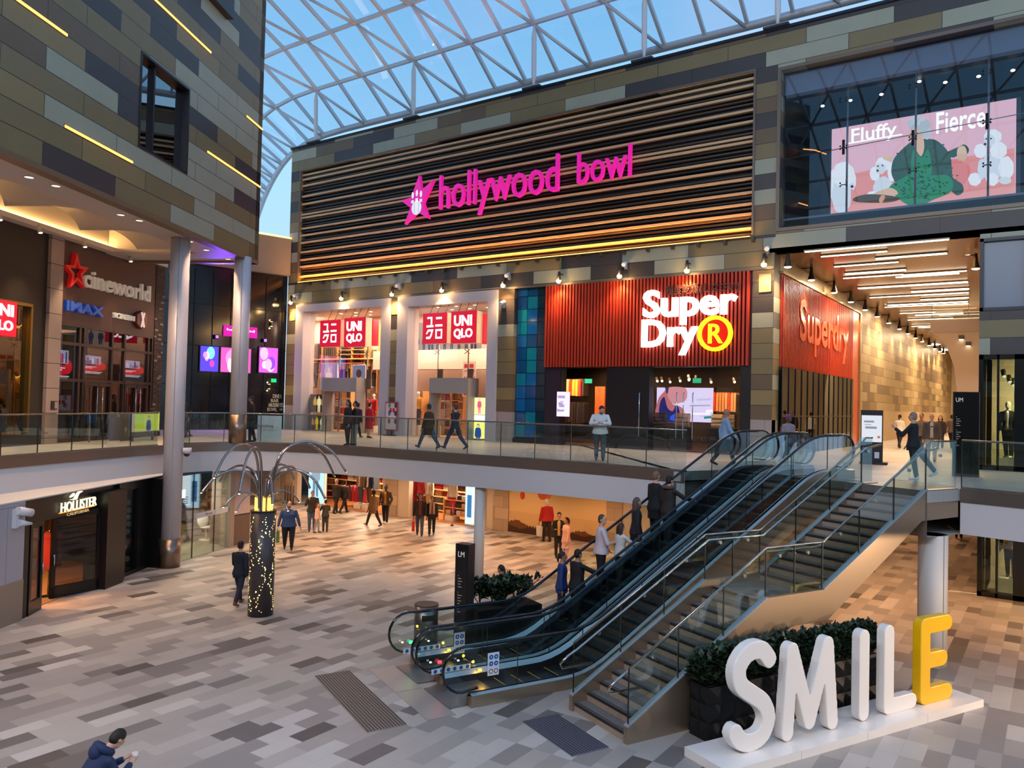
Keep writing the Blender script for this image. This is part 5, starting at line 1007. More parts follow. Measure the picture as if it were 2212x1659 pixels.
# ================================================================= lower back wall
GF=FY
def GX(x): return ony(x,1110,FY).x
STN=bond('lower_stone',(1,0,0),.5,.9,0,['#b59f86','#aa957e','#bda890'],[1,1,1],joint=.006,jcol='#7d6a55')
PALE=mat('#cbbcaa',.55)
m=MB(STN)
for a,b in ((605,630),(832,858),(1066,1099),(1311,1345)): m.box(FA,GX(a),GX(b),0,2.86,-.3,.06)
st(m.build('wall_lower_piers'))
m=MB(PALE)
for a,b in ((535,605),(630,640),(825,832),(858,882),(1048,1066),(1345,1640)): m.box(FA,GX(a),GX(b),0,2.86,-.3,.0)
m.box(FA,GX(640),GX(667),0,2.86,-1.2,-1.0); st(m.build('wall_lower_far'))
m=MB(mat('#c9b08a',.5)); m.box(W,-8.5,-8.3,FY+.01,86,0,2.86); st(m.build('wall_lower_corridor_left')); m=MB(mat('#8a7258',.5)); m.box(W,-1.98,-1.8,FY+.4,86,0,2.86); st(m.build('wall_lower_corridor_right')); m=MB(mat('#b8a080',.5)); m.box(W,-9,-1,86,86.2,0,2.9); st(m.build('wall_lower_corridor_end'))
# orange stars on white
for i,(x,y) in enumerate([(545,1026),(559,1028),(597,1030)]):
    a,b=FA.hit(x,y,.02); m=MB(mat('#d0682c',.5)); m.prism(FA,star(a,b,.22,.09),.01,.03); tag(m.build('orange_star_decal'),'orange star on the white wall behind the fountain of steel arms, %s'%['left','middle','right'][i],'decal')
# mural
a0=GX(1099); a1=GX(1311); t=thing('balloon_mural','golden sunset mural with red balloons above dry grass','mural',FA.p((a0+a1)/2,0,.02)); h=2.86
m=MB(mat('#d6b27c',.6)); m.box(FA,a0,a1,0,h,-.3,.0); m.m(mat('#dfbd86',.6)); m.quad(FA,a0,a1,.9,2.0,.004)
def MP(px): return [FA.hit(x,y,.01) for x,y in px]
gp=[(a0,0.)]; N_=170
for i in range(N_+1): a=a0+(a1-a0)*i/N_; gp.append((a,.40+.10*math.sin(i*.11)+R.uniform(-.03,.07)-(.1 if i>105 else 0)))
gp.append((a1,0.)); m.m(mat('#6a4020',.7)); m.poly(FA,gp,.008)
gp=[(a0,0.)]+[(a0+(a1-a0)*i/N_,.24+.05*math.sin(i*.17+1)+R.uniform(-.03,.04)) for i in range(N_+1)]+[(a1,0.)]; m.m(mat('#3c1e10',.7)); m.poly(FA,gp,.012)
for x,y,rx,ry,c in [(1129,1070,7,10,'#c03a2a'),(1172,1069,13,12,'#cc5c34'),(1184,1068,9,12,'#d87848'),(1163,1062,6,5,'#d8653c')]:
    a,b=FA.hit(x,y,.01); s_=30/1700; m.m(mat(c,.5)); m.poly(FA,circ(a,b,rx*s_,ry*s_,18),.016+rx*.0003)
m.build('print',t)
# lower store openings
def lowstore(a0,a1,nm,side):
    m=MB(INW); m.box(W,a0-4.2,a1-1.2,31.6,31.7,0,2.86); st(m.build('wall_lower_store_'+nm)); m=MB(mat('#a86a40',.35)); m.prism(W,[(a0,28.1),(a1,28.1),(a1,31.6),(a0-4,31.6)],0,.015); st(m.build('floor_lower_store_'+nm))
    m=MB(mat('#efe2d6',.7)); m.prism(W,[(a0-.2,28.3),(a1+.2,28.3),(a1+.2,31.7),(a0-4.2,31.7)],2.86,2.95); st(m.build('ceiling_lower_store_'+nm)); light('AREA','lower_store_lamp',((a0+a1)/2,29.6,2.8),330,'#ffdcb8',2.2,target=((a0+a1)/2,29.6,0),sy=1)
    fr=Fr((0,31.0,0),(1,0,0),(0,0,1)); shelf_unit(a0-3.2,a1-1.9,.1,2.5,7,'wooden wall shelves at the back of the %s lower store'%side,fr); stacks(a0-3.15,a1-1.95,.1,2.5,7,fr,0,BRT+['#8a2030','#3a1c20'],'folded clothes at the back of the %s lower store'%side,'folded clothes on the back shelves of the %s lower store'%side,.5)
lowstore(GX(702),GX(825),'left','left'); lowstore(GX(884),GX(1008),'right','right')
fr=Fr((0,29.4,0),(1,0,0),(0,0,1)); hang(GX(760),GX(782),1.9,.9,fr,0,['#6a7a8a','#8a98a8','#4a5a6a'],'blue jeans hung in the left lower store','blue denim hanging in the left lower store window',4)
a0,a1=GX(726),GX(756); hang(a0,a1,1.1,.8,fr,0,['#a01c28','#5a1a20'],'red garments in the left lower store','dark red garment in the left lower store doorway',4)
t=thing('wooden_store_table','wooden table of folded clothes at the right lower store entrance','table',(GX(975),29.3,0)); m=MB(SH); 
for z in (.25,.6,.95): m.box(fr,GX(940),GX(1000),z,z+.04,-.1,.6)
for x in (940,1000): m.box(fr,GX(x)-.03,GX(x)+.03,0,.98,-.1,.6)
m.build('shelves',t)
for z in (.3,.65,1.0): hstack(fr,GX(942),GX(998),z,.35,BRT,'folded clothes on the wooden table of the right lower store','folded clothes on the wooden table in the right lower store',5,.2)
for i,(x0,x1,lab) in enumerate([(667,700,'left')]): 
    poster(FA,GX(x0),GX(x1),.12,2.86,.06,'tall light blue lit poster of a model in a puffer jacket','#a8d8f2',[(.45,.12,.72,('#c9a890','#20242c','#7f93a0','#5a7890'))],es=1.6)
t=poster(FA,GX(1008),GX(1048),.1,2.8,.1,'tall white and blue lit light box beside the thin white column','#b8e0f6',[],es=1.8,extra=lambda m,fr,a0,a1,b0,b1,c:(m.m(emi('#3a78b0',1.2)),m.quad(fr,a0+.1,a0+.35,b0+.3,b0+1.3,c+.01),m.m(emi('#f4fbff',2)),m.quad(fr,a0+.4,a1-.05,b0+.1,b1-.05,c+.01),m.m(emi('#5a8ab8',1.2)),[m.quad(fr,a0+.5,a1-.15,b0+.2+.1*q,b0+.24+.1*q,c+.015) for q in range(4)]))
# sheet of posts (barriers)
for i in range(4):
    a=GX(634+6*i); m=MB(mat('#2a2622',.4)); m.cyl((a,27.6,0),(a,27.6,.03),.17,14); m.cyl((a,27.6,.03),(a,27.6,.95),.028,8); tag(m.build('queue_post'),'dark queue barrier post before the white recess','post','queue barrier posts by the white recess')
t=thing('clothes_rail_stand','thin chrome rail stand at the right lower store entrance','stand',(GX(995),27.7,0)); m=MB(CHROME); m.tube([(GX(992),27.7,0),(GX(992),27.7,1.0)],.012,6); m.build('post',t); m=MB(BLACK); m.cyl((GX(992),27.7,0),(GX(992),27.7,.05),.07,10); m.build('foot',t)
# ================================================================= under-deck downlights, with added spots for the big letters
k=0
for x,y in [(-23.5,21.5),(-20.5,22.5),(-17.5,22.5),(-14.5,22.5),(-11.5,22.5),(-8.5,23),(-29,26),(-25.5,26),(-22,26),(-18.5,26),(-15,26),(-11.5,26),(-8,26.5),(-5,23),(-5,30),(-5,36),(-5,44),(-5,54),(-5,66),(-3.5,26.5),(.5,24),(.5,27),(3.5,24),(-23.3,19.6),(-32.5,25.8),(-29.5,23.6),(-27,21.5),(4.5,20.2),(7,18.6),(10,16.5),(12.5,13.2)]:
    t=thing('soffit_downlight','round warm downlight under the deck','downlight',(x,y,2.85),group='downlights under the deck'); m=MB(mat('#bdb2a4',.4)); m.tube([(x+.12*math.cos(q),y+.12*math.sin(q),2.85) for q in [PI*j/8 for j in range(16)]],.012,5,closed=True); m.build('rim',t)
    m=MB(emi('#ffdba8',8)); m.poly(Fr((x,y,2.852),(1,0,0),(0,-1,0)),circ(0,0,.11,n=14)); m.build('lens',t)
    light('SPOT','downlight_beam',(x,y,2.8),1350,'#ffddb8',.09,target=(-2,15,.8),spot=80,blend=.8) if x>=4.5 else light('SPOT','downlight_beam',(x,y,2.8),235 if y<40 else 380,'#ffc08a',.09,target=(x,y,0),spot=150,blend=.5)  # right-hand ones are added spots, aimed sideways to brighten the big letters
# ================================================================= stairs
SK=mat('#b39c84',.36,.8); SKL=mat('#a0866a',.35,.6); TREAD=mat('#6f6a68',.5,noise=.12); RISER=mat('#a08c78',.55); NOSE=mat('#2b2625',.5)
t=thing('staircase','wide staircase with a middle landing and glass sides, right of the escalators','staircase',ST.p(0,0,.7))
RH=U/26; TD=.2805
m=MB(TREAD); m2=MB(RISER); m3=MB(NOSE)
def tread(s,z,k_):
    m.m(TREAD); m.box(ST,s,s+TD+.02,z-.05,z,0.02,1.5)
    m2.box(ST,s+.0,s+.03,z-RH,z-.05,0.02,1.5); m3.box(ST,s-.004,s+.02,z-.045,z+.002,.03,1.49); m3.box(ST,s+.045,s+.065,z-.01,z+.004,.03,1.49)
for i in range(12): tread(i*TD,(i+1)*RH,i)
m2.box(ST,12*TD,12*TD+.03,12*RH,13*RH-.05,.02,1.5); m3.box(ST,12*TD-.004,12*TD+.02,13*RH-.045,13*RH+.002,.03,1.49)
m.box(ST,12*TD,4.75,13*RH-.12,13*RH,0.02,1.5)
for i in range(12): tread(4.75+i*TD,(i+14)*RH,i)
m2.box(ST,4.75+12*TD,4.75+12*TD+.03,25*RH,U-.01,.02,1.5); m3.box(ST,8.11,8.135,U-.045,U+.004,.03,1.49)
m.build('treads',t); m2.build('risers',t); m3.build('nosings',t)
def side(c0,c1,label=None):
    top=[(-.06,.32),(0,.34)]; 
    prof=[(-.05,0),(-.05,.27),(3.2,2.06),(4.78,2.06),(8.15,U+.02),(9.3 if c0>1 else 8.7,U+.02),(9.3 if c0>1 else 8.7,U-.62),(7.95,U-.64),(4.9,1.46),(3.85,1.46),(1.25,0)]
    q=MB(SK); q.prism(ST,prof,c0,c1); st_=q.build('stringer',t)
    q=MB(mat('#b4b2ae',.35,.6)); cap=[(-.05,.27),(3.2,2.06),(4.78,2.06),(8.15,U+.02)]
    for (x0,z0),(x1,z1) in zip(cap[:-1],cap[1:]):
        if z1!=z0: q.prism(ST,[(x0,z0),(x1,z1),(x1,z1+.02),(x0,z0+.02)],c0-.01,c1+.01)
    q.build('stringer_capping',t)
side(-.08,.02); side(1.5,1.6)
q=MB(mat('#b59c78',.4,.3)); q.prism(ST,[(1.25,0),(3.85,1.46),(4.9,1.46),(7.95,U-.64),(8.7,U-.62),(8.7,U-.5),(7.9,U-.5),(4.8,1.6),(3.8,1.6),(1.6,.3),(1.45,0)],.02,1.5); q.build('underside',t)
q=MB(mat('#b0805a',.5)); q.prism(ST,[(1.3,.1),(2.2,.1),(2.2,.6)],1.55,1.58); q.m(mat('#4a2c22',.5)); q.box(ST,1.3,2.3,0,.12,1.52,1.6); q.build('foot_panel',t)
def stairglass(c,lab):
    b=thing('stair_glass_balustrade',lab,'balustrade',ST.p(0,.3,c))
    def zb(s): return .29+(s+.05)*(1.79/3.25) if s<3.2 else (2.08 if s<4.78 else 2.08+(s-4.78)*(U+.04-2.08)/3.37 if s<8.15 else U+.04)
    H=.9
    ks=[0,1.07,2.13,3.2,3.98,4.78,5.9,7.03,8.15,(9.3 if c>1 else 8.55)]
    for a,e_ in zip(ks[:-1],ks[1:]):
        q=MB(glass('#f0f7f2',.06)); q.prism(ST,[(a+.01,zb(a)),(e_-.01,zb(e_)),(e_-.01,zb(e_)+H+(.15 if e_>=8.1 else 0)),(a+.01,zb(a)+H+(.15 if a>=8.1 else 0))],c-.006,c+.006); pn=q.build('glass_panel',b)
        q=MB(POSTM); q.box(ST,a-.008,a+.008,zb(a),zb(a)+H,c-.011,c+.011); q.build('panel_joint',pn)
        q=MB(mat('#d8d2c4',.2,.8)); mm=(a+e_)/2; cc=c-.03 if c>1 else c+.03; q.cyl(ST.p(mm,zb(mm)+.72,c),ST.p(mm,zb(mm)+.72,cc-.02 if c>1 else cc+.02),.035,12); q.build('fixing_disc',b)
    q=MB(RAILM); q.tube([ST.p(s,zb(s)+H+(.15 if s>8.2 else 0),c) for s in (0,3.2,4.78,8.15)]+([ST.p(8.35,U+1.08,c),ST.p(9.3,U+1.08,c)] if c>1 else [ST.p(8.3,U+1.08,c),ST.p(8.55,U+1.08,c)]),.02,6); q.build('top_edge_rail',b)
    q=MB(mat('#c8beb4',.15,1)); cc=c-.09 if c>1 else c+.09; hz=lambda s: zb(s)+.8
    pts=[ST.p(.45,hz(-.3),cc),ST.p(-.3,hz(-.3)-.0,cc),ST.p(-.3,hz(-.3)+.08,cc),ST.p(-.12,hz(-.05),cc)] if False else [ST.p(.35,hz(-.3)-.12,cc),ST.p(-.32,hz(-.3)-.12,cc),ST.p(-.36,hz(-.3)-.04,cc),ST.p(-.2,hz(-.2)+.02,cc)]
    q.tube(pts+[ST.p(s,hz(s),cc) for s in (0,3.2,4.78,8.15)]+[ST.p(8.75,U+.92,cc)],.024,8); hr=q.build('handrail',b)
    for s in (.5,1.6,2.7,4.0,5.3,6.5,7.6): q=MB(CHROME); q.tube([ST.p(s,hz(s)-.06,c),ST.p(s,hz(s)-.06,(c+cc)/2),ST.p(s,hz(s)-.02,cc)],.012,6); q.ell(ST.p(s,hz(s)-.06,c),.022,8,6); q.build('rail_bracket',b)
stairglass(1.55,'right-hand glass balustrade of the staircase, nearest the white letters'); stairglass(-.03,'left-hand glass balustrade of the staircase, next to the escalators')
# ================================================================= escalators
TI=math.tan(math.radians(30)); S0=1.0
def zstep(s,r=.9):
    z=(s-S0)*TI
    # smooth both ends
    def soft(a,w): 
        if a<-w: return 0
        if a>w: return a
        return (a+w)**2/(4*w)
    v=soft(z,.3); return U-soft(U-v,.3)
def escalator(c0,lab,up):
    """c0: left inner side of the step band; step band 1.0 m wide"""
    cL,cR=c0-.16,c0+1.16
    t=thing('escalator',lab,'escalator',ST.p(0,0,c0+.5))
    SS=[-1.62+.25*i for i in range(int(11.0/.25)+1)]; SE=9.3
    SS=[s for s in SS if s<=SE]
    # steps
    m=MB(mat('#20262b',.45,.5)); y=MB(mat('#b89a2a',.5))
    s=-.9
    nst=0
    while s<8.6 and nst<60:
        # step spacing .4 horizontal when flat
        z=zstep(s+.2); z=z if .02<z<U-.02 else (0.02 if z<.02 else U-.0)
        m.box(ST,s,s+.4,z-.2,z,c0+.01,c0+.99)
        if nst<5: y.box(ST,s-.012,s+.012,z+.001,z+.003,c0+.02,c0+.98)
        s+=.4 if z<.03 or z>U-.05 else .36; nst+=1
    m.build('steps',t); y.build('yellow_step_lines',t)
    m=MB(mat('#8e8c8c',.3,.8)); m.box(ST,-2.0,-.85,0,.03,c0-.05,c0+1.05); m.build('comb_plate',t); m=MB(mat('#8e8c8c',.3,.8)); m.box(ST,8.55,9.6,U-.05,U+.006,c0-.05,c0+1.05); m.build('comb_plate',t)
    BLU=mat('#b4b8b8',.36,.7); 
    for sd,(ci,co) in enumerate(((c0,c0-.2),(c0+1.0,c0+1.2))):
        lo,hi=min(ci,co),max(ci,co)
        m=MB(mat('#3a3c40',.3,.7)); S=[s for s in SS]
        pts=[ST.p(s,zstep(s)+.28,0) for s in S]
        # skirt (inner vertical) + deck (sloped top) + outer cladding
        vs=[];
        for s in S:
            z=zstep(s); vs+=[ST.p(s,z-.15,ci),ST.p(s,z+.16,ci)]
        n=len(S); m.add(vs,[(2*i,2*i+2,2*i+3,2*i+1) for i in range(n-1)],True); m.build('skirt_panel',t)
        m=MB(BLU); vs=[]; mid=(ci+co)/2; dd=.05 if ci<co else -.05
        for s in S: z=zstep(s); vs+=[ST.p(s,z+.16,ci),ST.p(s,z+.25,mid-dd*.6)]
        m.add(vs,[(2*i,2*i+2,2*i+3,2*i+1) for i in range(n-1)],True); vs=[]
        for s in S: z=zstep(s); vs+=[ST.p(s,z+.25,mid+dd*.6),ST.p(s,z+.22,co)]
        m.add(vs,[(2*i,2*i+2,2*i+3,2*i+1) for i in range(n-1)],True); m.build('deck_strip',t)
        m=MB(SK); vs=[]
        for s in S:
            z=zstep(s); bot=max(0,min(z-.5,U-.62)) if s>1.2 else 0; bot=0 if s<1.3 else max(0,zstep(s)-.62-.1*min(1,(s-1.3)))
            vs+=[ST.p(s,bot,co),ST.p(s,z+.22,co)]
        m.add(vs,[(2*i,2*i+2,2*i+3,2*i+1) for i in range(n-1)],True); 
        s0=S[0]; m.add([ST.p(s0,0,ci),ST.p(s0,0,co),ST.p(s0,.22,co),ST.p(s0,.16,ci)],[(0,1,2,3)]); m.build('outer_cladding',t)
        # glass
        mc=mid; HH=1.1; q=MB(glass('#e6f3f0',.06)); 
        def zr(s): return zstep(s)+HH
        R_=.41
        # handrail path : bottom newel arc, run, top newel arc
        run=[s for s in [-1.75+.22*i for i in range(60)] if s<=SE-.45]
        path=[]
        cxb,czb=-1.75,HH-R_
        for i in range(0,9): a=-PI/2-.25-(PI-.25)*i/8*1.0; path.append((cxb+R_*math.cos(a),czb+R_*math.sin(a)))
        path=[( -1.45,czb-R_+.04)]+[(cxb-R_*math.sin(PI*i/10),czb-R_*math.cos(PI*i/10)) for i in range(0,10)]
        path+=[(s,zr(s)) for s in run]
        cxt,czt=run[-1],zr(run[-1])-R_
        path+=[(cxt+R_*math.sin(PI*i/10),czt+R_*math.cos(PI*i/10)) for i in range(1,11)]+[(cxt-.3,czt-R_+.04)]
        # glass polygon strips between skirt and rail
        def zg(s): return zstep(s)+.24
        poly=[(x,y) for x,y in path]; 
        base=[(s,zg(s)) for s in [SE-.5-.25*i for i in range(80)] if s>-1.6]
        q.poly(ST,poly+base,mc); 
        gp=q.build('glass_side_panel',t)
        for s in (-.6,.9,2.4,3.9,5.4,6.9,8.2): j=MB(POSTM); j.box(ST,s-.006,s+.006,zg(s),zr(s)-.02,mc-.008,mc+.008); j.build('glass_joint',gp)
        m=MB(mat('#08090b',.16,0,.6,coat=.3)); m.tube([ST.p(x,y_,mc) for x,y_ in path],[(.04,.024)]*len(path),8); m.build('handrail',t)
        m=MB(mat('#4a4e54',.2,.9)); m.tube([ST.p(x,y_-.035 if -1.7<x<SE-.5 else y_,mc) for x,y_ in path[11:-11]],.012,5); m.build('handrail_guide',t)
    # inner infill between truss sides (underside)
    m=MB(mat('#6a5a4e',.4,.4)); vs=[]; S=[s for s in SS if s>=1.3]
    for s in S: b=max(0,zstep(s)-.62-.1*min(1,(s-1.3))); vs+=[ST.p(s,b,c0-.2),ST.p(s,b,c0+1.2)]
    m.add(vs,[(2*i,2*i+2,2*i+3,2*i+1) for i in range(len(S)-1)],True); m.build('underside',t)
    # signs, lamps
    cR_=c0+1.1 if True else 0
    def signplate(mc,s,z):
        q=MB(mat('#e6e8ea',.4)); q.box(ST,s,s+.24,z,z+.42,mc+.008,mc+.012); sp=q.build('safety_sign',t); q=MB(mat('#2458a8',.5))
        for i in range(2):
            for j in range(2): q.poly(ST,circ(s+.07+.105*i,z+.34-.12*j,.045,n=12),mc+.015)
        q.m(mat('#c05050',.5)); 
        for i in range(2): q.poly(ST,circ(s+.07+.105*i,z+.08,.045,n=12),mc+.015); q.poly(ST,circ(s+.07+.105*i,z+.08,.045,n=12),mc+.015)
        q.m(mat('#f2eeee',.5))
        for i in range(2): q.poly(ST,circ(s+.07+.105*i,z+.08,.03,n=10),mc+.017)
        for i in range(2):
            for j in range(2): q.poly(ST,circ(s+.07+.105*i,z+.34-.12*j,.015,n=8),mc+.017)
        q.build('pictograms',sp)
    signplate(c0+1.1,-1.25,.5)
    q=MB(mat('#dfe6ea',.4)); q.box(ST,-1.85,-1.0,.26,.36,c0-.05,c0-.045) ; q.m(mat('#2458a8',.5)); 
    for i in range(6): q.poly(ST,circ(-1.77+.14*i,.31,.04,n=10),c0-.042)
    q.build('warning_strip',t)
    q=MB(emi('#2cff7a' if not up else '#ff3038',4)); q.box(ST,-1.72,-1.65,.46,.51,c0-.06,c0-.02); q.build('direction_light',t)
    for s,z in ((-1.9,.5),(-1.3,.45)): q=MB(emi('#fff0c0',5)); q.box(ST,s,s+.035,z,z+.02,c0-.05,c0-.02); q.build('comb_light',t)
    q=MB(emi('#ffc038',5)); q.box(ST,-.85,-.79,.2,.24,c0+.0,c0+.04); q.build('comb_light',t); light('POINT','comb_glow',ST.p(-.8,.28,c0+.12),3,'#ffb030',.03)
    return t
escalator(-2.12,'right-hand escalator, next to the staircase, empty',True)
escalator(-3.535,'left-hand escalator carrying seven people upwards',False)
# floor plates and mats
m=MB(mat('#b3aaa4',.28,.35,noise=.06)); m.box(ST,-2.55,-2.0,0,.012,-3.7,-2.25); tag(m.build('landing_plate'),'metal landing plate at the foot of the left escalator','plate')
m=MB(mat('#a9a19c',.28,.35,noise=.06)); m.box(ST,-2.55,-2.0,0,.012,-2.23,-.78); tag(m.build('landing_plate'),'metal landing plate at the foot of the right escalator','plate')
def tactile(s0,s1,t0,t1,label,bc,rc,along):
    t=thing('ribbed_floor_mat',label,'floor mat',ST.p((s0+s1)/2,0,(t0+t1)/2)); m=MB(mat(bc,.6)); m.box(ST,s0,s1,0,.008,t0,t1); m.build('base',t); m=MB(mat(rc,.5)); n=13
    for i in range(n): s=s0+(s1-s0)*(i+.35)/n; m.box(ST,s,s+(s1-s0)/n*.45,.008,.016,t0+.02,t1-.02)
    m.build('ribs',t)
tactile(-3.65,-2.93,-3.83,-.78,'long ribbed brown tactile mat before the escalators','#8e7e72','#4b403a',1); tactile(-1.1,-.37,.0,1.54,'short dark ribbed tactile mat before the staircase','#6a6a74','#3c3c46',1)
# ================================================================= SMILE letters
SA=V((.4405,.8977,0)); SM=Fr((-3.59,13.28,.14),SA,(0,0,1)); SB=Fr((-3.59,13.28,0),SA,(0,0,1))
WHP=mat('#f2ebe4',.32,coat=.2); YLP=mat('#f7bd08',.32,coat=.2)
t=thing('letter_plinth','low white glossy plinth carrying the five big letters','plinth',SB.p(1.7,0,0))
for i,(a,b) in enumerate([(-1.62,-.02),(-.01,1.6),(1.61,3.25),(3.26,4.98)]): m=MB(WHP); m.box(SB,a,b,0,.14,-.62,.32); m.build('plinth_block',t)
def rstroke(pts,wd,n=7):
    """rounded thick polyline outline via union of convex pieces"""
    return pts
def letter(name,label,strokes,mt,wd=.28,dep=.17):
    m=MB(mt)
    for st_ in strokes:
        for i in range(len(st_)-1):
            (x0,y0),(x1,y1)=st_[i],st_[i+1]; a=math.atan2(y1-y0,x1-x0); r=wd/2
            pts=[(x0+r*math.cos(a+PI/2+PI*k/10),y0+r*math.sin(a+PI/2+PI*k/10)) for k in range(11)]+[(x1+r*math.cos(a-PI/2+PI*k/10),y1+r*math.sin(a-PI/2+PI*k/10)) for k in range(11)]
            m.prism(SM,pts,-dep,0)
    o=m.build(name,vox=.014) ; tag(o,label,'letter'); return o
r=.14
def arcp(cx,cy,rx,ry,a0,a1,n=14): return [(cx+rx*math.cos(math.radians(a0+(a1-a0)*i/n)),cy+ry*math.sin(math.radians(a0+(a1-a0)*i/n))) for i in range(n+1)]
sS=arcp(-.74,1.22,.34,.36,20,250,16)+[(-.6,.76)]+arcp(-.74,.46,.36,.34,62,-160,18)[3:]
sS=spline([(-.40,1.40),(-.58,1.57),(-.86,1.55),(-1.06,1.34),(-1.02,1.08),(-.78,.90),(-.52,.72),(-.40,.46),(-.52,.22),(-.78,.14),(-1.0,.2),(-1.12,.34)],4,False)
letter('big_letter','big white letter S on the plinth, nearest the camera',[sS],WHP,.29)
letter('big_letter','big white letter M between S and I',[[(.03,.14),(.13,1.46),(.56,.24),(.99,1.46),(1.12,.14)]],WHP,.27)
letter('big_letter','big white letter I, a plain rounded bar',[[(1.93,.14),(1.93,1.46)]],WHP,.27)
letter('big_letter','big white letter L beside the yellow letter',[[(2.61,1.46),(2.61,.14),(3.28,.14)]],WHP,.28)
letter('big_letter','big yellow letter E at the far end of the plinth',[[(4.34,1.45),(3.67,1.45),(3.67,.15),(4.36,.15)],[(3.67,.8),(4.2,.8)]],YLP,.3)
# ================================================================= planters
def leaves(m,c,r,n,sz,rnd):
    for i in range(n):
        th=rnd.uniform(0,2*PI); ph=math.acos(rnd.uniform(-.3,1)); rr=rnd.uniform(.55,1)**.5
        p=V(c)+V((math.cos(th)*math.sin(ph)*r[0],math.sin(th)*math.sin(ph)*r[1],math.cos(ph)*r[2]))*rr
        d=V((rnd.uniform(-1,1),rnd.uniform(-1,1),rnd.uniform(-.2,1))).normalized(); s_=d.cross(V((0,0,1))).normalized() if abs(d.z)<.98 else V((1,0,0)); u=s_.cross(d)
        L=sz*rnd.uniform(.7,1.3); w_=L*.32
        m.add([p,p+d*L*.5+s_*w_+u*.01,p+d*L,p+d*L*.5-s_*w_-u*.01],[(0,1,2,3)])
GREEN=[mat('#1c2c1c',.45),mat('#24371f',.45),mat('#162418',.5),mat('#2d4224',.45)]
def planter(fr,a0,a1,c0,c1,h,label,faceted,plants,nm='planter'):
    t=thing(nm,label,'planter',fr.p((a0+a1)/2,0,(c0+c1)/2)); m=MB(mat('#131112',.55,0,.3))
    m.box(fr,a0,a1,0,h,c0,c1); bodyo=None
    if faceted:
        for side_ in range(2):
            n=max(2,int((a1-a0)/.3)); mz=3
            for i in range(n):
                for j in range(mz):
                    x0=a0+(a1-a0)*i/n; x1=a0+(a1-a0)*(i+1)/n; z0=h*j/mz; z1=h*(j+1)/mz; cc=c1 if side_==0 else c0; o=.07 if side_==0 else -.07
                    m.add([fr.p(x0,z0,cc),fr.p(x1,z0,cc),fr.p(x1,z1,cc),fr.p(x0,z1,cc),fr.p((x0+x1)/2,(z0+z1)/2,cc+o)],[(0,1,4),(1,2,4),(2,3,4),(3,0,4)])
        n=max(2,int((c1-c0)/.3))
        for i in range(n):
            for j in range(3):
                y0=c0+(c1-c0)*i/n; y1=c0+(c1-c0)*(i+1)/n; z0=h*j/3; z1=h*(j+1)/3
                m.add([fr.p(a0,z0,y0),fr.p(a0,z0,y1),fr.p(a0,z1,y1),fr.p(a0,z1,y0),fr.p(a0-.07,(z0+z1)/2,(y0+y1)/2)],[(0,1,4),(1,2,4),(2,3,4),(3,0,4)])
    m.build('planter_box',t)
    m=MB(mat('#2a201a',.9)); m.box(fr,a0+.05,a1-.05,h,h+.01,c0+.05,c1-.05); m.build('soil',t)
    return t
PLF=Fr((-4.95,12.75,0),SA,(0,0,1))
PLF=Fr(SB.p(-.95,0,-1.0),SA,(0,0,1))
planter(PLF,0,4.35,-.25,.2,.9,'long black faceted planter between the staircase and the white letters',True,0)
rn=random.Random(11)
for i in range(11):
    c=PLF.p(.2+4.0*i/10,1.1,.02+rn.uniform(-.06,.06)); t=thing('leafy_shrub','dense dark green leafy shrub in the long faceted planter','shrub',PLF.p(.2+4.0*i/10,.9,.0),group='shrubs in the long faceted planter'); m=MB()
    for g_ in GREEN: m.m(g_); leaves(m,c,(.34,.34,.38),230,.12,rn)
    m.build('foliage',t); m=MB(mat('#2a2018',.8)); 
    for q in range(4): m.tube([PLF.p(.2+4.0*i/10,.9,.0),c+V((rn.uniform(-.25,.25),rn.uniform(-.25,.25),.15))],.01,5)
    m.build('stems',t)
P2F=Fr(ST.p(.05,0,-3.85),DV,(0,0,1)); planter(P2F,0,1.7,-.75,0,.85,'black planter with tall leafy shrubs behind the escalators',False,0)
for i in range(5):
    b=P2F.p(.3+.28*i,.85,-.5+.2*(i%2)); t=thing('tall_shrub','leafy shrub in the black planter, %s'%['leftmost and dense','second, dense','middle one','with upright thin stems','rightmost, with thin stems'][i],'shrub',b); m=MB(); m2=MB(mat('#2a2018',.8))
    for g_ in GREEN: m.m(g_); leaves(m,b+V((0,0,.3)),(.3,.3,.3),120 if i<3 else 30,.14,rn)
    for q in range(6):
        tp=b+V((rn.uniform(-.3,.3),rn.uniform(-.3,.3),rn.uniform(.3,.55))); m2.tube([b,b.lerp(tp,.5)+V((0,0,.08)),tp],.01,5); m.m(GREEN[q%4]); leaves(m,tp,(.12,.12,.1),16,.13,rn)
    m.build('foliage',t); m2.build('stems',t)
# ================================================================= totems, bin, kiosk
def totem(fr,w_,h,d,label,word,lines,name='mall_totem',z=0):
    t=thing(name,label,'totem',fr.p(w_/2,z,-d/2)); m=MB(mat('#5f524c',.35,.7)); m.box(fr,.0,w_,z,z+h,-d,-.02); m.box(fr,-.015,.0,z,z+h,-d,.0); m.build('body',t)
    m=MB(mat('#0f0d0e',.2)); m.box(fr,.01,w_-.015,z+.08,z+h-.01,-.02,.0); m.build('face_panel',t)
    text(word,fr,.06,.06+.17,z+h*.88,z+h*.93,mat('#cfc6bd',.5,em='#e8dccc',es=.3),.004,'lettering',t,c=.001)
    q=MB(mat('#8f867c',.5,em='#d0c4b4',es=.12))
    for i in range(lines):
        if i%6!=5: q.quad(fr,.07,.07+(.02 if i%6==0 else .06+.07*((i*7)%5)/5),z+h*(.70-.026*i),z+h*(.707-.026*i),.004)
    q.build('directory_text',t); return t
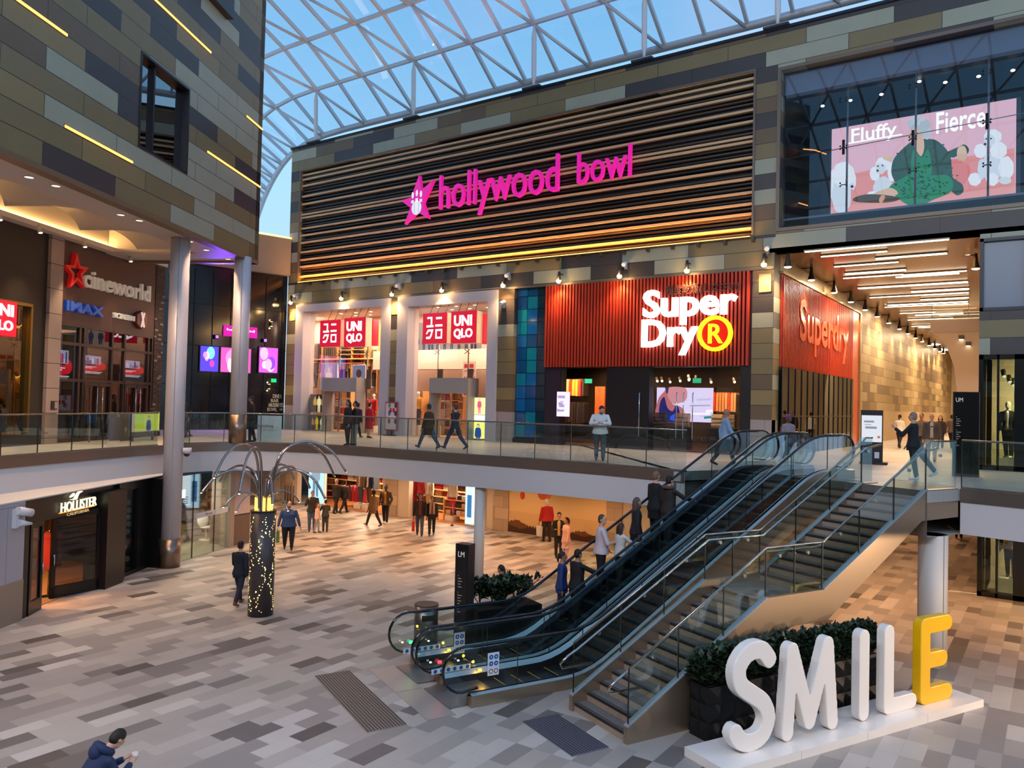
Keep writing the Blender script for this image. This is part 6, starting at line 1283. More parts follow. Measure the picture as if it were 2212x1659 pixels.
lm0=onz(984,1404); lf=Fr((lm0.x,lm0.y,0),(.93,-.37,0),(0,0,1)); lf=Fr((-11.12,13.98,0),(.62,.12,0),(0,0,1))
lf=Fr((-11.08,13.95,0),(1,0.06,0),(0,0,1)); totem(lf,.33,2.38,.27,'tall dark directory totem marked LM beside the escalators','LM',14)
uf=Fr((-2.30,24.6,0),(.93,-.36,0),(0,0,1)); uf=Fr((-2.32,24.55,0),(.97,.05,0),(0,0,1)); totem(uf,.62,2.3,.35,'wide black directory totem marked UM on the upper deck','UM',14,z=U)
b=V((-11.65,13.65,0)); t=thing('litter_bin','brushed steel cylinder litter bin behind the escalator handrails','bin',b); m=MB(mat('#7d756e',.3,.85)); m.cyl(b,b+V((0,0,.98)),.27,28); m.build('body',t); m=MB(mat('#4a4440',.4,.7)); m.cyl(b+V((0,0,.98)),b+V((0,0,1.0)),.272,28); m.m(BLACK); m.box(Fr((b.x,b.y,0),(.6,.8,0),(0,0,1)),-.15,.15,.68,.8,.2,.275); m.build('lid_and_slot',t)
kf=Fr((-5.25,27.6,U),(.98,.12,0),(0,0,1)); t=thing('information_kiosk','black information kiosk with a lit white map screen at the corridor mouth','kiosk',kf.p(.3,0,0)); m=MB(BLACK); m.box(kf,0,.66,.08,1.75,-.14,0); m.box(kf,-.02,.8,0,.08,-.4,.15); m.build('body',t)
m=MB(emi('#d8dce6',1.1)); m.quad(kf,.03,.63,.72,1.58,.003); m.m(emi('#8c929c',1)); 
for x,y,a,bb in ((.1,1.35,.3,.06),(.14,1.15,.34,.07),(.12,1.27,.2,.02)): m.quad(kf,x,x+a,y,y+bb,.005)
m.m(emi('#c8703a',1)); m.quad(kf,.5,.58,.85,.92,.005); m.build('map_screen',t); m=MB(mat('#cfcfd4',.5)); m.quad(kf,.42,.56,.2,.4,.003); m.build('info_card',t)
# lower dark board behind the stair
p=onz(1880,1235); fr=Fr((p.x,p.y,0),(.95,.2,0),(0,0,1)); t=thing('orange_edged_board','dark board with orange edge standing under the deck behind the staircase','board',fr.p(0,0,0)); m=MB(mat('#c86a2a',.5)); m.box(fr,-.4,.12,.25,1.5,-.3,-.02); m.m(BLACK); m.box(fr,-.4,.08,.3,1.45,-.02,.0); m.m(mat('#6a5648',.5)); m.box(fr,-.45,.15,0,.25,-.35,.02); m.build('board',t)
# white showcase glimpsed below stair landing
# ================================================================= steel fountain lamp
fc=V((-16.74,13.10,0)); t=thing('steel_arm_light_tree','dark pierced cylinder glowing with dots, crowned by curved steel arms','light sculpture',fc)
DKC2=mat('#4b4243',.4,.3); m=MB(DKC2); m.cyl(fc,fc+V((0,0,2.65)),.315,40); m.build('cylinder',t)
m=MB(mat('#2e2829',.5)); m.cyl(fc+V((0,0,2.65)),fc+V((0,0,2.67)),.33,40); m.build('collar',t)
m=MB(emi('#ffe48a',3)); rn=random.Random(5)
for strand in range(6):
    a0=strand*2*PI/6+.3
    for i in range(52):
        z=2.52-2.42*i/52+rn.uniform(-.02,.02); z=max(.12,z); a=a0+.26*math.sin(z*5.2+strand*1.7)+rn.uniform(-.2,.2); rr=rn.choice([.011,.014,.019])
        c=fc+V((math.cos(a)*.316,math.sin(a)*.316,z)); fr=Fr(c,(-math.sin(a),math.cos(a),0),(0,0,1)); m.poly(fr,circ(0,0,rr,n=6),.002)
m.build('light_dots',t)
m=MB(emi('#ffc860',2.2)); 
for i in range(10): a=2*PI*i/10; p=fc+V((.2*math.cos(a),.2*math.sin(a),2.66)); m.cyl(p,p+V((0,0,.33)),.035,8)
m.build('amber_lit_sleeves',t)
SR_=V((.616,.788,0)); SD_=V((-.788,.616,0))  # right / away in view plane
arms=[(-1.12,3.66,4.40,2.05,-1),(-.55,3.32,4.33,2.05,-1),(2.1,3.60,4.42,2.15,1),(1.85,3.42,4.36,2.15,1),(.3,3.4,4.3,1.9,-1),(-1.46,3.2,3.72,1.6,-1),(-1.14,3.3,3.76,1.6,1),(1.5,3.0,3.72,1.6,-1),(1.2,3.1,3.74,1.6,1),(.78,3.32,3.78,1.6,1),(.2,3.0,3.62,1.5,-1),(-.96,2.79,3.14,1.0,-1),(-.65,2.74,3.12,1.0,-1),(.58,2.75,3.14,1.0,-1),(.9,2.8,3.14,1.0,1)]
for u,ze,za,rch,sg in arms[:4]+arms[5:]:
    dep=math.sqrt(max(0,rch*rch-u*u))*sg; e_=(SR_*u+SD_*dep); L=e_.length; d=e_/L
    if sg<0: ze_=ze+.0
    P=[]
    st0=.12+.08*(za>4); H0=2.62
    ctrl=[(st0,H0),(st0+.02*L,H0+.45*(za-H0)),(.22*L,H0+.86*(za-H0)),(.5*L,za),(.8*L,za-.28*(za-ze)-.02),(L,ze)]
    for a,z in spline(ctrl,6,False): P.append(fc+d*a+V((0,0,z)))
    m=MB(mat('#b5aaa6',.16,1)); m.tube(P,.032 if za>3.3 else .022,10); ar=m.build('curved_arm',t)
    m=MB(emi('#fff0c0',4)); m.cyl(P[-1],P[-1]-V((0,0,.012)),.024,10); m.build('arm_lamp',ar)
# other deck furniture
p=onz(400,942,U); t=thing('folding_stand','black folding menu stand beside the tall round column on the deck','stand',p); m=MB(BLACK); fr=Fr((p.x,p.y,U),(.6,.8,0),(0,0,1)); m.box(fr,-.2,.2,.75,1.1,-.12,.02); m.tube([fr.p(-.22,0,.2),fr.p(.2,.8,-.1)],.02,6); m.tube([fr.p(.22,0,-.2),fr.p(-.2,.8,.1)],.02,6); m.cyl(fr.p(0,0,0),fr.p(0,.03,0),.3,16); m.build('frame',t)
p=onz(572,955,U); fr=Fr((p.x-.2,p.y+.35,U),(.75,.66,0),(0,0,1)); t=thing('booking_sign','white free standing board with red brown lettering ending in ooking','sign',fr.p(0,0,0)); m=MB(mat('#c9d2d6',.5)); m.box(fr,-.45,.45,.02,1.0,-.06,0); m.build('board',t); text('Looking',fr,-.4,.15,.52,.66,mat('#a85a4a',.5),.004,'lettering',t,.01,c=.002); text('in the area',fr,-.36,.17,.42,.49,mat('#b88a80',.5),.004,'small_lettering',t,c=.002)
pa,pb=LW.hit(293,893,1.6); pc,pd=LW.hit(343,930,1.6); t=poster(LW,pa,pc,(pd+LW.hit(293,930,1.6)[1])/2,pb,1.6,'yellow green lit poster of a person in a blue jacket behind the left balustrade','#b8c23a',[(.55,-.6,1.45,('#d8a888','#3a2818','#1c3478','#1c3478'))],es=1.1,nm='light_box')
m=MB(BLACK); m.box(LW,pa+.1,pa+.16,U,pb,1.4,1.46); m.box(LW,pc-.16,pc-.1,U,pb,1.4,1.46); m.build('stand_legs',t)
p=LW.p(LW.hit(272,925,1.0)[0],U,1.0); fr=Fr((p.x,p.y,U),LD,(0,0,1)); t=thing('a_frame_board','dark A frame board showing an ice cream cone outside the cinema doors','board',p); m=MB(mat('#1c1816',.5)); m.prism(fr,[(-.3,0),(.3,0),(.24,.85),(-.24,.85)],-.03,0); m.prism(fr.sh(0,0,-.4),[(-.3,0),(.3,0),(.24,.85),(-.24,.85)],-.03,0); m.m(mat('#8a6a58',.6)); m.poly(fr,[(-.06,.35),(0,.15),(.06,.35)],.004); m.m(mat('#b8a498',.6)); m.poly(fr,circ(0,.42,.08,.09,12),.004); m.build('board',t)
for i,a in enumerate((1.1,2.8)): 
    c=.55; m=MB(mat('#9a9692',.25,.9)); m.tube([LW.p(a,U,c)]+[LW.p(a,U+.9+.12*math.sin(q),c-.35+.35*math.cos(q)) for q in (0,.5,1,PI/2)]+[LW.p(a,U,c-.7)],.03,8); tag(m.build('steel_guard_rail'),'bent steel guard rail before the cinema doors, %s one'%['left','right'][i],'rail')
p=onz(104,918,5); a,b=LW.hit(104,904,.13); m=MB(mat('#2a2624',.4)); m.box(LW,-.35,-.05,5.0,5.28,.12,.16); m.m(mat('#a08c84',.5)); m.box(LW,-.2,-.07,5.03,5.25,.16,.165); tag(m.build('wall_plate'),'small black plate low on the pale stone pillar by the cinema','plate')
p=onz(400,962,U-.05); 
q=thing('dome_camera','white dome security camera on the tall round column below the balustrade','camera',(-23.25,15.05,3.7)); m=MB(mat('#cfcbd0',.4)); m.tube([(-23.25,15.1,3.86),(-23.25,15.1,3.68)],.14,16); m.build('housing',q); m=MB(mat('#2a2628',.15)); m.ell((-23.25,15.1,3.67),(.1,.1,.1),12,8); m.build('dome',q)
# ================================================================= people
SKIN={'l':'#c99a80','m':'#a5745a','d':'#5b3a2c','w':'#e6ddd2'}
def person(loc,face,h,label,top,bot,shoe='#1a1716',hair='#1e1612',hs='short',sk='m',lean=0,legs=((8,4),(-8,10)),arms=((6,8,12),(-4,8,12)),hem=0,head=(0,0),build=1.,skirt=0,beard=None,mann=False,fem=False,name='person',cat='person',group=None,extra=None,shirt=None,barelegs=False,nohands=False,seatz=None,detail=False):
    """arms: (pitch fwd, abduct, elbow) for left,right; legs: (hip fwd, knee)"""
    if face=='cam': face=math.degrees(math.atan2(loc[0],-loc[1])) if False else math.degrees(math.atan2(-loc[1],-loc[0]))-90
    L=V(loc); B=build
    hipz=.53*h; th=.25*h; sh_=.24*h; ank=.04*h
    # lowest foot
    def leg(a,k): a=math.radians(a); k=math.radians(k); kn=V((0,math.sin(a)*th,-math.cos(a)*th)); an=kn+V((0,math.sin(a-k)*sh_,-math.cos(a-k)*sh_)); return kn,an
    low=min(leg(*q)[1].z for q in legs); pz=ank-low if seatz is None else seatz
    t=thing(name,label,cat,L,math.radians(face),group)
    Mx=wm(t)
    def G(v): return Mx@V(v)
    la=math.radians(lean); ls,lc=math.sin(la),math.cos(la)
    def T(x,y,z): # torso local (origin pelvis) lean forward
        return V((x,y*lc+z*ls,pz+z*lc-y*ls))
    hw=.052*h*B; sw=(.102 if fem else .114)*h*(.5+.5*B)
    body=MB(mat(SKIN[sk],.55)); 
    def lim(mb,a,b,r0,r1,seg=10,n=3):
        a,b=V(a),V(b); pts=[G(a.lerp(b,i/n)) for i in range(n+1)]; mb.tube(pts,[r0+(r1-r0)*i/n for i in range(n+1)],seg); mb.ell(G(a),r0,seg,6); mb.ell(G(b),r1,seg,6)
    def ring(mb,secs,seg=14):
        vs=[]
        for (c,rx,ry) in secs:
            for k in range(seg): a=2*PI*k/seg; vs.append(G(T(rx*math.cos(a),c[0]+ry*math.sin(a),c[1])))
        fs=[(i*seg+k,i*seg+(k+1)%seg,(i+1)*seg+(k+1)%seg,(i+1)*seg+k) for i in range(len(secs)-1) for k in range(seg)]
        n=len(secs); fs+= [tuple(range(seg-1,-1,-1)),tuple(range((n-1)*seg,n*seg))]; mb.add(vs,fs,True)
    tor=[((0,-.03*h),.085*h*B,.06*h*B),((0,.03*h),.088*h*B,.064*h*B),((.004*h,.10*h),(.07 if fem else .078)*h*B,.056*h*B),((.008*h,.19*h),.088*h*(.4+.6*B),.064*h*B),((0,.25*h),.095*h,.055*h),((-.004*h,.285*h),.07*h,.04*h),((0,.31*h),.034*h,.034*h)]
    ring(body,tor)
    nk=T(0,0,.30*h); hp=T(0,.012*h,.40*h)
    hy,hpit=math.radians(head[0]),math.radians(head[1])
    RH_=Matrix.Rotation(hy,3,'Z')@Matrix.Rotation(-hpit-la*.6,3,'X')
    hc=nk+ RH_@V((0,.012*h,.09*h)) if True else hp
    def H(v): return hc+RH_@(V(v)*h)
    lim(body,T(0,-.005*h,.285*h),H((0,-.008,-.045)),.031*h,.03*h)
    Hm=(Mx.to_3x3()@RH_)
    body.ell(G(H((0,0,.008))),(.043*h,.053*h,.058*h),14,10,Hm); body.ell(G(H((0,.014,-.032))),(.033*h,.038*h,.034*h),12,8,Hm)
    body.ell(G(H((0,.054,-.008))),(.0075*h,.012*h,.013*h),8,6,Hm); body.ell(G(H((0,.048,-.03))),(.016*h,.007*h,.006*h),8,6,Hm)
    for s in (-1,1): body.ell(G(H((s*.044,-.003,-.002))),(.006*h,.011*h,.016*h),8,6,Hm)
    J=[]
    hands=[]
    fingers=[]
    for i,am in enumerate(arms):
        p,q,e_=am[:3]
        s=-1 if i==0 else 1; q_=math.radians(q); p_=math.radians(p)+0*la; ee=math.radians(e_)
        S=T(s*sw,0,.25*h); 
        def dirv(a,ab): return V((s*math.sin(ab)*math.cos(a*0),math.sin(a)*math.cos(ab),-math.cos(a)*math.cos(ab)))
        E_=S+dirv(p_,q_)*.17*h; inw=-math.radians(am[3] if len(am)>3 else min(35,e_*.35)); Wt=E_+dirv(p_+ee,q_+inw)*.145*h; hd=dirv(p_+ee,q_+inw)
        J.append((S,E_,Wt,hd)); lim(body,S,E_,.03*h,.026*h); lim(body,E_,Wt,.025*h,.016*h)
        if not nohands:
            pc=Wt+hd*.03*h; M3=hd.to_track_quat('Z','X').to_matrix(); body.ell(G(pc),(.012*h,.021*h,.03*h),10,8,Mx.to_3x3()@M3)
            if not mann:
                sx_=M3@V((0,1,0)); nx=M3@V((1,0,0))
                for f in range(4):
                    b0=Wt+hd*.05*h+sx_*(f-1.5)*.0105*h; Lf=(.03,.036,.034,.026)[f]*h; cu=nx*(.3+.1*f)*(-s)
                    fingers.append(([b0,b0+(hd+cu*.3).normalized()*Lf*.5,b0+(hd+cu*.3).normalized()*Lf*.5+(hd+cu*1.2).normalized()*Lf*.55],.0056*h))
                b0=Wt+hd*.022*h+sx_*(-.017*h); fingers.append(([b0,b0+(hd*.6-sx_).normalized()*.02*h,b0+(hd*.6-sx_).normalized()*.02*h+hd*.018*h],.0065*h))
    K=[]
    for i,(a,k) in enumerate(legs):
        s=-1 if i==0 else 1; hpj=V((s*hw,0,pz)); kn,an=leg(a,k); kn=hpj+kn; an=hpj+an; K.append((hpj,kn,an,math.radians(a-k))); lim(body,hpj,kn,.052*h*B,.036*h); lim(body,kn,an,.034*h,.021*h)
        fd=V((0,math.cos(math.radians(max(-30,(a-k)*.6))),math.sin(math.radians(max(-30,(a-k)*.6))))); lim(body,an+V((0,0,-.012*h)),an+fd*.085*h+V((0,0,-.022*h)),.02*h,.013*h)
    vox=.011 if not mann else .016
    if detail: vox=.008
    bo=body.build('body',t,vox=vox,smooth_it=2)
    if fingers:
        # fingers joined into the same mesh, rooted in the palm
        fm=MB(mat(SKIN[sk],.55))
        for pts,r in fingers: fm.tube([G(p) for p in pts],[r,r,r*.85],6)
        im=wm(t).inverted(); me=bo.data; n0=len(me.vertices)
        import bmesh
        bm=bmesh.new(); bm.from_mesh(me); vv=[bm.verts.new(im@v) for v in fm.v]
        for f in fm.f:
            try: ff=bm.faces.new([vv[i] for i in f]); ff.smooth=True
            except Exception: pass
        bm.to_mesh(me); bm.free()
    if mann: 
        pass
    # trousers
    if bot and not skirt:
        m=MB(mat(bot,.8)); 
        ring(m,[((0,-.045*h),.08*h*B,.062*h*B),((0,.0),.096*h*B,.072*h*B),((0,.05*h),.092*h*B,.068*h*B),((.003*h,.085*h),.08*h*B,.06*h*B)])
        for (hpj,kn,an,_) in K: lim(m,hpj+V((0,0,-.01*h)),kn,.06*h*B,.044*h*B); lim(m,kn,an+(kn-an)*.06,.043*h*B,.033*h)
        m.build('trousers' if not barelegs else 'leggings',t,vox=.017,smooth_it=2)
    if skirt:
        m=MB(mat(bot,.8)); ring(m,[((.01*h,-skirt*h),.12*h,.1*h),((0,-.1*h),.105*h,.085*h),((0,.0),.096*h,.075*h),((0,.09*h),.075*h,.058*h)]); m.build('skirt',t,vox=.018,smooth_it=2)
    for (hpj,kn,an,ft) in K:
        m=MB(mat(shoe,.5)); fd=V((0,math.cos(max(-.6,ft*.6)),math.sin(max(-.6,ft*.6)))); a=an+V((0,0,-.014*h))-fd*.012*h; lim(m,a,an+fd*.09*h+V((0,0,-.022*h)),.026*h,.018*h); m.ell(G(an-fd*.01*h+V((0,0,-.0*h))),(.026*h,.03*h,.03*h),8,6); m.build('shoe',t,vox=.014,smooth_it=1)
    if top:
        m=MB(mat(top,.8)); f=1.14 if hem or not mann else 1.1
        tt=[((0,-.055*h),.112*h*B*f,.086*h*B*f),((0,-.02*h),.106*h*B*f,.08*h*B*f),((0,.04*h),.09*h*B*f,.068*h*B*f),((.004*h,.11*h),(.078 if fem else .084)*h*B*f,.060*h*B*f),((.008*h,.19*h),.092*h*(.4+.6*B)*f,.066*h*B*f),((0,.25*h),.098*h*f,.058*h*f),((-.004*h,.278*h),.082*h*f,.045*h*f),((0,.30*h),.04*h*f,.038*h*f)]
        if hem: tt=[((.005*h,-hem*h),.115*h*B,.092*h*B),((0,-hem*.5*h-.01*h),.108*h*B,.085*h*B)]+tt
        ring(m,tt)
        sl=1.0
        for i,(S,E_,Wt,hd) in enumerate(J):
            lim(m,S,E_,.033*h,.034*h)
            if not (mann=='tee' or (shirt=='tee')): lim(m,E_,E_.lerp(Wt,.93),.035*h,.026*h)
        m.build({0:'jacket',1:'jacket'}.get(0) if shirt!='tee' else 't_shirt',t,vox=.017,smooth_it=2)
    if shirt and shirt!='tee':
        m=MB(mat(shirt,.8)); zz_=[(.292,.02,.046),(.25,.036,.069),(.19,.034,.087),(.11,.028,.078*B),(.04,.03,.083*B),(-.035,.036,.095*B)]; vs=[]
        for z_,w_,y_ in zz_: vs+=[G(T(-w_*h,(y_-.012)*h,z_*h)),G(T(-w_*.8*h,y_*h,z_*h)),G(T(w_*.8*h,y_*h,z_*h)),G(T(w_*h,(y_-.012)*h,z_*h))]
        m.add(vs,[(4*i+k,4*i+k+1,4*i+k+5,4*i+k+4) for i in range(5) for k in range(3)]+[(0,3,2,1),(20,21,22,23)],True); m.build('shirt_front',t)
    # hair
    if hs and hs!='bald' and not mann:
        m=MB(mat(hair,.7,noise=.2))
        c0=H((0,-.010,.018)); m.ell(G(c0),(.048*h,.054*h,.058*h),14,8,Hm)
        if hs in('short','beanie'): m.ell(G(H((0,-.022,-.004))),(.045*h,.042*h,.05*h),12,8,Hm)
        if hs=='beanie': m.ell(G(H((0,-.004,.03))),(.05*h,.058*h,.05*h),12,8,Hm)
        if hs in('long','hijab'):
            for s in (-1,0,1): m.tube([G(H((s*.024,-.03,.02))),G(H((s*.036,-.036,-.05))),G(H((s*.04,-.04,-.13)))],[.036*h,.034*h,.024*h],8)
        if hs=='hijab':
            m.ell(G(H((0,.0,-.06))),(.06*h,.062*h,.055*h),12,8,Hm)
        if hs=='pony': m.ell(G(H((0,-.055,.03))),.022*h,8,6); m.tube([G(H((0,-.06,.02))),G(H((0,-.075,-.03))),G(H((0,-.068,-.09)))],[.02*h,.022*h,.009*h],8)
        if hs=='curly':
            rr=random.Random(3)
            for q in range(12): a=rr.uniform(0,2*PI); m.ell(G(H((.036*math.cos(a),-.015+.03*math.sin(a),.03+.02*rr.random()))),.026*h,8,6)
        if hs=='hood': m.ell(G(H((0,-.02,-.005))),(.055*h,.055*h,.07*h),12,8,Hm); m.tube([G(H((.07*math.cos(a),-.02+.055*math.sin(a),-.075))) for a in [2*PI*k/12 for k in range(12)]],.02*h,8,closed=True)
        o=m.build({'beanie':'knitted_hat','hijab':'headscarf','hood':'fur_trimmed_hood'}.get(hs,'hair'),t,vox=.013,smooth_it=2)
        # cut face free: push hair out of the face region
        me=o.data; MI=(wm(t)); 
        import bmesh
        bm=bmesh.new(); bm.from_mesh(me); inv=RH_.inverted()
        lim_z=.045 if hs!='hijab' else .04
        dl=[v for v in bm.verts if (lambda q: q.y>.028*h and q.z<.034*h and q.z>-.06*h and abs(q.x)<.036*h)(inv@(v.co-hc))]
        bmesh.ops.delete(bm,geom=dl,context='VERTS'); bm.to_mesh(me); bm.free()
    if beard:
        m=MB(mat(beard,.8)); m.ell(G(H((0,.026,-.044))),(.033*h,.03*h,.024*h),12,8,Hm); m.build('beard',t)
    if not mann:
        m=MB(mat('#1a1210',.3)); 
        for s in (-1,1): m.ell(G(H((s*.017,.0485,.006))),(.006*h,.004*h,.004*h),8,6,Hm)
        m.build('eyes',t)
    if extra: extra(t,G,T,H,J,K,h)
    return t
def toward(loc,px,py,z): q=onz(px,py,z); return math.degrees(math.atan2(q.y-loc[1],q.x-loc[0]))-90
def fdir(deg): return deg  # facing: rotation about z of +y
def bag(col,label,side=1,w_=.3,hh=.34,strap=True,white=False,drop=.1,name='shopping_bag'):
    def f(t,G,T,H,J,K,h):
        S,E_,Wt,hd=J[side]; p=Wt+V((0,0,-.06*h)); c=G(p); fr=Fr(c,wm(t).to_3x3()@V((0,1,0)),(0,0,1))
        m=MB(mat(col,.6)); pts=[(-w_/2*.8,-drop-hh),(w_/2*.8,-drop-hh),(w_/2,-drop),(-w_/2,-drop)]; m.prism(fr,pts,-.06,.06); m.m(mat(col,.6)); m.tube([fr.p(-w_*.3,-drop,0),fr.p(-w_*.1,.0,0),fr.p(w_*.1,.0,0),fr.p(w_*.3,-drop,0)],.008,5)
        o=m.build(name); tag(o,label,'bag')
    return f
def scarf(col):
    def f(t,G,T,H,J,K,h):
        m=MB(mat(col,.85))
        for s in (-1,1): m.tube([G(T(s*.03*h,.02*h,.305*h)),G(T(s*.04*h,.075*h,.2*h)),G(T(s*.045*h,.085*h,.02*h))],[.03*h,.03*h,.035*h],8)
        m.build('scarf',t)
    return f
def pack(col,label):
    def f(t,G,T,H,J,K,h):
        m=MB(mat(col,.8)); m.ell(G(T(0,-.11*h,.17*h)),(.085*h,.055*h,.12*h),12,8,wm(t).to_3x3()); m.build('backpack',t)
    return f
U_=U
def at(x,y,z=0.): q=onz(x,y,z); return (q.x,q.y,z)
walk=((24,10),(-20,16)); walk2=((-20,16),(24,10)); stand=((3,2),(-3,4))
CAM=-1
def fc_(loc,off=0):  # facing the camera, plus off degrees
    return math.degrees(math.atan2(-loc[1],-loc[0]))-90+off
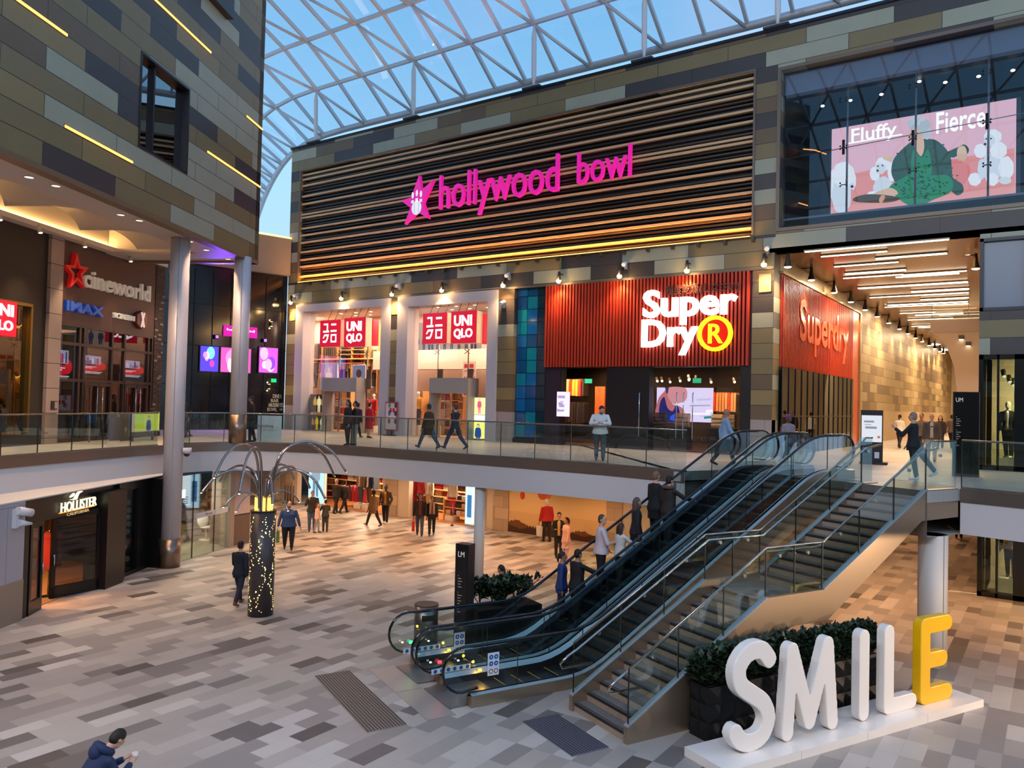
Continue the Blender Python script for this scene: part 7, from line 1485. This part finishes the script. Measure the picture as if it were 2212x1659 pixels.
P=[
 # upper deck
 dict(p=(750,962,U_),f=170,h=1.70,label='long black haired person in a long black coat standing before the left store window',top='#15131a',bot='#121116',hs='long',fem=True,hem=.18,legs=stand),
 dict(p=(766,962,U_),f=150,h=1.66,label='person in a dark top and pale green trousers beside the long black coat',top='#201c24',bot='#7d8478',hs='short',legs=((2,2),(10,6)),hem=.0),
 dict(p=(772,946,U_),f=0,h=1.62,label='person in a dark purple jacket walking into the left store',top='#2b1c30',bot='#3a3438',hs='short',legs=walk),
 dict(p=(797,946,U_),f=0,h=1.6,label='person in a red dress heading into the left clothes store',top='#c01c2c',bot='#b01a28',hs='short',hair='#2a1c14',fem=True,skirt=.28,legs=((2,2),(-2,2)),sk='l'),
 dict(p=(925,968,U_),f=90,h=1.72,label='person in a long brown coat and blue jeans walking left along the deck',top='#43301f',bot='#3a5570',hs='short',hair='#3a3028',hem=.2,legs=((30,6),(-24,14)),fem=True,shoe='#20252e'),
 dict(p=(982,970,U_),f=90,h=1.74,label='person in a dark sweater and blue jeans walking left behind the brown coat',top='#1b1e2c',bot='#28395c',hs='short',hair='#4a3c34',legs=((32,8),(-26,18)),arms=((-30,10,20),(25,8,25)),sk='l'),
 dict(p=(1295,995,U_),f='cam',h=1.78,label='bearded person in a white sweater leaning on the glass rail, looking at a phone',top='#cfcfce',bot='#39424a',hs='short',hair='#2a1d16',beard='#2a1a12',sk='l',lean=14,arms=((40,14,58,70),(40,14,58,70)),legs=((6,2),(-4,4)),head=(15,32),build=1.12),
 dict(p=(1566,1005,U_),f=-60,h=1.76,label='bald person in a light blue shirt walking near the top of the left escalator',top='#7f9fc0',bot='#2b3340',hs='bald',sk='m',legs=walk,arms=((-20,8,20),(20,8,20))),
 dict(p=(1702,1006,U_),f=-120,h=1.66,label='person in a purple and pink knitted hat striding past the escalator tops',top='#8a7a80',bot='#2a2a38',hs='beanie',hair='#7a2a8a',sk='d',legs=((-28,10),(30,6)),hem=.08,extra=pack('#5a3a38','x')),
 dict(p=(1972,1036,U_),f=80,h=1.74,label='person in black with white sneakers striding left past the top of the staircase',top='#141318',bot='#18171c',hs='short',hair='#8a7264',shoe='#e4e2e4',sk='l',legs=((-6,4),(-34,4)),hem=.1,arms=((40,12,90),(10,8,30))),
 dict(p=(1943,968,U_),f=-10,h=1.66,label='person in a white top and black trousers with a ponytail, walking away in the corridor',top='#d8cfc0',bot='#16151a',hs='pony',fem=True,legs=walk,arms=((20,10,60),(0,8,10)),sk='l'),
 dict(p=(1990,985,U_),f=170,h=1.76,label='person in a grey brown jacket partly hidden behind the striding person in black',top='#6a5a50',bot='#3a3434',hs='short',sk='m',legs=walk),
 dict(p=(2012,997,U_),f='cam',h=1.74,label='balding older person in a dark waistcoat and beige trousers walking out of the corridor',top='#4a443e',bot='#a8947a',hs='bald',sk='l',shirt='#b8a898',legs=((18,6),(-14,10)),build=1.1),
 dict(p=(2031,968,U_),f='cam',h=1.66,label='long haired person in dark clothes behind the older person in the waistcoat',top='#2a2224',bot='#1e1c20',hs='long',fem=True,sk='l',legs=walk),
 dict(p=(2056,969,U_),f=-10,h=1.72,label='person in a brown shirt and black trousers beside the wide black totem',top='#5e4838',bot='#17161a',hs='short',sk='m',legs=walk,arms=((-14,12,10),(14,12,10))),
 dict(p=(541,955,U_),f=150,h=1.76,label='person in dark clothes standing by the slimmer column, hands at the chest',top='#231a1e',bot='#17161c',hs='short',sk='m',legs=((4,2),(-8,6)),arms=((30,10,80),(30,10,80)),hem=.05),
 dict(p=(395,945,U_),f=90,h=1.7,label='person in black half hidden behind the tall round column on the deck',top='#14141a',bot='#101014',hs='short',sk='m',legs=stand),
 # ground floor
 dict(p=(622,1187,0),f='cam',h=1.8,label='heavy set bearded person in a blue shirt walking towards the camera with a green bag',top='#2c4468',bot='#16171d',hs='short',hair='#5a3826',beard='#5a3422',sk='l',legs=((10,4),(-12,8)),build=1.32,arms=((6,18,10),(12,16,16)),extra=bag('#5a7a3a','green and dark printed bag carried by the person in the blue shirt',1,.3,.4,drop=.06)),
 dict(p=(673,1148,0),f='cam',h=1.74,label='person in dark hoodie and jeans, hand at the mouth, standing with two children',top='#2c2a28',bot='#46566a',hs='bald',sk='l',legs=stand,arms=((20,8,20),(40,10,125)),build=1.08),
 dict(p=(684,1151,0),f=-60,h=1.25,label='small child in a pale pink top and grey trousers with long auburn hair',top='#d8b098',bot='#9a938c',hs='long',hair='#6a3420',sk='l',legs=((8,4),(-6,6)),fem=True),
 dict(p=(702,1149,0),f=60,h=1.36,label='child in a dark green jacket raising both hands to the face',top='#2f3226',bot='#2c2e26',hs='short',sk='l',legs=stand,arms=((40,10,110),(40,10,110))),
 dict(p=(725,1109,0),f=0,h=1.72,label='person in a black jacket and maroon trousers walking into the left lower store',top='#131216',bot='#2a1a20',hs='short',sk='l',hair='#a08a78',legs=((14,6),(-12,8)),build=1.1),
 dict(p=(743,1109,0),f=0,h=1.66,label='person in dark clothes close beside the black jacket, walking into the lower store',top='#1c1a22',bot='#15141a',hs='short',sk='l',legs=walk,fem=True,hem=.05),
 dict(p=(806,1136,0),f=90,h=1.66,label='person in a tan coat and brown boots walking left past the lower stores',top='#7a5a38',bot='#2c2024',hs='short',hair='#171213',sk='d',shoe='#5a1f1c',legs=((26,6),(-22,14)),hem=.16,fem=True),
 dict(p=(832,1131,0),f=-150,h=1.76,label='person in an olive brown jacket and white sneakers standing by the stone pier',top='#4f3c26',bot='#1a181c',hs='short',hair='#141010',sk='d',shoe='#cfc8c0',legs=((8,4),(-8,8)),shirt='#b8902c',arms=((-10,14,60),(-10,14,60)),hem=.06),
 dict(p=(906,1157,0),f='cam',h=1.78,label='person in a black jacket over a maroon top and jeans, carrying a red bag',top='#17161a',bot='#3c4658',hs='short',hair='#141010',sk='m',shirt='#6a1f28',legs=((14,6),(-12,10)),extra=bag('#c02428','bright red shopping bag carried by the person in the black jacket',1,.28,.42)),
 dict(p=(932,1156,0),f='cam',h=1.66,label='person in black with a long pink beige scarf beside the one carrying the red bag',top='#1a161a',bot='#23252e',hs='short',hair='#2a1a14',sk='m',legs=((-14,8),(16,6)),fem=True,hem=.1,extra=scarf('#b08a78')),
 dict(p=(516,1306,0),f=20,h=1.74,label='person in a navy coat and jeans with tan shoes walking left behind the pierced cylinder',top='#13182a',bot='#1c2438',hs='short',hair='#1a1310',sk='l',shoe='#7a4a2a',legs=((16,6),(-14,16)),hem=.1,arms=((20,10,30),(-16,10,20))),
 dict(p=(1180,1170,0),f=60,h=1.74,label='older person in a red jacket holding a white bag before the balloon mural',top='#b01e20',bot='#2a2220',hs='short',hair='#d8d0c8',sk='l',legs=((4,2),(-6,6)),hem=.05,build=1.12,extra=bag('#d8d0c8','white plastic bag held by the person in the red jacket',0,.34,.4)),
 dict(p=(1206,1205,0),f='cam',h=1.66,label='person in a black quilted waistcoat with yellow sleeves behind the escalator',top='#17171a',bot='#1c1a1c',hs='beanie',hair='#1a1618',sk='l',fem=True,shirt='#caa860',legs=stand,arms=((20,10,80),(20,10,80))),
 dict(p=(1222,1218,0),f=150,h=1.64,label='long haired person in a pale pink top behind the left escalator',top='#cf9f90',bot='#c8968a',hs='pony',hair='#14100f',fem=True,sk='m',hem=.2,legs=stand),
 dict(p=(2071,1163,0),f=10,h=1.7,label='person whose legs show under the deck at the right',top='#2a2426',bot='#16151a',hs='short',sk='m',legs=stand),
 dict(p=(443,1150,0),f=40,h=1.66,label='figure with a dark backpack inside the nail bar, standing in for a reflection',top='#3a3434',bot='#26242a',hs='short',sk='m',legs=stand,extra=pack('#4a3a2a','x')),  # solid figure built in place of a reflection in the glass
]
for i,d in enumerate(P):
    p=d.pop('p'); f=d.pop('f'); loc=at(*p); person(loc,fc_(loc) if f=='cam' else f,**d)
# person seen over the planter
q=onz(1083,1222,1.5); person((q.x,q.y,0),fc_((q.x,q.y),-120),1.54,'person with dark hair in a ponytail and a dark coat behind the tall shrubs',top='#17130f',bot='#1a1714',hs='pony',sk='m',fem=True,legs=stand,hem=.1)
# escalator riders
ESC=-3.02
def rider(px,py,T_,h,**k):
    # head top pixel on plane c=T_
    a,b=Fr(ST.o,ST.u,ST.v).hit(px,py,T_); s=a; z=max(0.02,b-h); zs=zstep(s+.05); p=ST.p(s,0,T_); person((p.x,p.y,zs),k.pop('f',-25),h,**k)
rider(1215,1183,-3.3,1.62,label='person in a blue coat lowest on the left escalator',top='#22356a',bot='#1a1c26',hs='pony',hair='#2a1a14',sk='m',fem=True,hem=.12,legs=stand,f=-60)
rider(1248,1183,-2.85,1.68,label='person in a black coat reaching for the handrail low on the left escalator',top='#120f12',bot='#121116',hs='short',hair='#120e0d',sk='m',hem=.14,build=1.15,legs=stand,arms=((10,8,10),(62,14,22)),f=-25)
rider(1300,1102,-3.3,1.78,label='person in a white T shirt holding a dark jacket on the left escalator',top='#c9b8bc',bot='#15141a',hs='short',hair='#4a3a32',sk='l',shirt='tee',legs=stand,arms=((10,10,30),(20,12,80)),head=(-40,0),build=1.15,f=-50)
rider(1341,1135,-2.85,1.5,label='long brown haired person in a white cardigan on the left escalator',top='#cfc6c2',bot='#1c1a20',hs='long',hair='#3a241a',sk='l',fem=True,legs=stand,arms=((0,8,10),(50,14,40)),hem=.05)
rider(1375,1094,-3.1,1.66,label='person in a brown headscarf and dark clothes halfway up the left escalator',top='#1c191c',bot='#17161a',hs='hijab',hair='#5a4238',sk='l',fem=True,hem=.2,legs=stand,f=-50)
rider(1417,1026,-3.35,1.78,label='balding person in a long black coat higher on the left escalator',top='#111015',bot='#131218',hs='short',hair='#7a5a44',sk='l',hem=.2,legs=stand,build=1.1)
rider(1446,1017,-2.85,1.72,label='person in a dark brown coat with a fur trimmed hood, topmost on the left escalator',top='#2a2020',bot='#1a181c',hs='beanie',hair='#15121a',sk='l',hem=.15,legs=stand,arms=((0,8,10),(56,14,20)),build=1.08,extra=lambda t,G,T,H,J,K,h:(lambda m:(m.tube([G(T(.075*h*math.cos(a),-.02*h+.06*h*math.sin(a),.3*h)) for a in [2*PI*k/12 for k in range(12)]],.026*h,8,closed=True),m.build('fur_collar',t)))(MB(mat('#5a4434',.9,noise=.3))))
# seated person, bottom left
q=onz(252,1588,1.22); q=q-rtv*.33; CUP=[]; per=person((q.x-.12,q.y-.05,0),fc_((q.x,q.y),112),1.76,'seated person in a hooded navy jacket bent over a paper cup, bottom left corner',top='#1e2c50',bot='#1c1e28',hs='short',hair='#18110d',sk='l',lean=38,legs=((84,80),(84,84)),arms=((22,4,96,34),(22,4,96,34)),head=(0,22),build=1.12,seatz=.5,detail=True,
  extra=lambda t,G,T,H,J,K,h:(lambda m:(m.tube([G(T(.07*h*math.cos(a),-.03*h+.055*h*math.sin(a),.295*h)) for a in [2*PI*k/12 for k in range(12)]],.03*h,8,closed=True),m.ell(G(T(0,-.07*h,.25*h)),(.06*h,.045*h,.06*h),12,8),m.build('hood',t),CUP.append(G((J[0][2]+J[1][2])/2+(J[0][3]+J[1][3])*.04*h))))(MB(mat('#1e2c50',.8))))
hnd=None
b=V((q.x-.12,q.y-.05,0)); fr=Fr(b,(math.cos(math.radians(fc_((q.x,q.y),112))),math.sin(math.radians(fc_((q.x,q.y),112))),0),(0,0,1)); t=thing('bench','low dark bench under the seated person at the bottom left','bench',b); m=MB(mat('#5a4a3e',.6)); m.box(fr,-.6,.6,.36,.41,-.2,.25); m.build('seat',t)
for s in (-.5,.5): m=MB(STEEL); m.box(fr,s-.03,s+.03,0,.36,-.18,.22); m.build('leg',t)
cupp=CUP[0]+V((0,0,-.02)); m=MB(mat('#e8e2dc',.5)); m.tube([cupp+V((0,0,-.05)),cupp+V((0,0,.05))],[.03,.04],14); tag(m.build('paper_cup'),'small white paper cup held by the seated person in navy','cup')
# ================================================================= mannequins
mproto={}
def mannequin(kind,loc,face,label,group=None,h=1.8):
    if kind not in mproto:
        tp,bt,pose=kind; mproto[kind]=t=person(loc,face,h,label,top=tp,bot=bt,hs=None,sk='w',mann=True,name='mannequin',cat='mannequin',group=group,shoe='#e6ddd2' if pose else '#1a1a1c',legs=((2,2),(-4,4)),arms=((4,10,8),(-4,10,12)),shirt='#e8e0d8' if pose==1 else None,nohands=False)
    else:
        t=dup(mproto[kind],loc=loc,rz=math.radians(face),label=label,group=group)
    return t
def mpix(x,y,Y): q=ony(x,y,Y); return (q.x,Y,q.z)
for (x,y,Y,kind,f,lab) in [(681,838,31.8,('#4a3a20','#1a1614',0),170,'mannequin in an olive jacket on the display ledge, leftmost in the left store window'),
 (692,836,31.8,('#15120f','#d8c8b0',1),180,'mannequin in a black jacket and cream trousers high in the left store window'),
 (744,830,31.8,('#e8e4e0','#2a2a30',1),180,'mannequin in a white coat on the display ledge of the left store window'),
 (757,830,31.8,('#14141c','#3a3a40',1),190,'mannequin in a dark patterned jacket right of the white coat, left store window'),
 (806,838,31.8,('#c06a30','#241c1a',1),180,'mannequin in an orange jacket on the right ledge of the left store window'),
 (817,840,31.8,('#1c1614','#2a2422',1),180,'mannequin in a black jacket beside the orange jacket, left store window')]:
    q=ony(x,y,Y); mannequin(kind,(q.x,Y,max(U_+1.9,q.z)),f,lab)
for (x,Y,kind,f,lab) in [(788,29.6,('#c01828','#b01424',0),180,'mannequin in a red dress, left of two by the left store window'),(806,29.6,('#c8202c','#a01420',0),170,'mannequin in red, right of two by the left store window'),
 (902,29.6,('#d09a20','#2a2624',0),180,'small mannequin in a yellow quilted jacket in the right store window'),(934,29.8,('#7a6a58','#cfc4b8',0),180,'mannequin in a grey beige jacket in the right store window')]:
    q=ony(x,940,Y); mannequin(kind,(q.x,Y,U_+(.35 if 'red' in lab else .5)),f,lab,h=1.7)
    o=MB(mat('#d8ccc0',.5)); o.box(W,q.x-.3,q.x+.3,Y-.3,Y+.3,U_,U_+(.35 if 'red' in lab else .5)); tag(o.build('display_plinth'),'white display plinth under the '+lab.split(' in the')[0].split(', ')[0]+(' left' if x==788 else ' right' if x==806 else ''),'plinth')
# lower store mannequins
for (x,kind,lab) in [(778,('#8a6a44','#3a4a5a',1),'mannequin in a tan quilted jacket in the left lower store window'),(796,('#1f2a48','#5a3a24',1),'mannequin in a navy waistcoat in the left lower store window'),
 (894,('#a01c28','#a01c28',0),'mannequin in a red check coat, leftmost in the right lower store window'),(907,('#b02430','#1c1a1c',0),'mannequin in red with a dark jacket, second in the right lower store window'),(926,('#c8b8a0','#b89a70',1),'mannequin in a cream coat, third in the right lower store window'),(977,('#d8c8b8','#b03040',0),'mannequin in a white top raised above the wooden table, right lower store')]:
    q=ony(x,1110,28.9); mannequin(kind,(q.x,28.9,.25),180,lab)
    o=MB(mat('#e8e0d8',.5)); o.box(W,q.x-.25,q.x+.25,28.65,29.15,0,.25); tag(o.build('display_plinth'),'white plinth under the '+lab.replace('mannequin in a ','').replace('mannequin in ','').replace(' in the right lower store window',' mannequin, right lower store').replace(' in the left lower store window',' mannequin, left lower store').replace(' raised above the wooden table, right lower store',' mannequin above the wooden table'),'plinth')
# right shop mannequins
QI=-1
for (x,y,z0,kind,f,lab) in [(2178,955,U_+.35,('#1a1618','#1f1a1c',1),160,'mannequin in a long black outfit with a white collar in the upper right shop window'),(2205,955,U_+.35,('#b02838','#1f1a1c',0),170,'mannequin in a red top at the right edge of the upper right shop'),(2183,1240,.5,('#4a3028','#2a1c18',0),170,'mannequin in a brown skirt outfit in the lower right shop window'),(2205,1240,.5,('#5a4a40','#2a2420',0),170,'mannequin in dark clothes at the right edge of the lower right shop window')]:
    QI+=1; q=ony(x,y,29.2); mannequin(kind,(q.x,29.2,z0),f,lab)
    o=MB(mat('#d8ccb8',.5,em='#fff0d0',es=.3)); o.box(W,q.x-.3,q.x+.3,28.9,29.5,z0-.35 if z0>3 else 0,z0); tag(o.build('display_plinth'),'lit plinth under the '+['long black outfit mannequin, upper right shop','red top mannequin, upper right shop edge','brown skirt mannequin, lower right shop','dark clothed mannequin, lower right shop edge'][QI],'plinth')
# ================================================================= glass vault
SECT=[(30.3,20.6),(28.2,22.15),(26.0,23.5),(23.5,24.6),(20.8,25.4),(17.9,25.95),(15,26.2),(12,26.2),(9,25.95),(6,25.4),(3.2,24.5),(.8,23.4),(-1.4,22.0),(-3.2,20.5)]
BS=1.745
EC=[V((a,b)) for a,b in spline([(-30,30.3),(-32.75,30.3),(-35.4,30.55),(-38.1,31.4),(-40.1,32.3),(-43,33.9),(-46,35.7),(-49.8,38.1),(-53.6,40.6),(-57.5,43.2),(-62,46.2),(-67,49.6)],8,False)]
EC=EC[8:]
EL=[0]
for i in range(1,len(EC)): EL.append(EL[-1]+(EC[i]-EC[i-1]).length)
def ept(s):
    for i in range(1,len(EC)):
        if s<=EL[i]: f=(s-EL[i-1])/(EL[i]-EL[i-1]); return EC[i-1].lerp(EC[i],f),(EC[i]-EC[i-1]).normalized()
    return EC[-1],(EC[-1]-EC[-2]).normalized()
def rib(k):
    """nodes across the vault; negative k follow the edge as it bends away behind the facade"""
    if k>=0: x=-32.75+k*BS; return [V((x,y,z)) for y,z in SECT]
    b,_=ept(-k*BS); a0,_=ept(max(0,-k*BS-1.5)); a1,_=ept(-k*BS+1.5); d=(a1-a0).normalized(); nn=V((d.y,-d.x))
    if nn.y>0: nn=-nn
    return [V((b.x+nn.x*(30.3-y),b.y+nn.y*(30.3-y),z)) for y,z in SECT]
NR0,NR1=-16,22
ribs={k:rib(k) for k in range(NR0,NR1+1)}
FR=mat('#cdd0d6',.45,.1)
t=thing('glass_roof','arched glass roof on a pale steel grid over the whole hall','roof',(-10,15,20.6))
def bar(m,a,b,w_,h_): m.tube([a,b],[(w_,h_)]*2,4,True,False)
nS=len(SECT)
m=MB(FR)
for k in ribs:
    for i in range(nS-1): bar(m,ribs[k][i],ribs[k][i+1],.09,.12)
m.build('rafters',t)
m=MB(FR)
for i in range(1,nS):
    for k in range(NR0,NR1): bar(m,ribs[k][i],ribs[k+1][i],.09,.12)
m.build('purlins',t)
m=MB(mat('#b9babf',.4,.2)); m.tube([ribs[k][0]+V((0,0,.02)) for k in range(NR0,NR1+1)],.17,12); m.build('edge_tube',t)
m=MB(FR)
for k in range(NR0,NR1):
    for i in range(nS-2):
        # diagonals run down-right across one bay per purlin, starting at alternate nodes
        if (k+ (2-i))%2==0 and k+1<=NR1: m.cyl(ribs[k][i+1]-V((0,0,.1)),ribs[k+1][i]-V((0,0,.1)),.075,8)
m.build('diagonal_ties',t)
m=MB(glass('#dceaf2',.05)); 
vs=[]; ks=list(range(NR0,NR1+1))
for k in ks: vs+=[p+V((0,0,.12)) for p in ribs[k]]
m.add(vs,[(a*nS+i,(a+1)*nS+i,(a+1)*nS+i+1,a*nS+i+1) for a in range(len(ks)-1) for i in range(nS-1)]); m.build('glazing',t)
m=MB(mat('#d2d2d4',.4)); m2=MB(mat('#23303c',.5))
proto=None
for j,k in enumerate((0,4,8,11,14,18)):
    x=ribs[k][1].x; foot=V((x,28.25,19.25)); top=ribs[k][1]+V((0,0,-.1))
    if proto is None:
        o=MB(mat('#d6d6d8',.4)); o.tube([foot,foot+V((0,0,.35)),foot+V((0,0,.6)),top-V((0,0,.5)),top-V((0,0,.2)),top],[.05,.06,.11,.11,.06,.04],10); o.m(mat('#23303c',.5)); o.box(W,x-.45,x+.45,28.0,28.5,19.22,19.3); proto=o.build('roof_strut')
        q=proto
    else: q=dup(proto,loc=(x-ribs[0][1].x,0,0))
    tag(q,'tapered pale roof strut standing on the parapet, '+['leftmost','second from the left','third from the left','fourth from the left','above the white lettering corner','at the right end'][j],'strut')
# the opposite side of the hall, behind the camera: closes the vault
m=MB(CLAD); m.box(W,-40,12,-9.5,-9,0,20.3); st(m.build('wall_near'))
m=MB(mat('#b8a890',.5)); m.box(W,12,12.3,-9,27,0,3); st(m.build('wall_right_side'))

proto=None
for i in range(7):  # lamps added out of view as fill light for the hall
    x=-36+i*7; p=V((x,-8.6,19.4))
    if proto is None:
        proto=t=thing('added_floodlight','x','added_floodlight',p); m=MB(mat('#3a3a3e',.4)); fr=Fr(p,(1,0,0),(0,-.5,-.86)); m.box(fr,-.8,.8,-.5,.5,-.3,-.02); m.box(W,p.x-.05,p.x+.05,-9.1,-8.6,19.3,19.45); m.build('housing',t)
    else: t=dup(proto,loc=p)
    t['label']='added fill lamp on the unseen near parapet of the hall'; t['group']='added fill lamps on the unseen near parapet'
    light('AREA','added_fill_beam',p+V((0,.05,-.02)),1100,'#f6f2fa',1.5,target=(x*.75-4,19,4),sy=.9)
